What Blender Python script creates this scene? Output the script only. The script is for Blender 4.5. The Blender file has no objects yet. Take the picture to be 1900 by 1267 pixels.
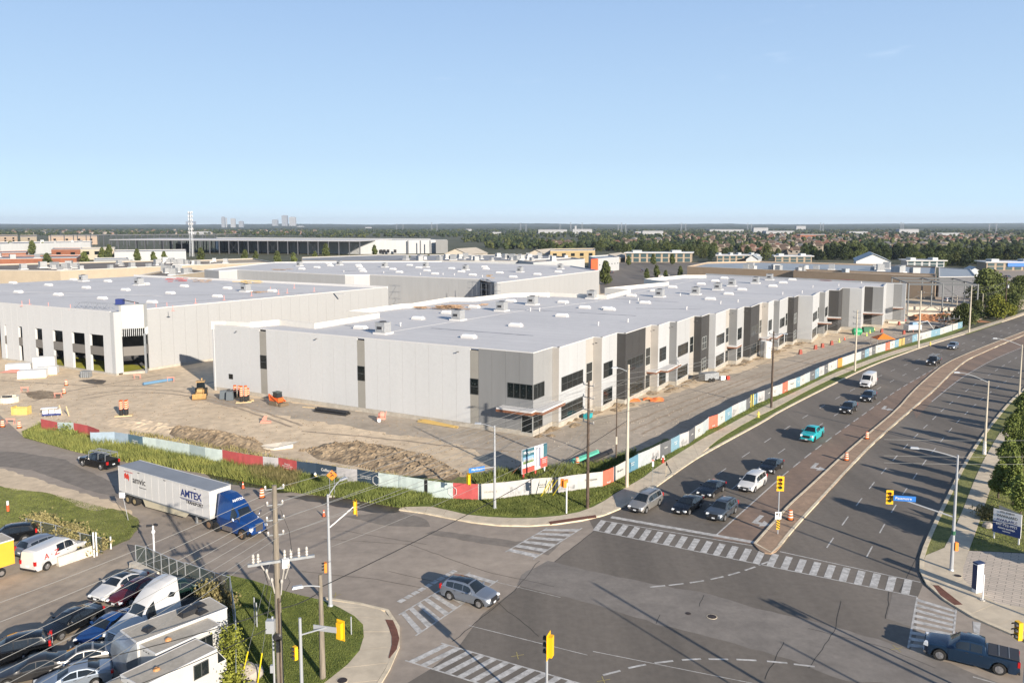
import bpy, bmesh, math, random
from mathutils import Vector, Matrix
from mathutils.geometry import tessellate_polygon
random.seed(7)
R = math.radians
SC = bpy.context.scene
COL = SC.collection

# ------------------------------------------------------------------ camera, sky, sun, exposure
FPX, HORIZON, CAM_H = 1480.0, 418.0, 31.0          # lens in picture pixels (1900 wide), horizon row, height over the ground
PITCH = math.atan(FPX / 14500.0)
PRIN = HORIZON + FPX * FPX / 14500.0                # row of the optical axis
cam_data = bpy.data.cameras.new('camera'); cam = bpy.data.objects.new('camera', cam_data); COL.objects.link(cam)
cam_data.sensor_width = 36.0
cam_data.lens = 36.0 * FPX / 1900.0
cam_data.shift_y = -(633.5 - PRIN) / 1900.0
cam_data.clip_start = 0.5; cam_data.clip_end = 40000
cam.location = (0, 0, CAM_H); cam.rotation_euler = (R(90) - PITCH, 0, 0)
SC.camera = cam

SUN_AZ, SUN_EL = 146.8, 18.4                        # degrees clockwise from the view direction; height over the horizon
world = bpy.data.worlds.new('World'); SC.world = world; world.use_nodes = True
wn = world.node_tree; wn.nodes.clear()
w_out = wn.nodes.new('ShaderNodeOutputWorld'); w_bg = wn.nodes.new('ShaderNodeBackground')
sky = wn.nodes.new('ShaderNodeTexSky'); sky.sky_type = 'NISHITA'; sky.sun_disc = False
sky.sun_elevation = R(SUN_EL); sky.sun_rotation = R(SUN_AZ)
sky.altitude = 200; sky.air_density = 1.0; sky.dust_density = 0.35; sky.ozone_density = 2.2
w_bg.inputs[1].default_value = 0.105
# thin cirrus: a noise over the sky direction
tc = wn.nodes.new('ShaderNodeTexCoord'); mp = wn.nodes.new('ShaderNodeMapping'); mp.inputs['Scale'].default_value = (1.3, 1.3, 7.0); mp.inputs['Location'].default_value = (.55, 0, .3)
cn = wn.nodes.new('ShaderNodeTexNoise'); cn.inputs['Scale'].default_value = 2.2; cn.inputs['Detail'].default_value = 9; cn.inputs['Roughness'].default_value = .6
cr = wn.nodes.new('ShaderNodeValToRGB'); cr.color_ramp.elements[0].position = .635; cr.color_ramp.elements[1].position = .85
cr.color_ramp.elements[1].color = (.35, .35, .35, 1)
cm = wn.nodes.new('ShaderNodeMix'); cm.data_type = 'RGBA'; cm.inputs['B'].default_value = (6.6, 7.2, 7.9, 1)
wn.links.new(tc.outputs['Generated'], mp.inputs[0]); wn.links.new(mp.outputs[0], cn.inputs[0])
wn.links.new(cn.outputs[0], cr.inputs[0]); wn.links.new(cr.outputs[0], cm.inputs['Factor'])
sep = wn.nodes.new('ShaderNodeSeparateXYZ'); wn.links.new(tc.outputs['Generated'], sep.inputs[0])
el = wn.nodes.new('ShaderNodeMapRange'); el.inputs[1].default_value = -.02; el.inputs[2].default_value = 1.; wn.links.new(sep.outputs['Z'], el.inputs[0])
gr = wn.nodes.new('ShaderNodeValToRGB'); e = gr.color_ramp.elements
e[0].position = 0.; e[0].color = (.64, .78, .88, 1); e[1].position = 1.; e[1].color = (.075, .115, .20, 1)
for p_, c_ in ((.02, (.66, .80, .92)), (.045, (.50, .70, .88)), (.10, (.425, .59, .775)), (.27, (.305, .45, .68)), (.5, (.12, .20, .36))):
    n_ = e.new(p_); n_.color = (*c_, 1)
wn.links.new(el.outputs[0], gr.inputs[0])
gs = wn.nodes.new('ShaderNodeVectorMath'); gs.operation = 'SCALE'; gs.inputs['Scale'].default_value = 7.2; wn.links.new(gr.outputs[0], gs.inputs[0])
mixs = wn.nodes.new('ShaderNodeMix'); mixs.data_type = 'RGBA'; mixs.inputs['Factor'].default_value = .92
wn.links.new(sky.outputs[0], mixs.inputs['A']); wn.links.new(gs.outputs[0], mixs.inputs['B']); wn.links.new(mixs.outputs['Result'], cm.inputs['A'])
wn.links.new(cm.outputs['Result'], w_bg.inputs[0]); wn.links.new(w_bg.outputs[0], w_out.inputs[0])

sd = bpy.data.lights.new('sun', 'SUN'); sun = bpy.data.objects.new('sun', sd); COL.objects.link(sun)
sd.energy = 5.0; sd.angle = R(0.5); sd.color = (1.0, .885, .735)
_d = Vector((math.sin(R(SUN_AZ)) * math.cos(R(SUN_EL)), math.cos(R(SUN_AZ)) * math.cos(R(SUN_EL)), math.sin(R(SUN_EL))))
sun.rotation_euler = _d.to_track_quat('Z', 'Y').to_euler()
SHD = (math.sin(R(SUN_AZ - 180)), math.cos(R(SUN_AZ - 180)))      # where shadows point
vs = SC.view_settings; vs.view_transform = 'Standard'; vs.look = 'None'; vs.gamma = 1; vs.use_curve_mapping = False
vs.exposure = 0.76
SC.render.engine = 'CYCLES'
SC.cycles.max_bounces = 5; SC.cycles.diffuse_bounces = 2; SC.cycles.glossy_bounces = 2; SC.cycles.transmission_bounces = 2
SC.cycles.transparent_max_bounces = 6; SC.cycles.volume_bounces = 0; SC.cycles.use_denoising = True
SC.cycles.sample_clamp_indirect = 4

# ------------------------------------------------------------------ surveying: picture pixel -> point at a given height
_c, _s = math.cos(PITCH), math.sin(PITCH)
def G(u, v, z=0.0):
    x = (u - 950.0) / FPX; y = -(v - PRIN) / FPX
    r = (x, _c + y * _s, -_s + y * _c)
    t = (z - CAM_H) / r[2]
    return (r[0] * t, r[1] * t)
def Px(x, y, z):
    dz = z - CAM_H; d = y * _c - dz * _s; up = y * _s + dz * _c
    return (950 + FPX * x / d, PRIN - FPX * up / d)
def W(pts, z=0.0): return [G(u, v, z) for u, v in pts]
def height_at(x, y, vt):
    lo, hi = -5.0, 200.0
    for _ in range(40):
        m = (lo + hi) / 2
        if Px(x, y, m)[1] > vt: lo = m
        else: hi = m
    return lo

# ------------------------------------------------------------------ materials
MATS = {}
def mat(name, col, rough=.8, metal=0., var=.0, scale=1., bump=0., bscale=None, col2=None, detail=4, spec=.5, emit=None, alpha=1., stretch=None, rot=0, var2=None, coat=0):
    if name in MATS: return MATS[name]
    m = bpy.data.materials.new(name); m.use_nodes = True; t = m.node_tree; b = t.nodes['Principled BSDF']
    b.inputs['Base Color'].default_value = (*col, 1); b.inputs['Roughness'].default_value = rough
    b.inputs['Metallic'].default_value = metal; b.inputs['Specular IOR Level'].default_value = spec
    if coat: b.inputs['Coat Weight'].default_value = coat; b.inputs['Coat Roughness'].default_value = .05
    if alpha < 1: b.inputs['Alpha'].default_value = alpha
    if emit: b.inputs['Emission Color'].default_value = (*emit[:3], 1); b.inputs['Emission Strength'].default_value = emit[3]
    if var or col2 or bump:
        c = t.nodes.new('ShaderNodeTexCoord'); mpn = t.nodes.new('ShaderNodeMapping'); t.links.new(c.outputs['Object'], mpn.inputs[0])
        if stretch: mpn.inputs['Scale'].default_value = stretch
        mpn.inputs['Rotation'].default_value = (0, 0, rot)
        n = t.nodes.new('ShaderNodeTexNoise'); n.inputs['Scale'].default_value = scale; n.inputs['Detail'].default_value = detail; n.inputs['Roughness'].default_value = .62
        t.links.new(mpn.outputs[0], n.inputs[0])
        c2 = col2 or tuple(x * (1 - var) for x in col); c1 = col if col2 else tuple(min(1, x * (1 + var)) for x in col)
        rp = t.nodes.new('ShaderNodeValToRGB'); rp.color_ramp.elements[0].position = .36; rp.color_ramp.elements[1].position = .64
        rp.color_ramp.elements[0].color = (*c2, 1); rp.color_ramp.elements[1].color = (*c1, 1)
        t.links.new(n.outputs[0], rp.inputs[0]); last = rp.outputs[0]
        if var2:                                     # (amount, scale): a second, coarser or finer blotch multiplied in
            n2 = t.nodes.new('ShaderNodeTexNoise'); n2.inputs['Scale'].default_value = var2[1]; n2.inputs['Detail'].default_value = 5; n2.inputs['Roughness'].default_value = .65
            t.links.new(c.outputs['Object'], n2.inputs[0])
            mr = t.nodes.new('ShaderNodeMapRange'); mr.inputs[1].default_value = .3; mr.inputs[2].default_value = .7
            mr.inputs[3].default_value = 1 - var2[0]; mr.inputs[4].default_value = 1 + var2[0]; t.links.new(n2.outputs[0], mr.inputs[0])
            mx = t.nodes.new('ShaderNodeVectorMath'); mx.operation = 'SCALE'; t.links.new(last, mx.inputs[0]); t.links.new(mr.outputs[0], mx.inputs['Scale']); last = mx.outputs[0]
        t.links.new(last, b.inputs['Base Color'])
        if bump:
            n3 = t.nodes.new('ShaderNodeTexNoise'); n3.inputs['Scale'].default_value = bscale or scale * 4; n3.inputs['Detail'].default_value = 4
            t.links.new(c.outputs['Object'], n3.inputs[0])
            bp = t.nodes.new('ShaderNodeBump'); bp.inputs['Strength'].default_value = min(1, bump); bp.inputs['Distance'].default_value = max(.02, bump * .1)
            t.links.new(n3.outputs[0], bp.inputs['Height']); t.links.new(bp.outputs[0], b.inputs['Normal'])
    MATS[name] = m
    return m

# ------------------------------------------------------------------ mesh building
class MB:
    def __init__(s): s.v = []; s.f = []
    def add(s, v, f):
        n = len(s.v); s.v += [tuple(p) for p in v]; s.f += [tuple(i + n for i in q) for q in f]; return s
    def box(s, c, size, rz=0., taper=1.):
        cx, cy, cz = c; hx, hy, hz = size[0] / 2, size[1] / 2, size[2] / 2; ca, sa = math.cos(rz), math.sin(rz); v = []
        for dz, k in ((-hz, 1.), (hz, taper)):
            for dx, dy in ((-hx, -hy), (hx, -hy), (hx, hy), (-hx, hy)):
                v.append((cx + dx * k * ca - dy * k * sa, cy + dx * k * sa + dy * k * ca, cz + dz))
        return s.add(v, [(3, 2, 1, 0), (4, 5, 6, 7), (0, 1, 5, 4), (1, 2, 6, 5), (2, 3, 7, 6), (3, 0, 4, 7)])
    def bar(s, a, b, r, r2=None, n=6):
        a = Vector(a); b = Vector(b); d = b - a
        if d.length < 1e-6: return s
        q = d.to_track_quat('Z', 'Y'); r2 = r if r2 is None else r2; v = []
        for p, rr in ((a, r), (b, r2)):
            for i in range(n):
                t = 2 * math.pi * (i + .5) / n; v.append(p + q @ Vector((math.cos(t) * rr, math.sin(t) * rr, 0)))
        f = [(i, (i + 1) % n, n + (i + 1) % n, n + i) for i in range(n)] + [tuple(range(n - 1, -1, -1)), tuple(range(n, 2 * n))]
        return s.add(v, f)
    def tube(s, pts, r, n=5):
        for a, b in zip(pts, pts[1:]): s.bar(a, b, r, n=n)
        return s
    def lathe(s, c, prof, n=12, axis='z'):
        v = []; m = len(prof)
        for r, h in prof:
            for i in range(n):
                t = 2 * math.pi * i / n; x, y = r * math.cos(t), r * math.sin(t)
                v.append((c[0] + x, c[1] + y, c[2] + h) if axis == 'z' else ((c[0] + x, c[1] + h, c[2] + y) if axis == 'y' else (c[0] + h, c[1] + x, c[2] + y)))
        f = [(j * n + i, j * n + (i + 1) % n, (j + 1) * n + (i + 1) % n, (j + 1) * n + i) for j in range(m - 1) for i in range(n)]
        f += [tuple(range(n - 1, -1, -1)), tuple((m - 1) * n + i for i in range(n))]
        return s.add(v, f)
    def quad(s, a, b, c, d): return s.add([a, b, c, d], [(0, 1, 2, 3)])
    def prism(s, poly, z0, z1):
        n = len(poly); A = sum(poly[i][0] * poly[(i + 1) % n][1] - poly[(i + 1) % n][0] * poly[i][1] for i in range(n))
        if A < 0: poly = poly[::-1]
        v = [(x, y, z0) for x, y in poly] + [(x, y, z1) for x, y in poly]
        f = [(i, (i + 1) % n, n + (i + 1) % n, n + i) for i in range(n)]
        k = len(s.v); s.add(v, f)
        for t in tessellate_polygon([[Vector((x, y, 0)) for x, y in poly]]):
            t = list(t); a, b, c = [poly[i] for i in t]
            if (b[0] - a[0]) * (c[1] - a[1]) - (b[1] - a[1]) * (c[0] - a[0]) < 0: t = t[::-1]
            s.f.append(tuple(k + n + i for i in t)); s.f.append(tuple(k + i for i in t[::-1]))
        return s
    def sheet(s, poly, z):
        k = len(s.v); s.v += [(x, y, z) for x, y in poly]
        for t in tessellate_polygon([[Vector((x, y, 0)) for x, y in poly]]):
            t = list(t); a, b, c = [poly[i] for i in t]
            if (b[0] - a[0]) * (c[1] - a[1]) - (b[1] - a[1]) * (c[0] - a[0]) < 0: t = t[::-1]
            s.f.append(tuple(k + i for i in t))
        return s
    def strip(s, A, B, za, zb=None):
        zb = za if zb is None else zb; n = len(A)
        return s.add([(x, y, za) for x, y in A] + [(x, y, zb) for x, y in B], [(i, n + i, n + i + 1, i + 1) for i in range(n - 1)])
    def mesh(s, name, m=None, smooth=False, off=(0, 0, 0)):
        me = bpy.data.meshes.new(name)
        v = s.v if off == (0, 0, 0) else [(a - off[0], b - off[1], c - off[2]) for a, b, c in s.v]
        me.from_pydata(v, [], s.f)
        if m: me.materials.append(m)
        if smooth: me.polygons.foreach_set('use_smooth', [True] * len(me.polygons))
        me.update(); return me
    def build(s, name, m, parent=None, smooth=False, world=False):
        off = tuple(root_of(parent).location) if (world and parent) else (0, 0, 0)
        o = bpy.data.objects.new(name, s.mesh(name, m, smooth, off)); COL.objects.link(o)
        if parent: o.parent = parent
        return o
def root_of(o):
    while o.parent: o = o.parent
    return o
def tag(o, label=None, cat=None, group=None, kind=None):
    if label: o['label'] = label
    if cat: o['category'] = cat
    if group: o['group'] = group
    if kind: o['kind'] = kind
    return o
def thing(name, label, cat, loc=(0, 0, 0), rz=0., group=None):
    o = bpy.data.objects.new(name, None); COL.objects.link(o); o.empty_display_size = .3
    o.location = (loc[0], loc[1], loc[2] if len(loc) > 2 else 0.); o.rotation_euler = (0, 0, rz)
    return tag(o, label, cat, group)
def struct(name, mb, m, parent=None, kind='structure', **k):
    o = mb.build(name, m, parent, **k)
    if not parent: o['kind'] = kind
    return o
def dup(root, loc, rz=0., label=None, scale=None, group=None):
    r = root.copy(); COL.objects.link(r); r.location = (loc[0], loc[1], loc[2] if len(loc) > 2 else 0.); r.rotation_euler = (0, 0, rz)
    if scale: r.scale = (scale, scale, scale) if not isinstance(scale, tuple) else scale
    if label: r['label'] = label
    if group: r['group'] = group
    for ch in list(root.children):
        c = ch.copy(); COL.objects.link(c); c.parent = r
        for g in ch.children:
            d = g.copy(); COL.objects.link(d); d.parent = c
    return r
def text(s, size, m, name, parent, loc, rot, depth=.004, align='CENTER', bold=0.):
    cu = bpy.data.curves.new(name, 'FONT'); cu.body = s; cu.size = size; cu.extrude = depth; cu.align_x = align; cu.align_y = 'CENTER'; cu.resolution_u = 2; cu.offset = bold
    t = bpy.data.objects.new('tmp', cu); me = bpy.data.meshes.new_from_object(t); bpy.data.objects.remove(t); bpy.data.curves.remove(cu)
    me.materials.clear(); me.materials.append(m); me.name = name
    o = bpy.data.objects.new(name, me); COL.objects.link(o); o.location = loc; o.rotation_euler = rot
    if parent: o.parent = parent
    return o

def resample(pts, step):
    out = [pts[0]]; acc = 0.
    for a, b in zip(pts, pts[1:]):
        L = math.dist(a, b)
        if L < 1e-9: continue
        d = step - acc
        while d <= L:
            t = d / L; out.append((a[0] + (b[0] - a[0]) * t, a[1] + (b[1] - a[1]) * t)); d += step
        acc = (acc + L) % step if L + acc >= step else acc + L
    if math.dist(out[-1], pts[-1]) > .05: out.append(pts[-1])
    return out
def smooth(pts, k=2):
    for _ in range(k):
        q = [pts[0]]
        for a, b in zip(pts, pts[1:]):
            q.append((a[0] * .75 + b[0] * .25, a[1] * .75 + b[1] * .25)); q.append((a[0] * .25 + b[0] * .75, a[1] * .25 + b[1] * .75))
        q.append(pts[-1]); pts = q
    return pts
def offset(pts, d):                     # to the left of travel for d > 0
    out = []
    for i, p in enumerate(pts):
        a = pts[max(0, i - 1)]; b = pts[min(len(pts) - 1, i + 1)]; L = math.dist(a, b) or 1
        out.append((p[0] - (b[1] - a[1]) / L * d, p[1] + (b[0] - a[0]) / L * d))
    return out
def smoothstep(a, b, x):
    t = max(0, min(1, (x - a) / (b - a))); return t * t * (3 - 2 * t)
# ------------------------------------------------------------------ ground, roads, kerbs
from mathutils import noise as mn
def jag(poly, amp, step=1.5, seed=3):
    rr = random.Random(seed); q = resample(list(poly) + [poly[0]], step)
    return [(x + rr.uniform(-amp, amp), y + rr.uniform(-amp, amp)) for x, y in q[:-1]]
m_soil = mat('field soil', (.085, .085, .045), .95, col2=(.045, .055, .025), scale=.02, detail=8, var2=(.3, .4))
m_dirt = mat('packed dirt', (.67, .54, .385), .95, col2=(.53, .425, .30), scale=.06, detail=10, bump=.5, bscale=1.3, stretch=(1, .35, 1), rot=R(25), var2=(.22, .55))
m_dirt2 = mat('dug earth', (.35, .27, .18), .95, col2=(.17, .125, .08), scale=.5, detail=8, bump=1, bscale=3, var2=(.3, 2.5))
m_gravel = mat('grey gravel', (.43, .37, .30), .95, col2=(.325, .28, .225), scale=.12, detail=10, bump=.4, bscale=5, var2=(.16, .9))
m_asph = mat('main road asphalt', (0.182, 0.159, 0.135), .88, col2=(0.124, 0.109, 0.093), scale=.16, detail=9, stretch=(1.0, .05, 1), rot=R(37), bump=.12, bscale=14, var2=(.12, 1.6))
m_asph_far = mat('side road asphalt', (.345, .293, .243), .9, col2=(.265, .226, .19), scale=.13, detail=10, stretch=(.22, 1.0, 1), rot=R(28), bump=.12, bscale=12, var2=(.14, .8))
m_patch = mat('worn light asphalt', (.235, .212, .19), .9, col2=(.175, .158, .142), scale=.35, detail=10, bump=.15, bscale=10, var2=(.10, 2))
m_patchd = mat('newer dark asphalt', (.20, .175, .15), .9, var=.14, scale=.8, bump=.1, bscale=10)
m_red = mat('reddish brown asphalt', (0.245, 0.172, 0.129), .9, col2=(0.171, 0.125, 0.097), scale=.25, detail=9, stretch=(1, .15, 1), rot=R(37), bump=.1, bscale=12, var2=(.13, 1.2))
m_paver = mat('brown median pavers', (0.378, 0.260, 0.178), .9, col2=(0.266, 0.189, 0.132), scale=.5, detail=9, bump=.3, bscale=9, var2=(.16, 2.5))
m_lot = mat('lot ground', (0.405, 0.338, 0.263), .92, col2=(0.284, 0.237, 0.190), scale=.16, detail=10, stretch=(.5, 1, 1), rot=R(-35), bump=.2, bscale=6, var2=(.15, .8))
m_conc = mat('pavement concrete', (0.546, 0.469, 0.358), .85, var=.10, scale=.8, bump=.1, bscale=9, var2=(.08, .12))
m_kerb = mat('kerb concrete', (0.611, 0.525, 0.391), .85, var=.16, scale=1.2, bump=.15, bscale=6)
m_paint = mat('road paint', (.60, .59, .57), .7, col2=(.33, .32, .305), scale=1.9, detail=8)
m_grass = mat('verge grass', (0.158, 0.188, 0.028), .95, col2=(0.083, 0.115, 0.016), scale=.7, detail=9, bump=1, bscale=7, var2=(.3, 3.2))
m_grassd = mat('dry lawn', (.225, .225, .07), .95, col2=(.13, .145, .04), scale=.35, detail=9, bump=1, bscale=7, var2=(.3, 2.5))
m_mud = mat('damp mud', (.105, .085, .066), .5, col2=(.055, .047, .04), scale=.5, detail=8, bump=.3, bscale=4, spec=.6)
m_tactile = mat('rusty tactile plate', (.15, .062, .04), .8, var=.2, scale=3)
m_water = mat('standing water', (.03, .03, .028), .08, spec=.8)

struct('ground', MB().sheet([(-15000, -200), (15000, -200), (15000, 16000), (-15000, 16000)], -.06), m_soil)
far = [(230, 330), (140, 340), (60, 420), (-60, 470), (-330, 420), (-420, 200), (-140, 108)]
left_edge = W([(-330, 800), (0, 806), (44, 818), (60, 800), (76, 786), (140, 800), (240, 820), (412, 848), (560, 886), (740, 906), (890, 926), (985, 918), (1118, 900), (1167, 874), (1245, 834), (1315, 795), (1384, 761), (1441, 733), (1500, 705), (1584, 673), (1668, 643), (1785, 606), (1830, 589)])
struct('construction_yard', MB().sheet(far[::-1][0:1] + left_edge + far[:-2], 0.0), m_dirt)
apron = W([(960, 880), (860, 826), (700, 800), (600, 785), (500, 768), (420, 752), (350, 738), (352, 724), (389, 728), (700, 766), (990, 808), (1160, 760), (1400, 682), (1680, 598), (1770, 596), (1740, 612), (1600, 655), (1500, 693), (1384, 748), (1250, 815), (1165, 860), (1118, 884), (985, 897)])
struct('gravel_apron', MB().sheet(jag(apron, .7), .006), m_gravel)
# far yards between and behind the big buildings
struct('rear_yard', MB().sheet([(-62, 150), (-20, 240), (60, 330), (110, 330), (-40, 215)], .004), m_gravel)

def curvy(px, z=0., k=1): return smooth(W(px, z), k)
kerb_w = [(740, 947), (788, 953), (822, 960.6), (858, 967), (897, 974.4), (929, 976.5), (975, 977.6), (1018, 975.5), (1061, 970), (1104, 962.7), (1151, 946.7), (1213, 908), (1249, 881.7), (1292, 852), (1334, 828.4), (1377, 805), (1420, 781.6), (1445, 765.5), (1494, 740), (1542, 716), (1590, 692), (1626, 675.8), (1668, 660), (1710, 645.3), (1763, 628.4), (1795, 619), (1837, 605.3), (1879, 591.6), (1900, 584.6)]
KW = curvy(kerb_w); a, b = KW[-4], KW[-1]; KW.append((b[0] + (b[0] - a[0]) * 9, b[1] + (b[1] - a[1]) * 8))
kerb_e = [(1905, 1190), (1851, 1168), (1805, 1147.8), (1773.8, 1129.6), (1742, 1107.8), (1716, 1084), (1705, 1064), (1706, 1033), (1715, 1010), (1732, 971), (1753.6, 927.5), (1787.7, 859), (1826, 802), (1871, 746.4), (1898, 723)]
KE = curvy(kerb_e); a, b = KE[-5], KE[-1]
for k in range(1, 12): KE.append((b[0] + (b[0] - a[0]) * k * 2.2, b[1] + (b[1] - a[1]) * k * (2.2 - .03 * k)))
KE.insert(0, (KE[0][0] + 60, KE[0][1] - 32))
# side road (light) under everything, main road (dark) across it
side = W([(-700, 790), (-200, 770), (0, 770), (44, 810), (144, 838), (380, 878), (489, 900), (617, 921), (740, 940), (1104, 958), (1705, 1075), (1905, 1195)]) + [(110, 25), (110, 5), (20, 18), (-15, 42), (-28, 60), (-42, 62), (-70, 70), (-200, 95)]
struct('side_road', MB().sheet(side, .004), m_asph_far)
main = KW[KW.index(min(KW, key=lambda p: math.dist(p, G(1104, 962.7)))):] + [(KE[-1][0], KE[-1][1])] + KE[::-1][1:-10] + W([(1712, 1085), (1702, 1110), (1700, 1180), (1660, 1267)]) + [(10, 22), (-12, 30), (-22, 40)] + W([(755, 1267), (800, 1240), (849, 1202), (895, 1139), (953, 1096), (1028, 1042), (1103, 984)])
struct('main_road', MB().sheet(main, .009), m_asph)
road = bpy.data.objects['main_road']
struct('worn_patch', MB().sheet(jag(W([(1018, 1040), (1060, 1050), (1100, 1060), (1185, 1078), (1306, 1100), (1415, 1131), (1500, 1150), (1640, 1190), (1760, 1230), (1900, 1285), (1560, 1262), (1463, 1222), (1330, 1184), (1221, 1158), (1100, 1120), (960, 1085), (965, 1066)]), .12, 1.), .013), m_patch)
struct('road_patch', MB().sheet(W([(1656, 1099), (1703, 1107), (1696, 1165), (1645, 1147)]), .014), m_patch)
struct('road_patch', MB().sheet(jag(W([(790, 990), (808, 983), (965, 1005), (1060, 985), (1018, 1030), (950, 1016), (905, 1010)]), .08, 1.), .013), m_patchd)
struct('road_patch', MB().sheet(jag(W([(640, 958), (735, 948), (790, 962), (800, 978), (720, 976)]), .08, 1.), .012), m_patchd)
struct('road_patch', MB().sheet(jag(W([(-60, 835), (30, 838), (120, 852), (150, 868), (205, 893), (225, 925), (150, 905), (60, 872), (-60, 858)]), .1, 1.), .012), m_patchd)
struct('damp_shoulder', MB().sheet(jag(W([(531, 920), (600, 918), (700, 930), (745, 942), (738, 951), (690, 952), (620, 939), (556, 926)]), .2, .8), .016), m_mud)
struct('puddle', MB().sheet(jag(W([(380, 878), (432, 883), (470, 893), (520, 906), (545, 912), (520, 915), (470, 906), (400, 893)]), .2, .8), .018), m_water)
struct('damp_stain', MB().sheet(jag(W([(480, 1040), (500, 1043), (516, 1052), (515, 1066), (495, 1062), (478, 1052)]), .15, .6), .015), m_mud)
struct('dusty_shoulder', MB().sheet(jag(W([(-60, 875), (0, 868), (82, 893), (150, 915), (210, 930), (255, 958), (262, 975), (236, 950), (205, 945), (148, 947), (92, 918), (0, 905), (-60, 900)]), .25, .8), .015), m_dirt)
# turn lanes in reddish asphalt
tl = [(1330, 991.5), (1438.8, 895.6), (1449.5, 885), (1500, 843.5), (1557, 801), (1619, 757), (1643, 738), (1686, 711), (1723, 690), (1742, 679.5)]
med_l = [(1398, 1009.6), (1441, 961.6), (1462, 938), (1500, 904), (1564, 844.4), (1608.7, 806), (1664, 760), (1689.5, 729.5), (1721, 700), (1752.6, 674.7), (1794.7, 655.8), (1836.8, 639), (1887, 620), (1905, 613)]
med_r = [(1449, 1014), (1473, 983), (1500, 953.5), (1532, 919), (1604, 840), (1649, 798.6), (1693.7, 760), (1735.8, 724), (1767, 691.6), (1794.7, 668.4), (1816, 659), (1858, 640), (1891.6, 626.3), (1906, 620)]
struct('turn_lane', MB().sheet(W([(1322, 998)] + tl) + W(med_l[:9][::-1]), .013), m_red)
rl = [(1700, 776), (1729, 745), (1780, 703), (1824, 677), (1858, 660), (1896, 645), (1960, 620)]
struct('turn_lane', MB().sheet(W(rl) + W([(1960, 600), (1906, 620)] + med_r[6:][::-1][1:]), .013), m_red)

def kerb(pts, w, h, name='kerb', m=None, z0=-.02):
    """a kerb as a row of cast lengths, each its own object"""
    pts = resample(pts, 3.0); A = pts; B = offset(pts, w); mb = MB()
    for i in range(len(A) - 1): mb.prism([A[i], A[i + 1], B[i + 1], B[i]], z0, h)
    return struct(name, mb, m or m_kerb)
kerb(KW, .38, .14); kerb(KE, -.38, .14)
# median island
ML, MR = curvy(med_l), curvy(med_r)
tip = W([(1402.9, 1015.7), (1409, 1022), (1419, 1027), (1430, 1028.5), (1440, 1024)])
for q in (ML, MR):
    a, b = q[-4], q[-1]; q += [(b[0] + (b[0] - a[0]) * k, b[1] + (b[1] - a[1]) * k) for k in (4, 9, 15)]
isl = ML[::-1] + tip + MR
med = struct('median_island', MB().prism(isl, -.02, .13), m_paver)
kerb(ML, -.25, .155); kerb([ML[0]] + tip + [MR[0]], .22, .152); kerb(MR, .3, .155)

# pavement slabs
def slabs(L, Rr, step, z, name, parent, gap=.03, m=None, mx=400, thick=.1):
    n = max(2, int(sum(math.dist(a, b) for a, b in zip(L, L[1:])) / step))
    def at(P, t):
        T = sum(math.dist(a, b) for a, b in zip(P, P[1:])) * t
        for a, b in zip(P, P[1:]):
            d = math.dist(a, b)
            if T <= d or b is P[-1]: k = T / d if d else 0; return (a[0] + (b[0] - a[0]) * k, a[1] + (b[1] - a[1]) * k)
            T -= d
    e = gap / step / 2; rr = random.Random(n)
    for i in range(min(n, mx)):
        t0, t1 = (i / n) + e / n, ((i + 1) / n) - e / n
        MB().prism([at(L, t0), at(L, t1), at(Rr, t1), at(Rr, t0)], z - thick, z + rr.uniform(-.006, .006)).build(name, m or m_conc, parent)
walk = tag(struct('pavement', MB().sheet(offset(KW, .40) + [(p) for p in offset(KW, 2.2)[::-1]], .05), m_kerb))
in1 = [(750, 940), (803, 939), (839, 948), (869, 955), (920, 959.5), (965, 961), (1014, 959.5), (1061, 953), (1091, 944.6), (1120, 929.7), (1138, 917), (1164, 902), (1191.6, 887), (1211, 872), (1236, 855)]
KWo = offset(KW, .40)
def cut(P, a, b):
    i = P.index(min(P, key=lambda p: math.dist(p, a))); j = P.index(min(P, key=lambda p: math.dist(p, b)))
    return P[i:j + 1] if i <= j else P[j:i + 1]
slabs(cut(KWo, G(760, 950), G(1249, 882)), W(in1, .13), 2.2, .13, 'paving_slab', walk)
sw_hi = [(1236, 855), (1270.5, 833.8), (1309, 810), (1334, 797.5), (1377, 774), (1420, 752), (1468, 730), (1500, 714.5), (1542, 694), (1584, 677.5), (1626, 662), (1668, 647.6), (1701, 639.5), (1742, 628.5), (1766, 621.4), (1789.5, 613.8), (1837, 600), (1860.6, 592.5), (1900, 578.5)]
sw_lo = [(1249, 880.5), (1286, 854), (1315, 829), (1336, 812), (1390, 780), (1437, 757.5), (1500, 723), (1542, 702.5), (1584, 685.5), (1626, 669), (1668.4, 654.5), (1710.5, 642.7), (1766, 626.8), (1790, 619), (1837, 604), (1860, 596), (1900, 582)]
slabs(smooth(W(sw_lo, .13), 1), smooth(W(sw_hi, .13), 1), 1.9, .13, 'paving_slab', walk)
struct('grass_verge', MB().sheet(W(sw_lo[2:13], .14) + [p for p in cut(offset(KW, .38), G(1766, 627), G(1315, 840))][::-1], .10), m_grass)
struct('grass_verge', MB().sheet(W(sw_lo[13:16], .14) + W([(1858, 599.5), (1837, 606), (1795, 620.5)], .1), .10), m_grass)
fence_foot = [(560, 885), (740, 905), (890, 925), (985, 916), (1118, 898), (1141, 889), (1167, 872), (1245, 832), (1315, 793), (1384, 759), (1441, 731), (1500, 703), (1584, 671), (1668, 641.5), (1755, 617.5), (1800, 604)]
struct('grass_verge', MB().sheet(W(fence_foot) + W(sw_hi[::-1][4:], .12) + W(in1[::-1], .12) + W([(740, 938), (560, 915)], .05), .112), m_grass)
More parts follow.
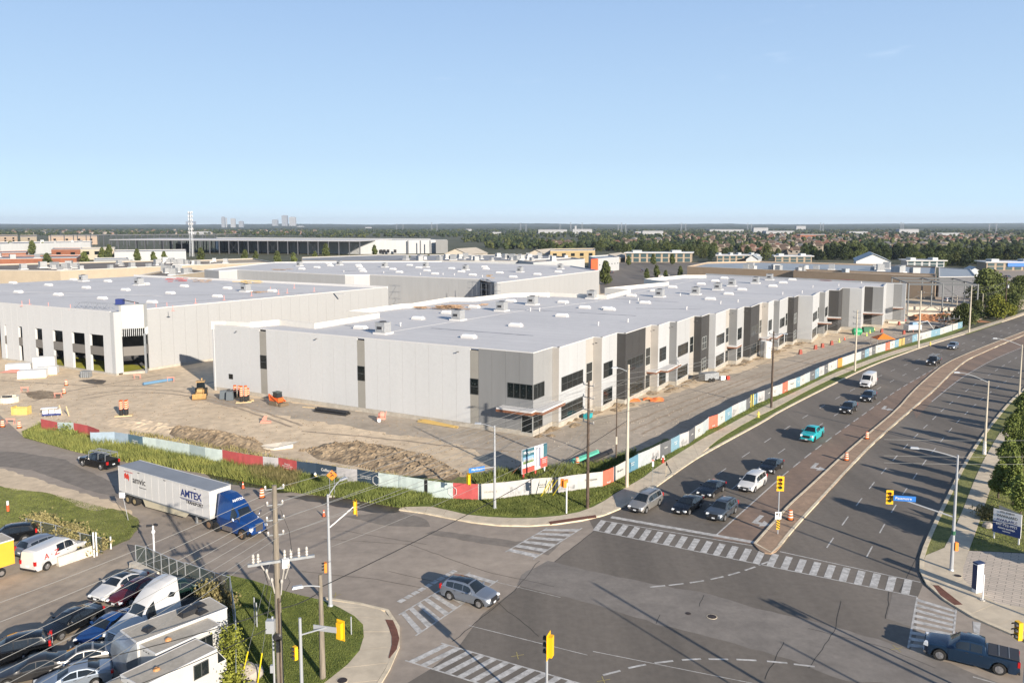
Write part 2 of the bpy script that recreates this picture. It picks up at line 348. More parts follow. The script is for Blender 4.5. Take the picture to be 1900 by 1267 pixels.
struct('grass_verge', MB().sheet(W([(40, 800), (76, 785), (240, 812), (412, 838), (560, 868), (600, 920), (531, 912), (459, 895), (380, 878), (143, 839), (44, 812)]), .02), m_grass)
struct('weedy_bank', MB().sheet(jag(W([(870, 884), (985, 870), (1118, 862), (1180, 838), (1240, 812), (1245, 820), (1167, 862), (1118, 886), (985, 905), (890, 908), (740, 890), (700, 880)]), .25, 1.), .012), m_grassd)
# south-west corner: pavement, kerb, lawn
kc = curvy([(470, 1079), (560, 1103), (620, 1112), (677, 1121), (718.7, 1129.8), (731.5, 1142.6), (741, 1158.7), (744, 1181), (741, 1207), (728, 1235.7), (709, 1267), (690, 1300)])
gi = W([(468, 1076), (540, 1100), (600, 1113.7), (628.7, 1126.5), (657.6, 1142.6), (673.7, 1158.6), (675, 1181), (667, 1206.8), (644.8, 1232.5), (612.7, 1258), (570, 1290), (540, 1310)], .10)
kerb(kc[4:], -.3, .13)
w2 = struct('pavement', MB().sheet(offset(kc, -.3) + gi[::-1], .04), m_kerb)
slabs(offset(kc, -.32)[6:], smooth(gi, 1)[4:], 2.0, .12, 'paving_slab', w2)
struct('corner_lawn', MB().sheet(W([(420, 1068), (468, 1078)]) + gi[1:] + W([(420, 1330), (410, 1267), (432, 1120)]), .125), m_grass)
# east side
KEo = offset(KE, -.38)
sw_el = [(1752, 1016), (1781, 960), (1807, 892), (1825.6, 851.5), (1852.5, 806), (1879, 771), (1898, 747), (1920, 722)]
sw_er = [(1798, 1020), (1818, 966), (1831, 926), (1842, 892), (1862, 850), (1892, 800), (1925, 750), (1950, 720)]
w3 = struct('pavement', MB().sheet(W(sw_er, .05) + W(sw_el[::-1], .05), .05), m_kerb)
slabs(smooth(W(sw_el, .13), 1), smooth(W(sw_er, .13), 1), 1.9, .13, 'paving_slab', w3)
low = cut(KEo, G(1905, 1190), G(1714, 1040)); low = low if low[0][1] < low[-1][1] else low[::-1]
lo_r = W([(1985, 1150), (1900, 1127), (1834, 1115), (1790, 1080), (1783.5, 1064), (1798, 1020)], .13)
slabs(low, lo_r, 2.1, .13, 'paving_slab', w3)
struct('pavement', MB().sheet(low + W([(1718, 1030)], .1) + W([(1752, 1016), (1798, 1020)], .1) + lo_r[::-1][1:], .12), m_conc)
struct('grass_verge', MB().sheet(W(sw_el, .12)[::-1] + W([(1752, 1016), (1735, 1030), (1718, 1030)], .12) + cut(KEo, G(1712, 1035), G(1915, 712)), .10), m_grassd)
struct('lawn', MB().sheet(W(sw_er, .1) + [(110, 160), (140, 140), (120, 60), (70, 62)] + W([(1900, 1025), (1798, 1020)], .1), .09), m_grassd)
m_brick = mat('plaza pavers', (.40, .36, .31), .85, var=.08, scale=.9, bump=.1, bscale=8, var2=(.08, 5))
t = m_brick.node_tree; bk = t.nodes.new('ShaderNodeTexBrick'); bk.inputs['Scale'].default_value = 1.0; bk.inputs['Brick Width'].default_value = 1.2; bk.inputs['Row Height'].default_value = .42
bk.inputs['Mortar Size'].default_value = .03; bk.inputs['Color1'].default_value = (.56, .48, .40, 1); bk.inputs['Color2'].default_value = (.47, .41, .345, 1); bk.inputs['Mortar'].default_value = (.25, .22, .19, 1)
tcn = t.nodes.new('ShaderNodeTexCoord'); mpp = t.nodes.new('ShaderNodeMapping'); mpp.inputs['Rotation'].default_value = (0, 0, R(35)); t.links.new(tcn.outputs['Object'], mpp.inputs[0]); t.links.new(mpp.outputs[0], bk.inputs[0])
t.links.new(bk.outputs[0], t.nodes['Principled BSDF'].inputs['Base Color'])
struct('paved_plaza', MB().sheet(W([(1798, 1021), (1783.5, 1064), (1790, 1080), (1834, 1115), (1900, 1127), (1985, 1150)], .13) + [(62, 48), (75, 60)] + W([(1990, 1032), (1900, 1026)], .13), .124), m_brick)
# truck lot and lawn at the lower left
struct('truck_lot', MB().sheet(jag(W([(-120, 1060), (0, 1035), (192, 1018), (245, 1005), (256, 1018), (432, 1085), (425, 1330), (-200, 1330)]), .2, 1.2), .008), m_lot)
struct('lawn', MB().sheet(jag(W([(-90, 895), (0, 902), (31, 910), (92, 914.5), (127, 931), (148, 943), (180, 949), (205, 943), (236, 949.4), (260, 968), (258, 980), (242, 1000), (215, 1012), (185, 1024), (150, 1010), (60, 985), (-90, 1000)]), .12, .8), .05), m_grassd)
# tactile plates
def plate(px, lbl):
    mb = MB().prism(W(px, .13), .10, .145); o = mb.build('tactile_plate', m_tactile); return tag(o, lbl, 'tactile paving')
plate([(1018, 967.5), (1105, 955), (1107, 959.5), (1021, 972.5)], 'rusty brown tactile plate in the pavement kerb below the grass corner')
plate([(715, 1149), (729, 1150), (737, 1168), (741, 1184), (736, 1204), (722, 1221), (721, 1219), (727, 1196), (727, 1180), (722, 1165)], 'curved rusty tactile plate at the pavement edge beside the left crosswalk')
plate([(1731, 1085), (1741, 1085.5), (1786, 1121), (1771, 1122), (1745, 1104)], 'rusty tactile plate at the kerb beside the paved plaza')

# ---- painted markings, each stripe a piece of the road
ZP = .018
def stripe(a, b, w, name='lane_line', z=ZP):
    dx, dy = b[0] - a[0], b[1] - a[1]; L = math.hypot(dx, dy) or 1; nx, ny = -dy / L * w / 2, dx / L * w / 2
    MB().sheet([(a[0] - nx, a[1] - ny), (b[0] - nx, b[1] - ny), (b[0] + nx, b[1] + ny), (a[0] + nx, a[1] + ny)], z).build(name, m_paint, road)
def lerp(a, b, t): return (a[0] + (b[0] - a[0]) * t, a[1] + (b[1] - a[1]) * t)
def crosswalk(a0, a1, b0, b1, n, duty=.5, skip=lambda p: False, line=True, phase=.25):
    if line: stripe(a0, a1, .14, 'crosswalk_line'); stripe(b0, b1, .14, 'crosswalk_line')
    for i in range(n):
        t = (i + phase) / n; t2 = t + duty / n; q = [lerp(a0, a1, t), lerp(a0, a1, t2), lerp(b0, b1, t2), lerp(b0, b1, t)]
        if skip(lerp(q[0], q[2], .5)): continue
        MB().sheet(q, ZP + .003).build('crosswalk_bar', m_paint, road)
g = G
crosswalk(g(1100, 983), g(1702, 1107), g(1114.5, 965), g(1708, 1080), 24, .5, line=False, phase=.0)
stripe(g(1100, 983), g(1702, 1107), .14, 'crosswalk_line'); stripe(g(1114.5, 965), g(1396, 1012), .14, 'crosswalk_line'); stripe(g(1447, 1023), g(1708, 1080), .14, 'crosswalk_line')
crosswalk(g(937.5, 1024), g(1015, 979.4), g(989.5, 1037), g(1080, 979.4), 6)
crosswalk(g(740, 1140.5), g(872, 1061.8), g(771, 1179), g(924, 1076.3), 10)
a0, a1 = g(818.7, 1192.6), g(1060, 1263); b0, b1 = g(752, 1225), g(861, 1265)
d = (a1[0] - a0[0], a1[1] - a0[1]); k = 1.15; L1 = math.hypot(*d)
crosswalk(a0, (a0[0] + d[0] * k, a0[1] + d[1] * k), b0, (b0[0] + d[0] * k, b0[1] + d[1] * k), 12, .5)
crosswalk(g(1702, 1108), g(1685, 1202), g(1774, 1130), g(1766, 1212), 9, .5)
MB().sheet(W([(1805, 1152.6), (1820, 1155), (1817, 1177), (1806.5, 1173)]), ZP).build('stop_line', m_paint, road)
stripe(g(1134, 959), g(1400, 1006), .62, 'stop_line'); 
for t in range(9): stripe(lerp(g(740, 1117), g(847, 1057), t / 9), lerp(g(740, 1117), g(847, 1057), t / 9 + .09), .5, 'stop_line')
def dashes(px, on, off, w=.13, start=0., name='lane_line', solid=0.):
    P = smooth(W(px), 2); P = resample(P, .5); i = int(start / .5)
    while i + int(on / .5) < len(P):
        stripe(P[i], P[i + int(on / .5)], w, name); i += int((on + off) / .5)
dashes([(1307, 949), (1359, 906), (1400, 873), (1445, 840), (1500, 803), (1560, 763), (1629, 720.6), (1676, 696), (1697, 686), (1761, 659), (1840, 630), (1900, 608)], 3, 6)
dashes([(1255, 935), (1311, 894), (1361, 859), (1403.7, 830), (1478, 782), (1540, 746), (1568, 730), (1642, 692.6), (1709, 665), (1763, 645), (1840, 620), (1900, 598)], 3, 6, start=4)
dashes(tl[2:], 3, 2, .16); stripe(g(1330, 991.5), g(1449.5, 885), .16)
dashes([(1534, 1016), (1570, 963), (1603, 919), (1633, 881), (1661, 849), (1686, 822), (1710, 798), (1733, 776), (1752.5, 757), (1790, 727), (1830, 698), (1900, 655)], 3, 4.2)
dashes([(1608, 1033), (1638, 977.6), (1666, 930), (1692, 892), (1715, 857), (1736.5, 830.6), (1757, 804.6), (1777.7, 781), (1813, 747), (1850, 718), (1900, 685)], 3, 4.2)
P = smooth(W(rl[1:]), 2)
for a, b in zip(P, P[1:]): stripe(a, b, .15)
for q in ([(1417, 1045), (1392, 1054.5), (1362, 1064), (1330.6, 1072), (1293, 1079), (1254.6, 1084), (1220, 1087.5)], [(1135, 1248), (1182, 1235.7), (1232, 1227.7), (1283, 1223), (1333, 1222.6), (1385, 1224), (1442, 1228), (1492, 1234)], [(1300, 1290), (1230, 1262), (1100, 1262)][:0]):
    w_ = W(q)
    for i, p in enumerate(w_):
        a = w_[max(0, i - 1)]; b = w_[min(len(w_) - 1, i + 1)]; L = math.dist(a, b); u_ = ((b[0] - a[0]) / L * .7, (b[1] - a[1]) / L * .7)
        stripe((p[0] - u_[0], p[1] - u_[1]), (p[0] + u_[0], p[1] + u_[1]), .2, 'guide_dash')
stripe(g(1805, 1255), g(1850, 1268), .12)
stripe(g(1040, 1108), g(840, 1060), .05); stripe(g(870, 1160), g(1090, 1215), .07); stripe(g(1100, 1208), g(1400, 1268), .07)
def arrow(u, v, ang, s=1.):
    P = [(-1.7, -.13), (.3, -.13), (.3, .55), (.75, .55), (0.05, 1.35), (-.65, .55), (-.15, .55), (-.15, .22), (-1.7, .22)]
    x0, y0 = g(u, v); ca, sa = math.cos(ang), math.sin(ang)
    MB().sheet([(x0 + (x * ca - y * sa) * s, y0 + (x * sa + y * ca) * s) for x, y in P], ZP + .002).build('turn_arrow', m_paint, road)
for u, v in ((1400, 968), (1507, 867), (1638, 758)): arrow(u, v, R(-125), 1.35)
m_yp = mat('survey paint', (.36, .30, .12), .8)
def cross(u, v, s=.7, a=.3):
    x, y = g(u, v); mb = MB()
    for t in (a, a + 1.4):
        dx, dy = math.cos(t) * s, math.sin(t) * s; mb.sheet([(x - dx - dy * .06, y - dy + dx * .06), (x - dx + dy * .06, y - dy - dx * .06), (x + dx + dy * .06, y + dy - dx * .06), (x + dx - dy * .06, y + dy + dx * .06)], ZP + .004 + t * .001)
    mb.build('survey_mark', m_yp, road)
for u, v in ((622, 1104), (705, 1140), (365, 1038), (960, 1216), (1120, 1262), (1664, 1203)): cross(u, v, .5)
m_iron = mat('cast iron', (.06, .045, .04), .6, .4, var=.3, scale=9)
for u, v, r, l in ((1321, 1144, .42, 'larger round manhole cover in the worn patch of the crossing'), (1277, 1138, .22, 'small round valve cover beside the larger manhole in the crossing'), (1777, 1068, .35, 'dark oval manhole cover in the pavement by the street light'), (635, 1262, .4, 'round manhole cover in the pavement below the wooden pole')):
    x, y = g(u, v, .13 if u > 1700 or u < 700 else 0); z = .135 if u > 1700 or u < 700 else .02
    o = thing('manhole_cover', l, 'manhole', (x, y, z)); MB().lathe((0, 0, 0), [(r, -.01), (r, .012)], 18).build('rim', m_kerb if r > .3 else m_iron, o); MB().lathe((0, 0, 0), [(r * .86, 0), (r * .86, .02)], 18).build('lid', m_iron, o)
# tar seams and cracks
m_tar = mat('tar seam', (.035, .033, .03), .8)
def seam(px, w=.05):
    P = W(px); Q = resample(P, .8); rr = random.Random(len(Q)); Q = [(x + rr.uniform(-.06, .06), y + rr.uniform(-.06, .06)) for x, y in Q]
    MB().strip(offset(Q, w), Q, .0165).build('crack', m_tar, road)
for s_ in ([(720, 1060), (900, 1100), (1000, 1180)], [(1000, 1040), (953, 1096), (840, 1190)], [(1306, 1103), (1296, 1125)], [(1500, 1166), (1640, 1200), (1735, 1240)], [(1560, 1115), (1548, 1170), (1500, 1240)], [(1103, 984), (1028, 1042)], [(1650, 1098), (1643, 1147)], [(600, 1000), (760, 1010), (900, 1060), (1028, 1088)], [(560, 1060), (700, 1075), (780, 1090)], [(1420, 1260), (1455, 1190)], [(640, 985), (790, 1010)], [(1225, 1140), (1216, 1156)]): seam(s_)
struct('road_seam', MB().strip(offset(W([(1738, 962), (1712, 1010), (1668, 1098)]), .04), W([(1738, 962), (1712, 1010), (1668, 1098)]), .0165), m_tar)
# ------------------------------------------------------------------ buildings
m_white = mat('white precast panel', (.40, .412, .425), .8, var=.035, scale=.35, detail=6, stretch=(1, 1, .15), var2=(.03, 2.5))
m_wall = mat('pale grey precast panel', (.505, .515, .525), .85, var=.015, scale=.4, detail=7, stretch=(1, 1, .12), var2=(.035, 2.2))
m_wall2 = mat('light grey precast panel', (.36, .37, .38), .85, var=.04, scale=.5, detail=6, stretch=(1, 1, .15))
m_beige = mat('beige precast panel', (.375, .355, .33), .85, var=.03, scale=.5)
m_mid = mat('mid grey precast panel', (.195, .20, .205), .8, var=.04, scale=.5, stretch=(1, 1, .15))
m_taupe = mat('taupe panel', (.27, .26, .235), .8, var=.04, scale=.5)
m_dark = mat('charcoal precast panel', (.042, .041, .041), .75, var=.06, scale=.5)
m_roof = mat('white membrane roof', (.615, .605, .60), .7, col2=(.56, .552, .55), scale=.06, detail=8, var2=(.035, .8))
_t = m_roof.node_tree; _b = _t.nodes['Principled BSDF']; _src = _b.inputs['Base Color'].links[0].from_socket
_bk = _t.nodes.new('ShaderNodeTexBrick'); _bk.inputs['Brick Width'].default_value = 30; _bk.inputs['Row Height'].default_value = 3.1; _bk.inputs['Scale'].default_value = 1; _bk.inputs['Mortar Size'].default_value = .07
_bk.inputs['Color1'].default_value = (1, 1, 1, 1); _bk.inputs['Color2'].default_value = (.965, .965, .97, 1); _bk.inputs['Mortar'].default_value = (.80, .80, .82, 1)
_tc = _t.nodes.new('ShaderNodeTexCoord'); _mp = _t.nodes.new('ShaderNodeMapping'); _mp.inputs['Rotation'].default_value = (0, 0, R(29)); _t.links.new(_tc.outputs['Object'], _mp.inputs[0]); _t.links.new(_mp.outputs[0], _bk.inputs[0])
_mx = _t.nodes.new('ShaderNodeMix'); _mx.data_type = 'RGBA'; _mx.blend_type = 'MULTIPLY'; _mx.inputs['Factor'].default_value = 1; _t.links.new(_src, _mx.inputs['A']); _t.links.new(_bk.outputs[0], _mx.inputs['B']); _t.links.new(_mx.outputs['Result'], _b.inputs['Base Color'])
m_cope = mat('white coping', (.58, .575, .57), .6)
m_parap = mat('cream parapet', (.62, .60, .56), .75, var=.03, scale=1)
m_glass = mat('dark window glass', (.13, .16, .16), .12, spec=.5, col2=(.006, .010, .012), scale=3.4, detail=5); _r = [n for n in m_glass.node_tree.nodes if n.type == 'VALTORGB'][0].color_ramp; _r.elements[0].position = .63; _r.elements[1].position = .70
m_frame = mat('window frame', (.09, .095, .095), .5, .3)
m_frame_l = mat('pale window frame', (.45, .47, .46), .5, .2)
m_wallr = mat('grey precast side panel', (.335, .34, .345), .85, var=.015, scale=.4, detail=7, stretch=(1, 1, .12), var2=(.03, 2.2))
m_found = mat('foundation concrete', (.40, .37, .32), .9, var=.12, scale=1.2)
m_wood = mat('reddish wood soffit', (.20, .085, .045), .6, var=.2, scale=3)
m_galv = mat('galvanised metal', (.34, .36, .38), .5, .5, var=.15, scale=3)
m_duct = mat('rooftop unit casing', (.36, .37, .38), .55, .3, var=.1, scale=3)
m_fan = mat('fan black', (.03, .03, .035), .6)
m_sky = mat('white skylight dome', (.80, .80, .80), .35)
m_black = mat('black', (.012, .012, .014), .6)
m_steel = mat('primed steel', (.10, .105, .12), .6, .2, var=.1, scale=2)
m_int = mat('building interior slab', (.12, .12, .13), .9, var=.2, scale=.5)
def dirv(a): return (math.sin(R(a)), math.cos(R(a)))
def unit(a, b):
    L = math.dist(a, b); return ((b[0] - a[0]) / L, (b[1] - a[1]) / L)
def wall_panels(par, a, b, z0, z1, w, m, t=.25, name='wall_panel', gap=.03, out=1):
    """cast panels from a to b; 'out' side is to the right of a->b"""
    L = math.dist(a, b); n = max(1, round(L / w)); u = unit(a, b); nx, ny = u[1] * out, -u[0] * out; rr = random.Random(int(L * 10))
    mm = m if isinstance(m, list) else [m]
    for i in range(n):
        s0, s1 = L * i / n + gap / 2, L * (i + 1) / n - gap / 2; e = rr.uniform(0, .012)
        p = [(a[0] + u[0] * s + nx * k, a[1] + u[1] * s + ny * k) for s, k in ((s0, e), (s1, e), (s1, e - t), (s0, e - t))]
        MB().prism(p, z0, z1).build(name, mm[i % len(mm)], par, world=True)
def window(par, a, b, s0, s1, z0, z1, cols, rows, out=1, fm=None, gm=None, proud=.05, name='window'):
    """frame with panes on the wall a->b between distances s0 and s1"""
    u = unit(a, b); nx, ny = u[1] * out, -u[0] * out
    def P(s, k, z): return (a[0] + u[0] * s + nx * k, a[1] + u[1] * s + ny * k, z)
    fr = MB(); fw = .07
    def member(sa, sb, za, zb):
        p = [(P(sa, proud, 0)[0], P(sa, proud, 0)[1]), (P(sb, proud, 0)[0], P(sb, proud, 0)[1]), (P(sb, -.05, 0)[0], P(sb, -.05, 0)[1]), (P(sa, -.05, 0)[0], P(sa, -.05, 0)[1])]
        fr.prism(p, za, zb)
    for i in range(cols + 1):
        s = s0 + (s1 - s0) * i / cols; member(s - fw / 2, s + fw / 2, z0, z1)
    for j in range(rows + 1):
        z = z0 + (z1 - z0) * j / rows; member(s0, s1, z - fw / 2 + .002, z + fw / 2 - .002)
    f = fr.build(name, fm or m_frame, par, world=True)
    if cols * rows <= 12:
        for i in range(cols):
            for j in range(rows):
                sa = s0 + (s1 - s0) * i / cols; sb = s0 + (s1 - s0) * (i + 1) / cols; za = z0 + (z1 - z0) * j / rows; zb = z0 + (z1 - z0) * (j + 1) / rows
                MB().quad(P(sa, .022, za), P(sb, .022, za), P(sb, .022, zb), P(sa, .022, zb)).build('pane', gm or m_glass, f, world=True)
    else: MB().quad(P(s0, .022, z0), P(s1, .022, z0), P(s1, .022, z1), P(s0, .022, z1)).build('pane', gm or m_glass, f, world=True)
    return f
def parapet(par, pts, z0, z1, t=.3, m=None, name='parapet'):
    A = pts; B = offset(pts, t)
    mb = MB()
    for i in range(len(A) - 1): mb.prism([A[i], A[i + 1], B[i + 1], B[i]], z0, z1)
    return mb.build(name, m or m_cope, par, world=True)
def rtu_mesh():
    a = MB().box((0, 0, 1.15), (2.0, 1.9, 1.7)); a.box((0, 0, 2.04), (2.1, 2.0, .08)); a.box((0, -1.0, 1.0), (1.2, .1, .7))
    b = MB().box((0, 0, .14), (2.7, 2.4, .3)); c = MB().lathe((0, 0, 2.08), [(.6, 0), (.62, .12), (.5, .14)], 12)
    c2 = MB().box((0, -1.06, 1.1), (1.0, .03, .5)); c2.box((-1.02, 0, 1.1), (.03, .9, .5)); return a.mesh('rooftop_unit', m_duct), b.mesh('curb', m_cope), c.mesh('fan', m_fan), c2.mesh('louvre', m_fan)
RTU = rtu_mesh()
_s1 = MB().box((0, 0, .2), (2.5, 1.3, .4)).mesh('curb', m_cope); _s2 = MB().box((0, 0, .5), (2.3, 1.15, .24), taper=.8).mesh('skylight', m_sky)
_v = MB().lathe((0, 0, 0), [(.12, 0), (.12, .55), (.2, .55), (.2, .7)], 8).mesh('roof_vent', m_cope)
def put(me, par, x, y, z, rz=0., s=1., name=None, rel=True):
    o = bpy.data.objects.new(name or me.name.split('.')[0], me); COL.objects.link(o); rt = root_of(par)
    o.location = (x - rt.location[0], y - rt.location[1], z - rt.location[2]) if rel else (x, y, z); o.rotation_euler = (0, 0, rz); o.scale = (s, s, s); o.parent = par; return o
def rtu(par, u, v, z, s=1., rz=R(-29)):
    x, y = G(u, v, z); o = put(RTU[0], par, x, y, z, rz, s)
    for k in (1, 2, 3): put(RTU[k], o, 0, 0, 0, rel=False)
def skylight(par, u, v, z, rz=R(-29), s=1.):
    x, y = G(u, v, z); o = put(_s2, par, x, y, z, rz, s, 'skylight'); put(_s1, o, 0, 0, 0, rel=False)
def vent(par, u, v, z): x, y = G(u, v, z); put(_v, par, x, y, z)
def roof_line(par, u0, v0, u1, v1, z, w=.35, m=None, h=.03):
    a, b = G(u0, v0, z), G(u1, v1, z); ux, uy = unit(a, b)
    MB().prism([(a[0] - uy * w, a[1] + ux * w), (a[0] + uy * w, a[1] - ux * w), (b[0] + uy * w, b[1] - ux * w), (b[0] - uy * w, b[1] + ux * w)], z, z + h).build('roof_joint' if h < .1 else 'roof_divider', m or m_cope, par, world=True)
m_damp = mat('damp roof streak', (.30, .30, .32), .6, var=.3, scale=.6)

# ---- the long new warehouse at the corner
HB = 12.4
FA = 28.9
B = thing('warehouse', 'long new pale grey warehouse with stepped grey and white street front at the road corner', 'warehouse', (*G(990, 808), 0))
segs = [  # kind, end column, panel colour
 ('f', 1025.3, 'm'), ('r', 1037.3, 'e'), ('f', 1101, 'we'), ('r', 1117, 'e'), ('f', 1145, 'w'), ('r', 1161, 'd'), ('f', 1208.4, 'de'), ('r', 1222, 'e'), ('f', 1242.7, 'w'), ('r', 1256.2, 'm'),
 ('f', 1288.4, 'le'), ('r', 1301.7, 'd'), ('f', 1316.4, 'd'), ('r', 1328.4, 'w'), ('f', 1353.7, 'we'), ('r', 1368.4, 'm'), ('f', 1381, 'l'), ('r', 1393.7, 'd'), ('f', 1414.7, 'de'), ('r', 1425.9, 'e'), ('f', 1436.2, 'w'), ('r', 1446.9, 'm'),
 ('f', 1462.5, 'l'), ('r', 1473.7, 'd'), ('f', 1481.5, 'd'), ('r', 1508.8, 'w'), ('f', 1521, 'w'), ('r', 1531.6, 'm'), ('f', 1538.3, 'l'), ('r', 1556.8, 'd'), ('f', 1563.6, 'd'), ('r', 1577, 'm'), ('r', 1600, 'w'), ('f', 1604.6, 'w'), ('r', 1620, 'd'), ('r', 1640, 'm'), ('f', 1645.3, 'w'), ('r', 1659, 'w'), ('r', 1682, 'm')]
CM = {'m': m_mid, 'e': m_beige, 'w': m_white, 'd': m_dark, 'l': m_wall2}
p = G(989.5, 655.8, HB); corner = p; FV = [p]; FS = []
for k, u, c in segs:
    far_ = u > 1509
    ang = R((FA if not far_ else 27.7) if k == 'f' else ((FA if not far_ else 27.7) + 90)); dx, dy = math.sin(ang), math.cos(ang); k0 = (u - 950) / FPX; sd_ = -(HB - CAM_H) * _s
    t = (k0 * (p[1] * _c + sd_) - p[0]) / (dx - k0 * dy * _c)
    q = (p[0] + t * dx, p[1] + t * dy); FS.append((k, c, p, q)); FV.append(q); p = q
Lc = G(393, 603, HB)
m_mid2 = m_mid
# street front
for i, (k, c, a, b) in enumerate(FS):
    L = math.dist(a, b); e = unit(a, b)
    if len(c) == 2:
        sp = lerp(a, b, 1 - 3.1 / L if c[1] == 'e' else .8)
        wall_panels(B, a, sp, .9, HB, 3.3, CM[c[0]]); wall_panels(B, sp, b, .9, HB, 3.3, CM[c[1]])
    else: wall_panels(B, a, b, .9, HB, 3.3 if k == 'f' else 4.2, CM[c] if not (i == 0) else mat('corner grey panel', (.26, .265, .27), .8, var=.03, scale=.5))
    wall_panels(B, a, b, -.2, .88, 6., m_found, name='foundation_wall')
    parapet(B, [a, b], HB, HB + .14, .35)
    u1 = Px(*b, 6)[0]
    if k == 'f' and u1 < 1560:
        big = L > 10
        if i == 0: window(B, a, b, .1, 3.6, 5.5, 7.7, 3, 1)
        elif big:
            window(B, a, b, .9, L - 4.2, 5.5, 7.7, 4, 2, fm=m_frame); window(B, a, b, .9, L - 4.2, 1.1, 3.3, 4, 3)
            window(B, a, b, L - 2.9, L - .4, 5.2, 8.4 if i % 4 == 2 else 7.6, 1, 2, fm=m_frame_l)
            if i not in (2, 10): window(B, a, b, L - 2.7, L - .5, .95, 3.3, 2, 2, name='glazed_door')
        else:
            fm = m_frame_l if c == 'd' else m_frame
            window(B, a, b, .8, L - 2.0, 5.5, 8., 2, 2, fm=fm); window(B, a, b, .8, L - 2.0, 1., 3.5, 2, 3, fm=fm)
# left wall facing the dirt yard, with taupe bands and slot windows
LW = (Lc, corner); Ll = math.dist(*LW)
def s_at(u): 
    best = min(range(0, 1001), key=lambda k: abs(Px(*lerp(Lc, corner, k / 1000), 6)[0] - u)); return Ll * best / 1000
bands = [(s_at(483), s_at(495)), (s_at(663.5), s_at(677)), (s_at(872.5), s_at(888))]
cur = 0.
for s0, s1 in bands + [(Ll, Ll)]:
    wall_panels(B, lerp(Lc, corner, cur / Ll), lerp(Lc, corner, (s0 if s0 < Ll else s0) / Ll), .7, HB, 2.55, m_wall if cur < bands[2][0] else m_mid)
    if s0 < Ll:
        wall_panels(B, lerp(Lc, corner, s0 / Ll), lerp(Lc, corner, s1 / Ll), .7, HB - .35, 9, m_taupe); window(B, Lc, corner, s0 + .05, s1 - .05, 5.3, 7.7, 1, 2)
    cur = s1
wall_panels(B, Lc, corner, -.2, .68, 6., m_found, name='foundation_wall')
window(B, Lc, corner, Ll - 4.3, Ll - .1, 5.5, 7.7, 4, 1)
window(B, Lc, corner, s_at(424), s_at(431), 2.6, 3.5, 1, 1)
window(B, Lc, corner, Ll - 1.9, Ll - .1, .5, 3.0, 1, 1, fm=m_frame_l)
a0_, b0_ = FS[0][2], FS[0][3]; window(B, a0_, b0_, .1, 3.0, .95, 3.0, 2, 1)
parapet(B, [Lc, corner], HB, HB + .16, .35)
# rear edge: recessed loading bays with high cream parapets
rear_px = [(393, 603), (420, 597), (464, 599), (519, 594), (582, 601), (701, 582), (643, 578), (742, 565), (762, 564), (833, 552.5), (875, 553), (946, 545), (1020, 543.5), (1125, 548.5), (1168, 537.5), (1122, 535), (1239, 524), (1195, 518), (1270, 511), (1310, 511)]
rear = [Lc] + [G(u, v, HB + .6) for u, v in rear_px[1:]]
endB = FV[-1]; backR = G(1310, 509, HB)
roof_poly = FV + [backR] + rear[::-1][1:]
MB().sheet([(x, y) for x, y in roof_poly[:-1]], HB - .25).build('roof', m_roof, B, world=True)
parapet(B, rear[::-1] if False else rear, HB - .8, HB + .75, -.35, m_parap); parapet(B, [endB, backR], -.2, HB + .3, .35, m_white, name='end_wall')
wall_panels(B, rear[-1], rear[0], 0, HB - .6, 8, m_wall, out=-1) if False else None
mbk = MB()
rear2 = [lerp(rear[0], rear[1], .12)] + rear[1:]
for a, b in zip(rear2, rear2[1:]): mbk.prism([a, b, offset([a, b], -.3)[1], offset([a, b], -.3)[0]], 0, HB - .8)
mbk.build('rear_wall', m_wall, B, world=True)
for q in ((714, 617, 970, 576), (970, 576, 1100, 560), (1100, 560, 1321, 512.8), (1174, 544, 1447, 556), (1270, 519, 1310, 511)): roof_line(B, *q, HB - .24, .22)
for q in ((640, 603, 716, 617), (800, 609, 990, 623), (945, 573, 1180, 586), (1100, 552, 1260, 561), (1262, 539, 1450, 547), (1180, 572, 1300, 574), (1360, 516, 1440, 518)): roof_line(B, *q, HB - .245, .35, m_damp, .012)
for u, v in ((711, 619), (850, 594), (931, 577), (988, 565.5), (1098, 554), (1224, 551), (1291, 546.5), (1332, 538), (1358, 531), (1402, 526), (1428, 519.5)): rtu(B, u, v, HB - .24)
for u, v in ((669, 610), (870, 627), (957, 605.5), (1043, 587.5), (1131, 575.5), (776, 592.5), (948, 560), (1127, 574), (1172, 550), (1197, 563), (1215, 541), (1248, 534), (1318, 556), (1352, 546.5), (1377, 538.5), (1301, 528), (1327, 522.5), (1344, 517), (1434, 532), (1453, 525.5), (1470, 520), (1045, 562), (830, 582), (880, 571), (1010, 551), (1085, 572)):
    skylight(B, u, v, HB - .24)
for u, v in ((743, 605), (1001, 577), (1049, 564), (1110, 604), (1165, 598), (1184, 558), (1274, 574.5), (1337, 564), (1369, 561), (1262, 549), (1452, 546.5), (1488, 544), (984, 577), (1168, 562.5), (1508, 534), (1598, 526), (1556, 531)): vent(B, u, v, HB - .24)
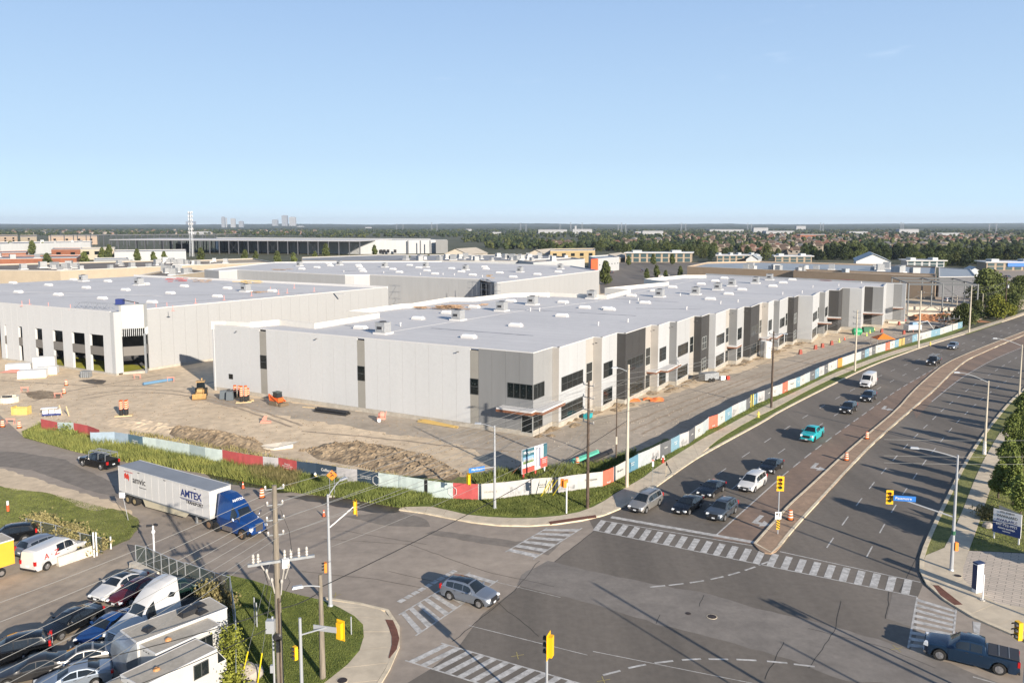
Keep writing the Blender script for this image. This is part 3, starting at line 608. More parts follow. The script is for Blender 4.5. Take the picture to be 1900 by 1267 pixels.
# canopies over the doors
def canopy(par, a, b, s0, s1, z, dep, th=.5, out=1, m=None):
    u = unit(a, b); nx, ny = u[1] * out, -u[0] * out
    def q(s, k): return (a[0] + u[0] * s + nx * k, a[1] + u[1] * s + ny * k)
    c = MB().prism([q(s0, .05), q(s1, .05), q(s1, dep), q(s0, dep)], z, z + th * .6).build('canopy', m_wood, par, world=True)
    MB().prism([q(s0 + .08, .06), q(s1 - .08, .06), q(s1 - .02, dep - .06), q(s0 + .02, dep - .06)], z + th * .6, z + th).build('canopy_top', m_cope, c, world=True)
canopy(B, Lc, corner, Ll - 5.2, Ll + .8, 3.6, 2.0, .62); canopy(B, *FS[0][2:4], -.8, 6.9, 3.603, 2.0, .62)
for i, s0, s1 in ((6, -3.2, 0), (7, -2.2, 1.2)): pass
canopy(B, *FS[6][2:4], 11.0, 14.6, 3.7, 1.9); canopy(B, *FS[8][2:4], .0, 8.5, 3.75, 1.9)
canopy(B, *FS[14][2:4], 10.0, 14.8, 3.9, 2.2); canopy(B, *FS[18][2:4], 9.5, 14.0, 3.7, 2.2); canopy(B, *FS[20][2:4], 0, 8.5, 3.75, 2.2)
canopy(B, *FS[27][2:4], -1.5, 3.5, 3.8, 2.2); canopy(B, *FS[29][2:4], 0, 3.6, 4.4, 2.4); canopy(B, *FS[34][2:4], 0., 5.5, 4.2, 2.6); canopy(B, *FS[38][2:4], 0, 3.0, 4.6, 2.6)
# small lamp heads under the parapet
m_lamp = mat('wall lamp', (.08, .08, .08), .5)
for i in (3, 7, 9, 11, 15, 17, 19, 21, 23):
    a, b = FS[i][2:4]; x, y = lerp(a, b, .5); MB().box((x - .3, y - .5, HB - .8), (.3, .3, .12), R(-29)).build('wall_lamp', m_lamp, B, world=True)
for s in (s_at(444), s_at(592), s_at(853)):
    x, y = lerp(Lc, corner, s / Ll); MB().box((x - .25, y - .35, HB - .7), (.3, .25, .12), R(28)).build('wall_lamp', m_lamp, B, world=True)
# blue-grey area on the neighbour's plain side wall is this warehouse's cast shadow
# ---- left warehouse under construction
HA = 13.2
FAc = G(216, 697); Ra = G(720, 533, HA)
A = thing('unfinished_warehouse', 'unfinished grey warehouse with open black window bays and half clad corner tower', 'warehouse', (*FAc, 0))
ua = unit(FAc, Ra); la = dirv(-61.2)   # left direction
def A_(s, l, ): return (FAc[0] + ua[0] * s + la[0] * l, FAc[1] + ua[1] * s + la[1] * l)
LA = math.dist(FAc, Ra); WA = math.dist(Ra, G(252, 511, HA))
def la_at(u):  # distance to the left along the yard front for column u
    return min((k * .1 for k in range(0, 900)), key=lambda k: abs(Px(*A_(0, k), 5)[0] - u))
def ra_at(u): return min((k * .1 for k in range(0, 900)), key=lambda k: abs(Px(*A_(k, 0), 5)[0] - u))
openings = [(la_at(a), la_at(b)) for a, b in ((193, 168), (158, 134.5), (117.5, 99.5), (79, 66.5), (42, 35), (12.5, 9.5))]
cur = 1.2; LAE = la_at(1.5)
m_gfloor = mat('yellow green rubber floor', (.30, .30, .03), .9, var=.3, scale=.4)
for o0, o1 in openings + [(LAE, 0)]:
    wall_panels(A, A_(0, o0), A_(0, cur), .4, HA, 3.0, m_wall, t=.5, out=1)
    if o1:
        wall_panels(A, A_(0, o1), A_(0, o0), 8.2, HA, 4., m_wall, t=.5); wall_panels(A, A_(0, o1), A_(0, o0), 3.9, 5.7, 4., m_dark2 if False else mat('taupe spandrel', (.16, .15, .14), .8), t=.35, name='spandrel')
        cur = o1
wall_panels(A, A_(0, LAE), A_(0, 0), -.2, .38, 8, m_found, t=.6, name='foundation_wall')
# corner tower: sheathing above, studs, open bays below
ts = ra_at(272)
m_tyv = mat('white building wrap', (.50, .50, .47), .7, var=.03, scale=1)
wall_panels(A, A_(0, 1.2), A_(0, .1), .4, HA, 3, m_white, t=.6)
MB().prism([A_(.02, 0), A_(1.6, 0), A_(1.6, .6), A_(.02, .6)], .4, HA).build('corner_pier', m_white, A, world=True)
tw = MB().prism([A_(1.6, -.15), A_(5.0, -2.3), A_(ts + .3, -.2), A_(ts + .3, .6), A_(1.6, .6)], 9.6, HA + 1.3); tw.build('tower_cladding', m_tyv, A, world=True)
tp_ = [A_(1.6, -.15), A_(5.0, -2.3), A_(ts + .3, -.2)]
studs = MB()
for a, b, n in ((tp_[0], tp_[1], 11), (tp_[1], tp_[2], 9)):
    for i in range(n + 1): x, y = lerp(a, b, i / n); studs.box((x, y, 8.8), (.12, .12, 1.6), R(30))
studs.build('stud_wall', m_galv, A, world=True)
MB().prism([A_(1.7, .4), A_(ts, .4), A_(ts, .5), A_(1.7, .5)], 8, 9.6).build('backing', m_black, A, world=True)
for a, b in ((tp_[0], tp_[1]), (tp_[1], tp_[2])): wall_panels(A, a, b, 3.9, 5.8, 8, MATS['taupe spandrel'], t=.4, name='spandrel')
for q in (tp_[1],): MB().box((q[0], q[1], 4.2), (.35, .35, 8.4)).build('column', m_galv, A, world=True)
MB().prism([A_(1.5, .2), A_(5, -2.2), A_(ts + .2, -.1), A_(ts + .2, .2)], 0, .5).build('foundation_wall', m_found, A, world=True)
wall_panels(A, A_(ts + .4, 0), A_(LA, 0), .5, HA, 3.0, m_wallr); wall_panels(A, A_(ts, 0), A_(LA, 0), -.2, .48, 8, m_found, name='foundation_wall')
MB().sheet([A_(0, WA), A_(0, 0), A_(LA, 0), A_(LA, WA)], HA - .3).build('roof', m_roof, A, world=True)
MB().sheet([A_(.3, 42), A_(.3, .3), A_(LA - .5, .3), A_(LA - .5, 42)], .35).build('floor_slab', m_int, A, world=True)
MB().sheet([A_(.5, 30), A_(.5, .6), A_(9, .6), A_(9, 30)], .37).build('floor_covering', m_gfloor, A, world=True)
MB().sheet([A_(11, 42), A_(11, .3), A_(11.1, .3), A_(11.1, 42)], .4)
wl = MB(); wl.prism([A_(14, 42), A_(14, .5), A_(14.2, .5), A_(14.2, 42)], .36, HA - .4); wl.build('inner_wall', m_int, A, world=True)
parapet(A, [A_(0, WA), A_(0, 1.2)], HA - .3, HA + .15, .35); parapet(A, [A_(ts + .4, 0), A_(LA, 0)], HA - .3, HA + .15, .35); parapet(A, [A_(LA, 0), A_(LA, WA)], HA - .4, HA + .3, .35)
wall_panels(A, A_(0, WA), A_(0, LAE + 4), .0, HA, 3, m_wall)
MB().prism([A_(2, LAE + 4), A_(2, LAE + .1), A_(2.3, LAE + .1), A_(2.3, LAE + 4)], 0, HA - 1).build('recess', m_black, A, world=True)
bw = MB().prism([A_(LA, 0), A_(LA, WA), A_(LA - .3, WA), A_(LA - .3, 0)], 0, HA - .4); bw.build('rear_wall', m_wall, A, world=True)
ZA = HA - .29
for q in ((252, 514, 640, 546), (0, 540, 300, 549), (384, 526, 600, 536)): roof_line(A, *q, ZA, .25)
for q in ((0, 548, 230, 537), (110, 552, 640, 542), (250, 566, 560, 546), (20, 530, 250, 520)): roof_line(A, *q, ZA, .3, m_damp, .012)
for u, v in ((155, 522), (456, 541), (258, 529)): rtu(A, u, v, ZA)
for u, v in ((24, 526), (90, 530), (34, 543), (108, 548), (160, 535), (200, 523), (190, 555), (233, 539), (282, 562), (342, 532), (422, 536), (505, 541), (403, 551), (316, 545), (136, 520), (270, 528)): skylight(A, u, v, ZA)
# guard posts and crates on its roof are added with the small things
# ---- middle warehouse
HC = 12.6
K = G(923, 525.5, HC); C_ = thing('rear_warehouse', 'large white roofed grey warehouse standing behind the corner warehouse', 'warehouse', (*K, 0))
Re = G(1112, 502.5, HC); Lp = G(891, 519, HC); L2 = G(686, 510.6, HC); L3 = G(656, 511, HC); L4 = G(640, 511.2, HC); L5 = G(440, 501.5, HC); L6 = G(406, 503.5, HC); L7 = G(379, 501, HC)
uc = unit(K, Re)
m_cl = m_wall2
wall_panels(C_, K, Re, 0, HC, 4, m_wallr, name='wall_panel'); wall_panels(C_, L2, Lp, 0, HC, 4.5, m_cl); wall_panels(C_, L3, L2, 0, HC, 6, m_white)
wall_panels(C_, L5, L4, 0, HC, 4.5, m_cl); wall_panels(C_, L6, L5, 0, HC, 6, m_white); wall_panels(C_, L7, L6, 0, HC, 6, m_cl); wall_panels(C_, L4, L3, 0, HC, 6, m_cl)
wall_panels(C_, (K[0] - 1, K[1] + .6), K, 0, HC, 6, m_white); wall_panels(C_, (Lp[0] + 2, Lp[1] + 3.5), (K[0] - 1, K[1] + .6), 0, HC, 6, m_mid); wall_panels(C_, Lp, (Lp[0] + 2, Lp[1] + 3.5), 0, HC, 6, m_mid)
RB, RB2, RB3 = G(1060, 494, HC), G(820, 485.5, HC), G(510, 487, HC)
MB().sheet([K, Re, RB, RB2, RB3, L7, L6, L5, L4, L3, L2, Lp], HC - .2).build('roof', m_roof, C_, world=True)
parapet(C_, [K, Re], HC, HC + .25, .35); parapet(C_, [L7, L6, L5, L4, L3, L2, Lp, K], HC, HC + .25, .35); parapet(C_, [Re, RB, RB2, RB3, L7], -.1, HC + .25, .3, m_wall)
ZC = HC - .19
for q in ((560, 507, 660, 503), (640, 503, 820, 494), (870, 506, 1010, 499), (500, 500, 620, 497), (700, 507, 820, 501)): roof_line(C_, *q, ZC, .35, m_damp, .012)
for u, v in ((714, 496), (630, 492), (864, 501), (965, 505), (556, 494), (790, 496), (1040, 499)): rtu(C_, u, v, ZC)
for u, v in ((667, 496), (671, 500.5), (674, 504.5), (665, 493), (729, 500.5), (777, 497.5), (741, 506), (792, 503), (807, 509), (838, 499), (856, 505), (877, 511), (902, 500), (927, 507), (952, 515), (997, 510), (1036, 505.5), (613, 494), (610, 490), (588, 497), (560, 500), (899, 496), (760, 493)): skylight(C_, u, v, ZC, s=1.1)
for u, v in ((638, 505), (712, 507), (780, 510), (822, 510), (843, 511), (895, 514)): vent(C_, u, v, ZC)

# ---- plainer buildings beyond: footprint from roof corners
def block(name, label, px, h, wm, rm=None, cat='building', par=.5, bands=None, units=0, seed=1, loc=None, wpan=None, pm=None):
    P = [G(u, v, h) for u, v in px]; o = thing(name, label, cat, (*P[0], 0)); n = len(P)
    A_r = sum(P[i][0] * P[(i + 1) % n][1] - P[(i + 1) % n][0] * P[i][1] for i in range(n)); Q = P if A_r > 0 else P[::-1]
    for a, b in zip(Q, Q[1:] + Q[:1]):
        ny = (b[0] - a[0]); nx = -(b[1] - a[1])
        mb = MB(); mb.prism([a, b, offset([a, b], .3)[1], offset([a, b], .3)[0]], -.1, h + par - .01); mb.build('wall', wm, o, world=True)
        mb = MB(); aa, bb = offset([a, b], -.05); mb.prism([aa, bb, offset([a, b], .35)[1], offset([a, b], .35)[0]], h + par - .008, h + par + .2); mb.build('coping', pm or m_cope, o, world=True)
        if bands:
            out = offset([a, b], -.02); Lb = math.dist(a, b); nb = max(1, int(Lb / bands[0])); u = unit(a, b)
            if Px(*lerp(a, b, .5), 3)[1] and (-(b[0] - a[0]) * 0 + (a[1] + b[1]) / 2 * (b[0] - a[0]) - (a[0] + b[0]) / 2 * (b[1] - a[1])) > 0 and nb < 60:
                for i in range(nb):
                    s = Lb * (i + .5) / nb; w_ = bands[1] / 2
                    for z0, z1 in bands[2]:
                        p0 = (a[0] + u[0] * (s - w_) + u[1] * .06, a[1] + u[1] * (s - w_) - u[0] * .06); p1 = (a[0] + u[0] * (s + w_) + u[1] * .06, a[1] + u[1] * (s + w_) - u[0] * .06)
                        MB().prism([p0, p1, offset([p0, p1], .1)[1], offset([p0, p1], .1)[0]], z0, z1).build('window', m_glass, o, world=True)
    MB().sheet(Q, h - .05).build('roof', rm or m_roof, o, world=True)
    rr = random.Random(seed)
    for i in range(units):
        s, t = rr.uniform(.08, .92), rr.uniform(.1, .9)
        a, b = lerp(P[0], P[1], s), lerp(P[3], P[2], s); x, y = lerp(a, b, t)
        q = put(RTU[0], o, x, y, h - .04, rr.uniform(0, 3), rr.uniform(.9, 1.7)); put(RTU[1], q, 0, 0, 0, rel=False)
    return o
m_tan = mat('tan stucco', (.36, .31, .24), .9, var=.05, scale=.3); m_tanr = mat('brown gravel roof', (.16, .14, .125), .95, var=.25, scale=.1)
m_brick_r = mat('orange brick', (.27, .105, .06), .9, scale=.3, col2=(.22, .085, .05)); m_brown = mat('brown tan block wall', (.34, .255, .18), .9, var=.05, scale=.3)
m_metr = mat('blue grey metal roof', (.36, .385, .40), .5, .2, var=.08, scale=.1); m_grr = mat('grey roof', (.26, .27, .29), .9, var=.2, scale=.08); m_orange_w = mat('orange wall', (.80, .10, .03), .7)
m_yel = mat('ochre wall', (.34, .26, .14), .85, var=.05, scale=.3); m_blue_w = mat('bright blue wall', (.03, .16, .55), .6)
block('low_industrial_building', 'long low tan industrial building with brown roof behind the unfinished warehouse', [(-60, 503), (112, 504.5), (420, 491), (330, 484), (-60, 494)], 8.5, m_tan, m_tanr, units=26, seed=5)
block('low_industrial_building', 'short tan industrial block with brown roof beside the white corner of the rear warehouse', [(250, 515), (300, 517), (382, 506), (330, 499)], 10, m_tan, m_tanr, units=7, seed=6)
block('low_industrial_building', 'narrow tan annex with three dark roof units behind the middle white roof', [(330, 494), (508, 489), (470, 481), (330, 486)], 8, m_tan, m_tan, units=4, seed=7)
block('brick_building', 'long orange brick building with flat pale roof at the left edge', [(-60, 484), (142, 481), (150, 475), (-60, 477)], 8, m_brick_r, m_grr, par=.8, units=6, seed=8)
block('brick_building', 'small orange brick building at the left edge with pale roof edge', [(-60, 472), (48, 470), (52, 466), (-60, 468)], 8, m_brick_r, m_grr)
block('brick_building', 'orange brick building with white framed windows left of the conifers', [(95, 464), (148, 464), (152, 461), (100, 461)], 9, m_brick_r, m_grr, bands=(12, 4, ((1.5, 3.5), (5, 7))))
block('office_building', 'cream office block with a few dark windows behind the brick building', [(149, 463.5), (212, 463), (214, 460), (152, 460.5)], 9, mat('cream stucco', (.40, .36, .29), .9, var=.04, scale=.2), m_grr, bands=(9, 5, ((4.5, 7.5),)))
block('industrial_building', 'long white industrial building in the left distance', [(0, 454), (168, 450.5), (170, 448), (0, 450)], 11, m_white, m_grr, units=6, seed=2)
block('industrial_building', 'pale low building with white wall below the steel frame', [(212, 469), (345, 467.5), (345, 464), (212, 465)], 7, m_white, m_grr)
block('brick_building', 'grey roofed shed among the conifers on the left', [(174, 484.5), (240, 482.5), (236, 479), (176, 480)], 6, m_mid, m_metr)
block('townhouse_row', 'row of cream townhouses at the far left', [(-30, 440), (32, 439), (32, 436), (-30, 437)], 11, mat('peach stucco', (.40, .31, .24), .9), m_tanr, bands=(16, 4, ((2, 5), (6.5, 9.5))))
block('townhouse_row', 'second row of cream townhouses right of the far left row', [(38, 440.5), (68, 440), (68, 437), (38, 437)], 11, m_tan, m_tanr, bands=(16, 4, ((2, 5), (6.5, 9.5))))
block('townhouse_row', 'pale townhouse row behind the steel frame columns', [(90, 440), (180, 440), (180, 438), (90, 438)], 12, mat('peach stucco', (.40, .31, .24), .9), m_tanr, bands=(16, 4, ((2, 5), (6.5, 9.5))))
fw = block('white_warehouse', 'big white warehouse with grey end wall right of the steel frame', [(668, 447.5), (748, 447), (808, 446.5), (829, 446.5), (800, 444.2), (500, 442.5), (400, 442), (405, 444), (520, 446)], 14, m_white, m_white, par=.6)
P1, P2 = G(809, 446.8, 14), G(831, 446.5, 14)
MB().prism([(P1[0], P1[1] - 2), (P2[0], P2[1] - 2), (P2[0], P2[1]), (P1[0], P1[1])], 0, 14.6).build('end_wall', m_mid, fw, world=True)
for u in (757, 780, 798):
    x, y = G(u, 447, 14); MB().box((x, y - 1, 7.2), (1.2, .6, 14.2)).build('downpipe', m_steel, fw, world=True)
for u in (673, 680, 686, 707, 713, 720, 733):
    x, y = G(u, 447.3, 14); MB().box((x, y - 1, 3.0), (2.9, .6, 3.6)).build('dock_door', m_black, fw, world=True)
block('industrial_building', 'flat white roofed building with many roof units behind the middle warehouse', [(560, 486), (1000, 486), (1070, 480), (1000, 474), (700, 474), (560, 479)], 8, m_cl, m_grr, units=34, seed=12, pm=m_tan)
block('industrial_building', 'white low building with dark logo panel behind the rear warehouse', [(990, 489.5), (1085, 482.5), (1060, 479.5), (960, 484)], 8.5, m_white, m_grr, units=2)
ow = block('industrial_building', 'white building with an orange end wall beside the parking lot', [(1110, 482), (1149, 478.5), (1130, 474.5), (1092, 477)], 8.5, m_white, m_metr, bands=(5, 1.2, ((4.6, 5.3),)))
a_, b_ = G(1097, 482.6, 8.5), G(1109.5, 482.1, 8.5); MB().prism([a_, b_, (b_[0], b_[1] + 2), (a_[0], a_[1] + 2)], 0, 9).build('orange_wall', m_orange_w, ow, world=True)
block('retail_building', 'ochre two storey building with dark windows in the middle distance', [(1021, 467), (1104, 466), (1104, 462), (1025, 463)], 9.5, m_yel, m_grr, bands=(7, 3.5, ((1.2, 4.2), (5.5, 8))))
def gable(name, label, u0, u1, v, vr, depth, wm, rm, blue=True):
    h = 6.; a, b = G(u0, v, 0), G(u1, v, 0); o = thing(name, label, 'building', (*a, 0)); hr = height_at(*lerp(a, b, .5), vr); he = height_at(*a, vr + (v - vr) * .45); d = depth
    a3, b3, c3 = (*a, 0), (*b, 0), (*lerp(a, b, .5), hr)
    MB().add([a3, b3, (b[0], b[1], he), c3, (a[0], a[1], he)], [(0, 1, 2, 3, 4)]).build('front_wall', wm, o, world=True)
    MB().add([(a[0], a[1], 0), (a[0], a[1], he), (a[0] + d * .4, a[1] + d, he), (a[0] + d * .4, a[1] + d, 0), (b[0], b[1], 0), (b[0], b[1], he), (b[0] + d * .4, b[1] + d, he), (b[0] + d * .4, b[1] + d, 0)], [(0, 1, 2, 3), (4, 7, 6, 5)]).build('side_wall', wm, o, world=True)
    e = 1.
    MB().add([(a[0] - e, a[1] - e, he - .3), (c3[0], c3[1] - e, hr + .3), (c3[0] + d * .4, c3[1] + d, hr + .3), (a[0] - e + d * .4, a[1] + d, he - .3), (b[0] + e, b[1] - e, he - .3), (b[0] + e + d * .4, b[1] + d, he - .3)], [(0, 1, 2, 3), (1, 4, 5, 2)]).build('roof', rm, o, world=True)
    return o
m_gab = mat('beige siding', (.43, .39, .33), .9, var=.05, scale=.2)
gable('gabled_hall', 'beige gabled hall beside the far white warehouse', 823, 868, 484, 462, 40, m_gab, m_gab)
gable('gabled_hall', 'second beige gabled hall left of the ochre building', 972, 1015, 487, 464, 40, m_gab, m_gab)
gable('gabled_hall', 'beige gabled roof behind the white building with the orange end', 1108, 1148, 487, 472, 40, m_gab, m_gab)
gable('gabled_shop', 'white gabled shop front roof with blue edges on the brown warehouse', 1588, 1650, 500, 472.5, 60, m_wall, m_metr)
gable('gabled_shop', 'small white gabled shop front with grey roof at the far side of the brown warehouse', 1384, 1405, 490, 474, 40, m_white, m_metr)
bw_ = block('brown_warehouse', 'long low brown warehouse with blue grey roof behind the right end of the long one', [(1275, 497), (1470, 505), (1735, 515.5), (1737, 497), (1640, 493), (1410, 487), (1312, 489)], 8.5, m_brown, m_metr, par=.6, units=24, seed=3, pm=mat('tan coping', (.55, .46, .36), .8))
u_, v_ = 1332, 505
block('brown_warehouse_annex', 'projecting lower half of the brown warehouse with its own white coping', [(1472, 505.5), (1737, 517.5), (1737, 512), (1478, 502)], 8.7, m_brown, m_metr, par=.7, pm=m_brown)
st_ = block('metal_roof_shed', 'metal deck roof on steel joists right of the brown warehouse', [(1742, 515), (1812, 514), (1800, 500), (1742, 497)], 8.5, m_steel, m_metr, par=.1, pm=m_cope)
gable('gabled_shop', 'grey gabled roof beyond the steel deck', 1788, 1830, 520, 497, 20, m_metr, m_metr)
# retail strip with stone piers
def strip_shop(label, u0, u1, v, vt, seed, m=None, nb=6, blue=None):
    a, b = G(u0, v), G(u1, v); h = height_at(*a, vt) * .9; o = thing('shop_building', label, 'shop', (*a, 0)); L = math.dist(a, b); u = unit(a, b); rr = random.Random(seed)
    m_st = m or mat('sandy stone', (.33, .265, .20), .9, var=.08, scale=.4)
    MB().prism([a, b, (b[0] + 6, b[1] + 22), (a[0] + 6, a[1] + 22)], 0, h - .6).build('wall', m_st, o, world=True)
    MB().prism([(a[0] - 1.5, a[1] - 1.5), (b[0] + 1.5, b[1] - 1.5), (b[0] + 8, b[1] + 24), (a[0] + 5, a[1] + 24)], h - .6, h).build('roof', m_cope, o, world=True)
    for i in range(nb):
        s0 = L * (i + .14) / nb; s1 = L * (i + .86) / nb
        for z0, z1 in ((.4, h * .42), (h * .52, h - 1.2)):
            p0 = (a[0] + u[0] * s0 + u[1] * .2, a[1] + u[1] * s0 - u[0] * .2); p1 = (a[0] + u[0] * s1 + u[1] * .2, a[1] + u[1] * s1 - u[0] * .2)
            MB().prism([p0, p1, (p1[0], p1[1] + .4), (p0[0], p0[1] + .4)], z0, z1).build('window', mat('tinted shop glass', (.04, .075, .085), .2, spec=.8), o, world=True)
    if blue:
        p0, p1 = lerp(a, b, blue[0]), lerp(a, b, blue[1]); MB().prism([(p0[0], p0[1] - .8), (p1[0], p1[1] - .8), (p1[0], p1[1] - .2), (p0[0], p0[1] - .2)], h * .45, h + .3).build('fascia', blue[2], o, world=True)
    for s0, s1 in ((.12, .26), (.72, .86)):
        p0, p1 = lerp(a, b, s0), lerp(a, b, s1); MB().prism([(p0[0], p0[1] + 2), (p1[0], p1[1] + 2), (p1[0], p1[1] + 9), (p0[0], p0[1] + 9)], h, h + 1.8).build('clerestory', m_metr, o, world=True)
    return o
strip_shop('two storey stone and glass shops beyond the parking lot', 1160, 1282, 487, 466.5, 1, nb=9)
strip_shop('sandy shop building with tower behind the brown warehouse', 1330, 1366, 488, 471.5, 2, nb=3)
strip_shop('sandy shops with glazed roof light behind the brown warehouse', 1366, 1406, 487, 471.5, 3, nb=3)
strip_shop('pale shops with blue glazed block at the right of the row', 1438, 1506, 487, 473.5, 4, nb=5)
strip_shop('low shops with grey roof box right of the gabled shop', 1683, 1752, 496, 481.5, 5, nb=5, m=m_white)
strip_shop('shop building with bright blue fascia at the right edge', 1830, 1930, 502, 484, 6, nb=6, blue=(.38, 1.0, m_blue_w))
# parking lots
struct('parking_lot', MB().sheet(W([(1114, 545), (1112, 503), (1150, 486), (1500, 489), (1480, 500), (1275, 505), (1275, 520), (1165, 540)]), .02), m_asph)
struct('parking_lot', MB().sheet(W([(1735, 556), (1740, 517), (1900, 495), (2100, 500), (2050, 540), (1860, 545), (1830, 575)]), .02), m_asph_far)

# ---- steel frames
def steel_frame(label, cols_px, zt, depth, spacing, deck=None, brace=True, base=0., rows=3, name='steel_frame', m=None, z2=None, wd=.45):
    m = m or m_steel; a, b = G(*cols_px[0]), G(*cols_px[1]); L = math.dist(a, b); u = unit(a, b); d = (depth[0], depth[1]); o = thing(name, label, 'steel frame', (*a, 0)); n = max(2, round(L / spacing))
    for r in range(rows):
        for i in range(n + 1):
            x, y = lerp(a, b, i / n); x += d[0] * r / max(1, rows - 1); y += d[1] * r / max(1, rows - 1)
            MB().box((x, y, zt / 2), (wd, wd, zt)).build('column', m, o, world=True)
            if brace and i < n and i % 4 == 1 and r in (0,):
                x2, y2 = lerp(a, b, (i + 1) / n); MB().bar((x, y, 1), (x2, y2, zt - 1), .12).bar((x, y, zt - 1), (x2, y2, 1), .12).build('brace', m, o, world=True)
        p, q = (a[0] + d[0] * r / max(1, rows - 1), a[1] + d[1] * r / max(1, rows - 1)), (b[0] + d[0] * r / max(1, rows - 1), b[1] + d[1] * r / max(1, rows - 1))
        MB().prism([(p[0], p[1] - .15), (q[0], q[1] - .15), (q[0], q[1] + .15), (p[0], p[1] + .15)], zt - .7, zt).build('beam', m, o, world=True)
    for i in range(n + 1):
        x, y = lerp(a, b, i / n); MB().bar((x, y, zt - .3), (x + d[0], y + d[1], zt - .3), .22, n=4).build('joist', m, o, world=True)
    if deck: MB().prism([a, b, (b[0] + d[0], b[1] + d[1]), (a[0] + d[0], a[1] + d[1])], zt + .02, zt + .5).build('roof_deck', deck, o, world=True)
    return o
m_steel_l = mat('pale primed steel', (.26, .28, .31), .6, .2)
steel_frame('long steel frame with white roof deck in front of the far white warehouse', ((204, 469), (668, 474)), 14.5, (20, 90), 12, deck=m_roof, rows=3, m=m_steel, wd=.9)
steel_frame('distant dark steel frame left of the roofed one', ((95, 458), (420, 455)), 17, (0, 60), 17, rows=2, wd=.9, brace=False)
o = block('warehouse_shell', 'white walled shell visible through the long steel frame', [(470, 452.4), (668, 452.8), (668, 451), (470, 450.8)], 9, m_white, m_white)
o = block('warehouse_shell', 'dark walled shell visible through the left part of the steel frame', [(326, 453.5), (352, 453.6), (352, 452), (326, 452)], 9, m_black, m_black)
F0, F1 = G(1684, 578), G(1810, 578)
o = steel_frame('grey steel frame of a new building behind the end of the long warehouse', ((1684, 578), (1812, 581)), 10.3, (10, 34), 11.5, rows=3, m=mat('grey steel', (.13, .14, .15), .55, .3), wd=.38)
# ------------------------------------------------------------------ vehicles
m_tyre = mat('tyre rubber', (.018, .018, .018), .9); m_rim = mat('alloy rim', (.45, .45, .46), .35, .8); m_rimd = mat('dark rim', (.06, .06, .06), .4, .5)
m_cglass = mat('car glass', (.012, .016, .02), .06, spec=.9); m_under = mat('underbody', (.01, .01, .01), .9)
m_lampw = mat('headlamp', (.72, .74, .76), .15, spec=.9); m_lampr = mat('tail lamp red', (.42, .012, .012), .25); m_plate = mat('licence plate', (.7, .72, .75), .5)
m_chrome = mat('chrome', (.6, .6, .62), .15, 1.); m_plas = mat('black trim', (.02, .02, .022), .5)
def paint(name, c, rough=.28, metal=.3): return mat(name, c, rough, metal, coat=.6)
def ip(tab, x):
    if x <= tab[0][0]: return tab[0][1]
    for (a, b), (c, d) in zip(tab, tab[1:]):
        if x <= c: t = (x - a) / (c - a); return b + (d - b) * t
    return tab[-1][1]
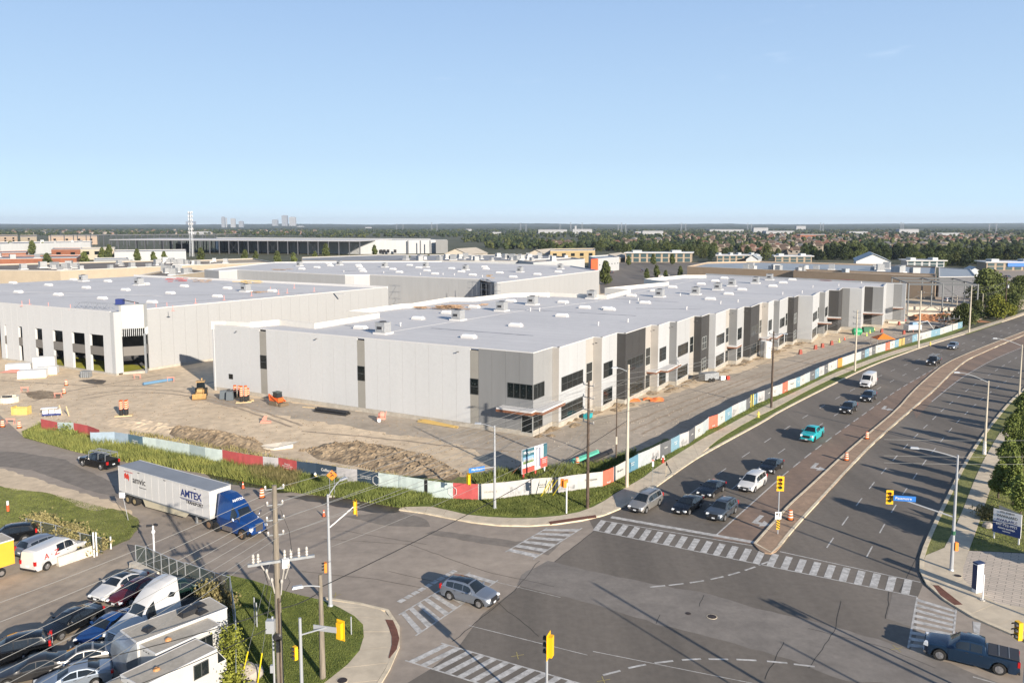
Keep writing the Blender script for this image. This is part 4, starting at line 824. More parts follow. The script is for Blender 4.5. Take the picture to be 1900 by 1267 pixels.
SPEC = {
 'sedan': dict(L=4.75, W=1.84, R=.33, ax=(.92, 3.68), top=[(0, .55), (.05, .66), (.45, .80), (1.25, .97), (1.5, 1.06), (2.2, 1.40), (2.7, 1.45), (3.2, 1.42), (3.9, 1.14), (4.1, 1.09), (4.6, 1.04), (4.72, .92), (4.75, .6)], belt=[(0, .55), (.4, .72), (1.3, .90), (3.9, .99), (4.75, .9)], rw=.60, ws=(1.34, 2.16), rg=(3.22, 3.95), side=(1.75, 3.75), pil=(2.62,)),
 'suv': dict(L=4.85, W=1.92, R=.38, ax=(.95, 3.82), top=[(0, .62), (.05, .85), (.35, .98), (1.2, 1.12), (1.4, 1.2), (2.05, 1.62), (2.6, 1.71), (3.6, 1.69), (4.3, 1.60), (4.66, 1.15), (4.8, 1.05), (4.85, .6)], belt=[(0, .6), (.4, .88), (1.3, 1.02), (4.6, 1.14), (4.85, .9)], rw=.68, ws=(1.30, 2.06), rg=(4.30, 4.66), side=(1.75, 4.2), pil=(2.55, 3.45)),
 'minivan': dict(L=5.1, W=1.98, R=.35, ax=(.95, 4.0), top=[(0, .6), (.06, .78), (.4, .92), (.95, 1.08), (1.15, 1.16), (2.05, 1.66), (2.6, 1.74), (4.0, 1.74), (4.65, 1.68), (4.98, 1.12), (5.08, 1.0), (5.1, .6)], belt=[(0, .6), (.4, .82), (1.2, 1.0), (4.9, 1.08), (5.1, .9)], rw=.72, ws=(1.06, 2.05), rg=(4.66, 4.98), side=(1.65, 4.6), pil=(2.6, 3.6)),
 'pickup': dict(L=5.85, W=2.02, R=.42, ax=(1.0, 4.65), top=[(0, .7), (.05, 1.05), (.3, 1.15), (1.5, 1.25), (1.62, 1.32), (2.2, 1.82), (2.7, 1.90), (3.5, 1.88), (3.75, 1.82), (3.86, 1.30), (3.9, 1.28), (5.8, 1.28), (5.85, .7)], belt=[(0, .7), (.3, 1.05), (1.6, 1.17), (3.9, 1.2), (5.85, 1.2)], rw=.72, ws=(1.55, 2.2), rg=(3.74, 3.84), side=(1.95, 3.62), pil=(2.85,)),
 'van': dict(L=5.9, W=2.02, R=.36, ax=(1.0, 4.65), top=[(0, .6), (.06, .95), (.3, 1.12), (.85, 1.35), (1.0, 1.5), (1.75, 2.35), (2.2, 2.58), (5.5, 2.6), (5.82, 2.5), (5.9, 1.2)], belt=[(0, .6), (.3, 1.0), (1., 1.2), (5.9, 1.25)], rw=.86, ws=(.95, 1.72), rg=(5.84, 5.9), side=(1.2, 2.15), pil=()),
 'panelvan': dict(L=5.6, W=2.02, R=.38, ax=(.95, 4.45), top=[(0, .6), (.06, .95), (.3, 1.10), (1.0, 1.22), (1.1, 1.26), (1.75, 1.98), (2.1, 2.08), (5.3, 2.08), (5.52, 1.98), (5.6, .9)], belt=[(0, .6), (.3, 1.0), (1., 1.2), (5.6, 1.25)], rw=.80, ws=(1.08, 1.72), rg=(5.53, 5.58), side=(1.5, 3.3), pil=(2.45,)),
 'tractor': dict(L=7.4, W=2.45, R=.50, ax=(1.25, 6.3), top=[(0, .9), (.05, 1.45), (.4, 1.62), (1.7, 1.92), (1.9, 2.0), (2.35, 2.7), (2.6, 2.95), (3.4, 3.55), (4.2, 3.85), (5.0, 3.95), (5.15, 3.9), (5.2, 1.0)], belt=[(0, .9), (.3, 1.4), (1.8, 1.7), (5.2, 1.75)], rw=.80, ws=(1.92, 2.46), rg=None, side=(2.15, 2.95), pil=(), end=5.2),
}
def car(kind, name, label, colm, cat, group=None, rims=None, taillights=True, z=0., roof_m=None, extras=(), plate=True):
    S = SPEC[kind]; L, Wd, Rw = S['L'], S['W'], S['R']; end = S.get('end', L); X = lambda s: L / 2 - s
    t = thing(name, label, cat, (0, 0, z), 0, group)
    xs = sorted(set([round(i * .13, 3) for i in range(int(end / .13) + 1)] + [end] + [p[0] for p in S['top'] if p[0] <= end] + [a + d for a in S['ax'] for d in (-Rw - .08, -Rw * .8, -Rw * .4, 0, Rw * .4, Rw * .8, Rw + .08) if a + d < end]))
    z0 = .26 if kind not in ('tractor',) else .45
    def ring(s):
        zt = ip(S['top'], s); zb = min(ip(S['belt'], s), zt - .03); k = abs(2 * s / end - 1)
        w = Wd / 2 * (1 - .13 * k ** 5 - (.10 * (1 - s / .35) ** 2 if s < .35 and kind != 'tractor' else 0))
        if kind == 'tractor' and s < 2.0: w *= .84 + .16 * smoothstep(.9, 2., s)
        green = max(0., min(1., (zt - zb - .12) / .45)); rw = w * (.93 - (.93 - S['rw'] / (Wd / 2) ) * green) if kind != 'van' else w * (.94 - .08 * green)
        if kind == 'pickup' and s > 3.86: rw = w * .97
        zlow = z0 + (.12 if s < .15 or s > end - .15 else 0)
        for a in S['ax']:
            if abs(s - a) < Rw + .09: zlow = max(zlow, Rw + math.sqrt(max(0, (Rw + .09) ** 2 - (s - a) ** 2)))
        zlow = min(zlow, zb - .05); zm = max(zlow + .01, z0 + (zb - z0) * .45)
        half = [(w * .95, zlow), (w, max(zm, zlow + .005)), (w * .995, zb - .04), (w * .965, zb), (rw, zt - .055 if green > .1 else zt - .03), (rw * .86, zt - .01), (0, zt + .02)]
        return half
    rg = [ring(s) for s in xs]
    def surf(i, j, side, off=0.):
        y, z_ = rg[i][j]; return (X(xs[i]), side * (y + (off if j < 5 else 0)), z_ + (off if j >= 5 else off * .3))
    mb = MB(); nr = 7
    for i in range(len(xs)):
        for j in range(nr): mb.v.append(surf(i, j, 1))
        for j in range(nr - 2, -1, -1): mb.v.append(surf(i, j, -1))
    m_ = 2 * nr - 1
    for i in range(len(xs) - 1):
        for j in range(m_ - 1): mb.f.append((i * m_ + j, i * m_ + j + 1, (i + 1) * m_ + j + 1, (i + 1) * m_ + j))
    mb.f.append(tuple(range(m_ - 1, -1, -1))); k = (len(xs) - 1) * m_; mb.f.append(tuple(k + j for j in range(m_)))
    b = mb.build('body', colm, t); me = b.data
    me.polygons.foreach_set('use_smooth', [True] * len(me.polygons)); me.set_sharp_from_angle(angle=R(32))
    MB().box((X(end / 2), 0, z0 + .18), (end * .95, Wd * .78, .42)).build('undercarriage', m_under, t)
    def top_patch(sa, sb, nm, frac=.92, mm=m_cglass, parent=t, off=.014):
        P = MB(); idx = [i for i, s in enumerate(xs) if sa <= s <= sb]
        rows = []
        for i in idx:
            (e, ze), (e2, z2), (_, zc) = rg[i][4], rg[i][5], rg[i][6]; rows.append([(X(xs[i]), y, z_ + off) for y, z_ in ((-e * frac, ze + .012), (-e2 * .9, z2 + .006), (0, zc), (e2 * .9, z2 + .006), (e * frac, ze + .012))])
        for r_ in rows: P.v += r_
        for i in range(len(rows) - 1):
            for j in range(4): P.f.append((i * 5 + j, i * 5 + j + 1, (i + 1) * 5 + j + 1, (i + 1) * 5 + j))
        return P.build(nm, mm, parent, smooth=True)
    top_patch(*S['ws'], 'windshield')
    if S['rg'] and kind not in ('panelvan',) and S['rg'][1] - S['rg'][0] > .07: top_patch(*S['rg'], 'rear_window', .86)
    if roof_m: top_patch(S['ws'][1] + .05, (S['rg'] or (4.2,))[0] - .05, 'roof_panel', .9, roof_m)
    cuts = [S['side'][0]] + list(S['pil']) + [S['side'][1]]
    for sd_ in (1, -1):
        for a, c in zip(cuts, cuts[1:]):
            a2, c2 = a + .03, c - .03; P = MB(); n_ = 0
            ss = [a2] + [s for s in xs if a2 < s < c2] + [c2]
            for s in ss:
                r_ = ring(s); (y1, z1), (y2, z2) = r_[3], r_[4]
                if z2 - z1 < .1: z2 = z1 + .1
                f0, f1 = .10, .88
                for f_ in (f0, f1): P.v.append((X(s), sd_ * (y1 + (y2 - y1) * f_ + .016), z1 + (z2 - z1) * f_)); 
                n_ += 1
            P.f = [(2 * i, 2 * i + 2, 2 * i + 3, 2 * i + 1) for i in range(n_ - 1)]
            P.build('side_window', m_cglass, t)
    for ai, a in enumerate(S['ax']):
        for sd_ in (1, -1):
            y = sd_ * (Wd / 2 - .13)
            w = MB().lathe((X(a), y, Rw), [(Rw * .55, -.11), (Rw * .94, -.12), (Rw, -.07), (Rw, .07), (Rw * .94, .12), (Rw * .55, .11)], 18, 'y').build('wheel', m_tyre, t, smooth=False)
            r_ = MB().lathe((X(a), y + sd_ * .1, Rw), [(Rw * .16, .0), (Rw * .62, .0), (Rw * .62, sd_ * .03), (Rw * .16, sd_ * .035)], 12, 'y')
            for q in range(5):
                an = q * 1.2566; r_.bar((X(a), y + sd_ * .14, Rw), (X(a) + math.cos(an) * Rw * .6, y + sd_ * .125, Rw + math.sin(an) * Rw * .6), Rw * .09, n=4)
            r_.build('rim', rims or m_rim, w)
    zh = ip(S['top'], .35); wy = Wd / 2
    for sd_ in (1, -1):
        hz = zh - .2 if kind != 'tractor' else 1.15
        MB().box((X(.13), sd_ * wy * .70, hz + .03), (.30, .38, .15 if kind not in ('pickup', 'tractor') else .24), -sd_ * .28, .8).build('headlight', m_lampw, t)
        if taillights and kind != 'tractor':
            zt_ = .85 if kind in ('sedan',) else 1.02; MB().box((X(L - .07), sd_ * wy * .80, zt_), (.16, .24, .22 if kind == 'sedan' else .38), sd_ * .1).build('tail_light', m_lampr, t)
        sm = S['ws'][0] + .42; yb = ring(sm)[3]; mi = MB().box((X(sm), sd_ * (yb[0] + .14), yb[1] + .14), (.10, .24, .16) if kind not in ('tractor', 'van') else (.12, .2, .42)); mi.build('mirror', colm if kind != 'tractor' else m_chrome, t)
        for hs in (cuts[0] + .72, cuts[1] + .7 if len(cuts) > 2 else cuts[0] + .75):
            MB().box((X(hs), sd_ * (ring(hs)[2][0] + .012), ring(hs)[2][1] - .05), (.18, .03, .035)).build('door_handle', m_plas if kind != 'tractor' else m_chrome, t)
    gz = zh - .30
    MB().box((X(.03), 0, gz if kind != 'tractor' else 1.2), (.12, Wd * (.48 if kind != 'tractor' else .36), .20 if kind in ('sedan', 'minivan') else (.34 if kind != 'tractor' else .75))).build('grille', m_plas if kind != 'tractor' else m_chrome, t)
    MB().box((X(.04), 0, z0 + .12), (.16, Wd * .80, .16)).build('bumper', m_plas if kind != 'pickup' else m_chrome, t)
    MB().box((X(L - .04), 0, z0 + .14), (.16, Wd * .86, .18)).build('bumper', m_plas, t) if kind != 'tractor' else None
    if plate:
        MB().box((X(-.05), 0, z0 + .2), (.03, .32, .14)).build('licence_plate', m_plate, t)
        if kind != 'tractor': MB().box((X(L + .045), 0, .75), (.03, .32, .14)).build('licence_plate', m_plate, t)
    if 'rack' in extras:
        for sd_ in (1, -1): MB().bar((X(2.2), sd_ * S['rw'] * .92, ip(S['top'], 2.4) + .06), (X(4.1), sd_ * S['rw'] * .92, ip(S['top'], 4.) + .06), .03).build('roof_rail', m_chrome if 'chrome' in extras else m_plas, t)
    if 'ladder' in extras:
        for y in (-.55, .35):
            l = MB(); zl = 2.12
            for dy in (-.2, .2): l.bar((X(1.9), y + dy, zl), (X(5.7), y + dy, zl), .04, n=4)
            for q in range(12): l.bar((X(2. + q * .32), y - .2, zl), (X(2. + q * .32), y + .2, zl), .025, n=4)
            l.build('ladder', m_galv, t)
        for s in (2.2, 4.1, 5.5):
            MB().bar((X(s), -.85, zl - .08), (X(s), .85, zl - .08), .035, n=4).bar((X(s), -.9, 1.3), (X(s), -.85, zl), .035, n=4).bar((X(s), .9, 1.3), (X(s), .85, zl), .035, n=4).build('ladder_rack', m_galv, t)
    if kind == 'pickup':
        if 'cover' in extras: MB().box((X(4.88), 0, 1.32), (1.85, Wd * .86, .05)).build('bed_cover', mat('bed cover', (.035, .037, .045), .6), t); MB().box((X(4.6), 0, 1.355), (.04, Wd * .84, .03)).build('cover_seam', m_galv, t); MB().box((X(5.2), 0, 1.355), (.04, Wd * .84, .03)).build('cover_seam', m_galv, t)
        else: MB().box((X(4.88), 0, 1.312), (1.78, Wd * .78, .02)).build('bed_floor', m_under, t)
    return t
def set_at(t, kind, front, rear, near=1, mid=None):
    """place by the ground points of the near side's front and rear wheels"""
    S = SPEC[kind]; a, b = G(*front), G(*rear); u = unit(b, a); wb = S['ax'][1] - S['ax'][0]; c = lerp(a, b, .5); off = (S['L'] / 2 - (S['ax'][0] + S['ax'][1]) / 2)
    nx, ny = -u[1] * near, u[0] * near       # towards the body's centre line
    if (c[0] + nx) ** 2 + (c[1] + ny) ** 2 < c[0] ** 2 + c[1] ** 2: nx, ny = -nx, -ny
    t.location = (c[0] + nx * (S['W'] / 2 - .1) - u[0] * off * -1 * -1, c[1] + ny * (S['W'] / 2 - .1) - u[1] * off, t.location[2]); t.rotation_euler[2] = math.atan2(u[1], u[0]); return t
def set_dir(t, u, v, ang):              # centre pixel on the ground, heading in degrees clockwise from the view direction
    x, y = G(u, v); t.location = (x, y, t.location[2]); t.rotation_euler[2] = R(90 - ang); return t
p_blk = paint('black car paint', (.008, .009, .011), .2); p_blk2 = paint('dark navy car paint', (.010, .014, .022), .2); p_sil = paint('silver car paint', (.36, .35, .335), .35, .6); p_gry = paint('blue grey car paint', (.085, .105, .13), .3, .5)
p_wht = paint('white car paint', (.56, .56, .56), .3, 0.); p_teal = paint('turquoise car paint', (.015, .42, .46), .3, .1); p_blu = paint('deep blue truck paint', (.008, .055, .22), .25, .3); p_nvy = paint('dark blue pickup paint', (.012, .035, .075), .25, .4)
p_slb = paint('steel blue silver paint', (.25, .28, .33), .3, .6); p_red = paint('dark red car paint', (.13, .008, .012), .25, .3); p_grn = paint('dark green car paint', (.01, .03, .025), .25, .3); p_bl2 = paint('bright blue car paint', (.01, .06, .22), .25, .3)
GR = 'vehicles driving on the road'
set_dir(car('minivan', 'parked_minivan', 'silver minivan waiting in the kerb lane behind the stop line', p_sil, 'minivan', GR, extras=('rack',)), 1198, 941, 217)
set_dir(car('sedan', 'sedan', 'black sedan waiting first in the second lane beside the silver minivan', p_blk, 'car', GR), 1276, 945, 217)
set_dir(car('sedan', 'sedan', 'black sedan waiting second in its lane behind another black sedan', p_blk2, 'car', GR), 1320, 915, 217)
set_dir(car('suv', 'crossover', 'dark blue grey crossover waiting beside the left turn lane', p_gry, 'car', GR, extras=('rack',)), 1340, 956, 217)
set_dir(car('minivan', 'minivan', 'white minivan queued behind the blue grey crossover', p_wht, 'minivan', GR), 1396, 904, 217)
set_dir(car('sedan', 'sedan', 'black sedan behind the white minivan next to the turn lane', p_blk, 'car', GR), 1431, 872, 217)
set_dir(car('pickup', 'pickup_truck', 'turquoise pickup truck driving towards the crossing', p_teal, 'pickup truck', GR, rims=m_rimd), 1507, 813, 217)
set_dir(car('suv', 'suv', 'black suv behind the turquoise pickup next to the turn lane', p_blk, 'car', GR), 1574, 764, 217)
set_dir(car('suv', 'suv', 'dark navy suv just in front of the white cargo van', p_blk2, 'car', GR), 1611, 742.5, 217)
set_dir(car('van', 'cargo_van', 'tall white cargo van driving down the wide road', p_wht, 'van', GR), 1611, 716, 218)
set_dir(car('pickup', 'pickup_truck', 'black pickup truck with ladders on its rack far up the road', p_blk, 'pickup truck', GR, extras=('ladder',)), 1732, 676, 221)
set_dir(car('suv', 'suv', 'small blue grey suv farthest up the road', p_slb, 'car', GR), 1768, 647, 222)
set_at(car('suv', 'suv', 'silver suv with dark glass roof turning in the middle of the crossing', p_slb, 'car', GR, roof_m=m_cglass), 'suv', (888, 1128), (835, 1113))
set_at(car('pickup', 'pickup_truck', 'dark blue pickup truck with black bed cover crossing at the lower right', p_nvy, 'pickup truck', GR, extras=('cover',)), 'pickup', (1741, 1224), (1855, 1252))
set_at(car('pickup', 'pickup_truck', 'black pickup truck with ladders on its rack leaving on the side road', p_blk, 'pickup truck', GR, extras=('ladder',)), 'pickup', (153, 864.5), (189, 872.5))
# the lot
GL = 'cars parked in the truck lot'
set_at(car('suv', 'parked_suv', 'black suv parked at the left edge beside the hedge', p_blk, 'car', GL), 'suv', (-22, 1016), (52, 1005))
AZ = set_at(car('panelvan', 'parked_van', 'old white van lettered A Z parked behind a concrete barrier', p_wht, 'van', GL, rims=m_rim), 'panelvan', (152, 1027), (81, 1060.5))
set_at(car('suv', 'parked_suv', 'silver suv parked half hidden behind the white van lettered A Z', p_slb, 'car', GL), 'suv', (128, 1012), (60, 1038))
wv = set_at(car('sedan', 'parked_sedan', 'white sedan with black glass roof parked nose out by the gate', p_wht, 'car', GL, roof_m=m_cglass, rims=m_rimd), 'sedan', (204, 1117), (262, 1087))
set_at(car('sedan', 'parked_sedan', 'dark red sedan parked between white sedan and white truck tractor', p_red, 'car', GL), 'sedan', (238, 1126), (296, 1096))
set_dir(car('sedan', 'parked_sedan', 'dark green sedan parked behind the white truck tractor', p_grn, 'car', GL), 340, 1103, 62)
set_at(car('sedan', 'parked_sedan', 'black sedan with silver front parked in the row by the lane', p_blk, 'car', GL), 'sedan', (111, 1189), (176, 1155))
set_at(car('sedan', 'parked_sedan', 'blue sedan parked beside the white truck tractor nose', p_bl2, 'car', GL), 'sedan', (190, 1196), (240, 1168))
set_dir(car('suv', 'parked_suv', 'black estate car parked at the left edge behind the power wires', p_blk, 'car', GL), 25, 1222, 243)
set_dir(car('sedan', 'parked_sedan', 'dark grey sedan parked at the bottom left corner', paint('graphite paint', (.035, .035, .037), .3, .4), 'car', GL), 62, 1255, 243)
set_dir(car('sedan', 'parked_sedan', 'silver sedan with dark glass roof parked in front of the travel trailer', p_sil, 'car', GL, roof_m=m_cglass), 150, 1236, 243)
set_dir(car('sedan', 'parked_sedan', 'light blue silver sedan parked at the bottom edge of the lot', paint('pale blue silver paint', (.26, .31, .38), .3, .5), 'car', GL), 138, 1272, 243)
# ---- lettering on the van
m_redt = mat('red lettering', (.38, .03, .03), .6); m_navy = mat('navy lettering', (.02, .035, .16), .6); m_txt = mat('dark lettering', (.035, .035, .04), .6)
side = -1.012
if True:
    text('A · Z', .72, m_redt, 'lettering', AZ, (-1.15, -1.03, 1.32), (R(90), 0, 0), .004, bold=.01)
# ---- blue articulated truck
a, b = G(219, 864, 4.1), G(391, 912.6, 4.1); u = unit(a, b); nrm = (-u[1], u[0]) if (-u[1] * 0 + u[0]) > 0 else (u[1], -u[0])
ang = math.atan2(u[1], u[0]); LT = 16.1
m_trl = mat('white trailer side', (.60, .59, .58), .5, var=.03, scale=.6); m_trt = mat('grey trailer roof', (.24, .26, .29), .6, var=.08, scale=.3)
TR = thing('box_trailer', 'long white box trailer lettered AMTEX TRANSPORT behind the blue truck', 'trailer', (a[0] + nrm[0] * 1.3, a[1] + nrm[1] * 1.3, 0), ang)
MB().box((LT / 2, 0, 2.62), (LT, 2.6, 2.9)).build('side_panel', m_trl, TR); MB().box((LT / 2, 0, 4.085), (LT, 2.58, .05)).build('roof', m_trt, TR)
for y in (-1.3, 1.3): MB().box((LT / 2, y, 4.09), (LT, .08, .09)).build('top_rail', m_trl, TR); MB().box((LT / 2, y, 1.19), (LT, .07, .16)).build('bottom_rail', m_galv, TR)
for x in [i * 1.24 for i in range(14)]: MB().box((min(LT - .03, x + .02), -1.302, 2.62), (.03, .02, 2.8)).build('panel_seam', m_trl, TR)
MB().box((LT / 2 + .3, 0, .98), (13, 1.0, .3)).build('chassis', m_under, TR)
for x in (1.55, 2.85):
    for y in (-1.02, 1.02):
        w = MB().lathe((x, y, .5), [(.3, -.28), (.5, -.26), (.5, .26), (.3, .28)], 18, 'y').build('wheel', m_tyre, TR); MB().lathe((x, y + (-.24 if y < 0 else .24), .5), [(.08, -.05), (.27, -.05), (.27, .05), (.08, .05)], 12, 'y').build('rim', mat('tan hub', (.40, .32, .18), .5, .3), w)
m_skirt = mat('cream side skirt', (.52, .47, .35), .7)
MB().add([(4.4, -1.27, 1.1), (4.9, -1.27, .32), (12.0, -1.27, .55), (12.6, -1.27, 1.1)], [(0, 1, 2, 3)]).add([(4.4, -1.24, 1.1), (4.9, -1.24, .32), (12.0, -1.24, .55), (12.6, -1.24, 1.1)], [(3, 2, 1, 0)]).build('side_skirt', m_skirt, TR)
for x in (13.2,): MB().box((x, -.8, .6), (.16, .16, 1.1)).box((x, -.8, .08), (.3, .3, .05)).build('landing_leg', m_galv, TR); MB().box((x, .8, .6), (.16, .16, 1.1)).box((x, .8, .08), (.3, .3, .05)).build('landing_leg', m_galv, TR)
MB().box((.05, 0, .55), (.12, 2.2, .12)).build('rear_bumper', m_galv, TR)
rx = (R(90), 0, 0)
text('AMTEX', 1.05, m_navy, 'lettering', TR, (13.1, -1.325, 3.15), (R(90), 0, 0), .004, bold=.03); text('TRANSPORT', .5, m_txt, 'lettering', TR, (13.65, -1.325, 2.32), rx, .004, bold=.01)
MB().box((13.0, -1.32, 2.62), (3.6, .01, .05)).box((12.3, -1.32, 2.52), (1.9, .01, .05), 0).build('underline', m_navy, TR)
text('amvic', 1.05, m_txt, 'lettering', TR, (3.95, -1.325, 3.0), rx, .004, bold=.01); text('insulation systems', .18, m_txt, 'lettering', TR, (4.6, -1.325, 2.35), rx, .004)
text('INNOVATE. BUILD.', .2, m_redt, 'lettering', TR, (2.0, -1.325, 3.72), rx, .004)
m_emb = mat('red emblem', (.60, .05, .03), .6)
MB().add([(1.15, -1.324, 3.35), (1.45, -1.324, 3.6), (1.65, -1.324, 3.35), (1.9, -1.324, 3.6), (2.1, -1.324, 3.2), (2.0, -1.324, 2.65), (1.8, -1.324, 2.95), (1.6, -1.324, 2.85), (1.4, -1.324, 3.0), (1.2, -1.324, 2.8)], [(0, 9, 8, 7, 6, 5, 4, 3, 2, 1)]).build('emblem', m_emb, TR)
for x in (3.9, 8.6, 13.8): MB().box((x, -1.31, 3.93), (.35, .03, .07)).build('marker_light', m_txt, TR)
tk = car('tractor', 'truck_tractor', 'deep blue truck tractor pulling the white box trailer', p_blu, 'truck', taillights=False, rims=mat('brown dusty rim', (.20, .13, .08), .6))
cx = LT + 2.2; px_, py_ = TR.location[0] + u[0] * cx, TR.location[1] + u[1] * cx
tk.location = (px_, py_, 0); tk.rotation_euler[2] = ang
MB().box((-2.2, 0, .95), (3.0, .9, .25)).build('chassis', m_under, tk); MB().lathe((-1.6, 0, 1.1), [(.5, 0), (.5, .08)], 12).build('fifth_wheel', m_galv, tk)
for y in (-.95, .95):
    w = MB().lathe((-1.4, y, .5), [(.3, -.28), (.5, -.26), (.5, .26), (.3, .28)], 18, 'y').build('wheel', m_tyre, tk)
    MB().box((.4, y * 1.15, .75), (1.6, .35, .5)).build('fuel_tank', m_chrome, tk)
text('AMTEX', .42, mat('white lettering', (.8, .8, .82), .6), 'lettering', tk, (.62, 0, 3.43), (R(32), 0, R(90)), .01, bold=.01)
for c in ((1.35, -1.25), (1.35, 1.25)): MB().bar((2.2, c[1] * .9, 1.7), (2.35, c[1] * 1.05, 2.15), .03).box((2.36, c[1] * 1.07, 2.2), (.08, .2, .2)).build('hood_mirror', m_chrome, tk)
# ---- white truck tractor in the lot
t2 = car('tractor', 'truck_tractor', 'white sleeper truck tractor parked nose out in the lot', p_wht, 'truck', taillights=False)
f_, r_ = G(222, 1186), G(338, 1128); u2 = unit(r_, f_); an2 = math.atan2(u2[1], u2[0]); t2.location = (*G(291, 1170), 0); t2.rotation_euler[2] = an2
for y in (-1, 1): MB().add([(-.9, y * 1.2, 3.0), (-.5, y * 1.2, 3.2), (-.2, y * 1.2, 2.9), (-.7, y * 1.2, 2.75)], [(0, 1, 2, 3)] if y < 0 else [(3, 2, 1, 0)]).build('sleeper_window', m_cglass, t2)
for q in range(6): MB().box((3.72, 0, .85 + q * .14), (.06, 1.0, .04)).build('grille_bar', m_chrome, t2)
MB().box((-2.2, 0, .95), (3.0, .9, .25)).build('chassis', m_under, t2)
# ---- travel trailer and box trailers, posed by their roof corners
m_rvroof = mat('dusty rubber roof', (.46, .42, .36), .9, col2=(.36, .33, .28), scale=.5, detail=8, var2=(.08, 4)); m_rv = mat('weathered white side', (.50, .50, .49), .5, var=.05, scale=.5); m_rvn = mat('silver nose cap', (.30, .33, .37), .35, .5, var=.2, scale=1.2)
def boxed(name, label, cat, c0, c1, cside, zt, z0, Wd, nose=0., roof=m_rvroof, wall=m_rv, nosem=None):
    """c0 -> c1: picture corners of the roof's near edge, front to rear, Wd to the far side"""
    a, b = G(*c0, zt), G(*c1, zt); u = unit(b, a); n = (-u[1], u[0]);
    if n[0] * a[0] + n[1] * a[1] < 0: n = (-n[0], -n[1])
    Lx = math.dist(a, b); c = lerp(a, b, .5); c = (c[0] + n[0] * Wd / 2, c[1] + n[1] * Wd / 2)
    t = thing(name, label, cat, (*c, 0), math.atan2(u[1], u[0])); hx, hy = Lx / 2, Wd / 2
    MB().box((0, 0, (z0 + zt) / 2), (Lx, Wd, zt - z0)).build('body', wall, t); MB().box((0, 0, zt + .03), (Lx * .995, Wd * .985, .06)).build('roof', roof, t)
    for y in (-hy, hy): MB().box((0, y, zt + .02), (Lx + .06, .07, .11)).build('roof_edge', m_cope, t)
    for x in (-hx, hx): MB().box((x, 0, zt + .022), (.07, Wd + .05, .112)).build('roof_edge', m_cope, t)
    MB().box((0, 0, z0 - .1), (Lx * .96, Wd * .5, .2)).build('chassis', m_under, t)
    for x in (-.12 * Lx - .5, -.12 * Lx + .5):
        for y in (-hy + .15, hy - .15):
            w = MB().lathe((x, y, .36), [(.2, -.12), (.36, -.11), (.36, .11), (.2, .12)], 14, 'y').build('wheel', m_tyre, t); MB().lathe((x, y, .36), [(.07, -.14), (.2, -.14), (.2, .14), (.07, .14)], 10, 'y').build('rim', m_rim, w)
    MB().bar((hx, -.6, z0), (hx + 1.3, 0, z0 - .05), .06).bar((hx, .6, z0), (hx + 1.3, 0, z0 - .05), .06).bar((hx + 1.2, 0, z0), (hx + 1.2, 0, .1), .05).build('hitch', m_under, t)
    return t, Lx, Wd
rv, Lx, Wd = boxed('travel_trailer', 'long travel trailer with silver nose and black roof vents parked in the lot', 'travel trailer', (254, 1193), (421, 1128), 1 if True else -1, 3.2, .6, 2.5)
P = MB(); n = 8; hx = Lx / 2
for i in range(n + 1):
    t_ = R(90) * i / n; x = hx + .75 * math.sin(t_) ; z = 3.2 - 1.25 * (1 - math.cos(t_)); P.v += [(x, -1.24, z), (x, 1.24, z)]
P.v += [(hx + .55, -1.24, .7), (hx + .55, 1.24, .7)]; P.f = [(2 * i, 2 * i + 1, 2 * i + 3, 2 * i + 2) for i in range(n + 1)]
P.f += [tuple([2 * i for i in range(n + 2)]) , tuple([2 * i + 1 for i in range(n + 2)][::-1])]
P.v += [(hx, -1.24, .7), (hx, 1.24, .7)]; P.f = P.f[:n + 1] + [tuple([2 * i for i in range(n + 2)] + [2 * n + 4]), tuple(([2 * i + 1 for i in range(n + 2)] + [2 * n + 5])[::-1])]
P.build('nose_cap', m_rvn, rv)
for x, y, s in ((hx - 1.3, .2, .38), (hx - 8.6 if Lx > 9 else -hx + 1.6, .5, .4), (-hx + 1.2, -.5, .4)): MB().box((x, y, 3.36), (s * 2, s * 2, .22), .2, .6).build('roof_vent', m_plas, rv)
MB().box((hx - 4.2, 0, 3.42), (1.25, .8, .34), .05, .85).build('air_conditioner', m_plas, rv)
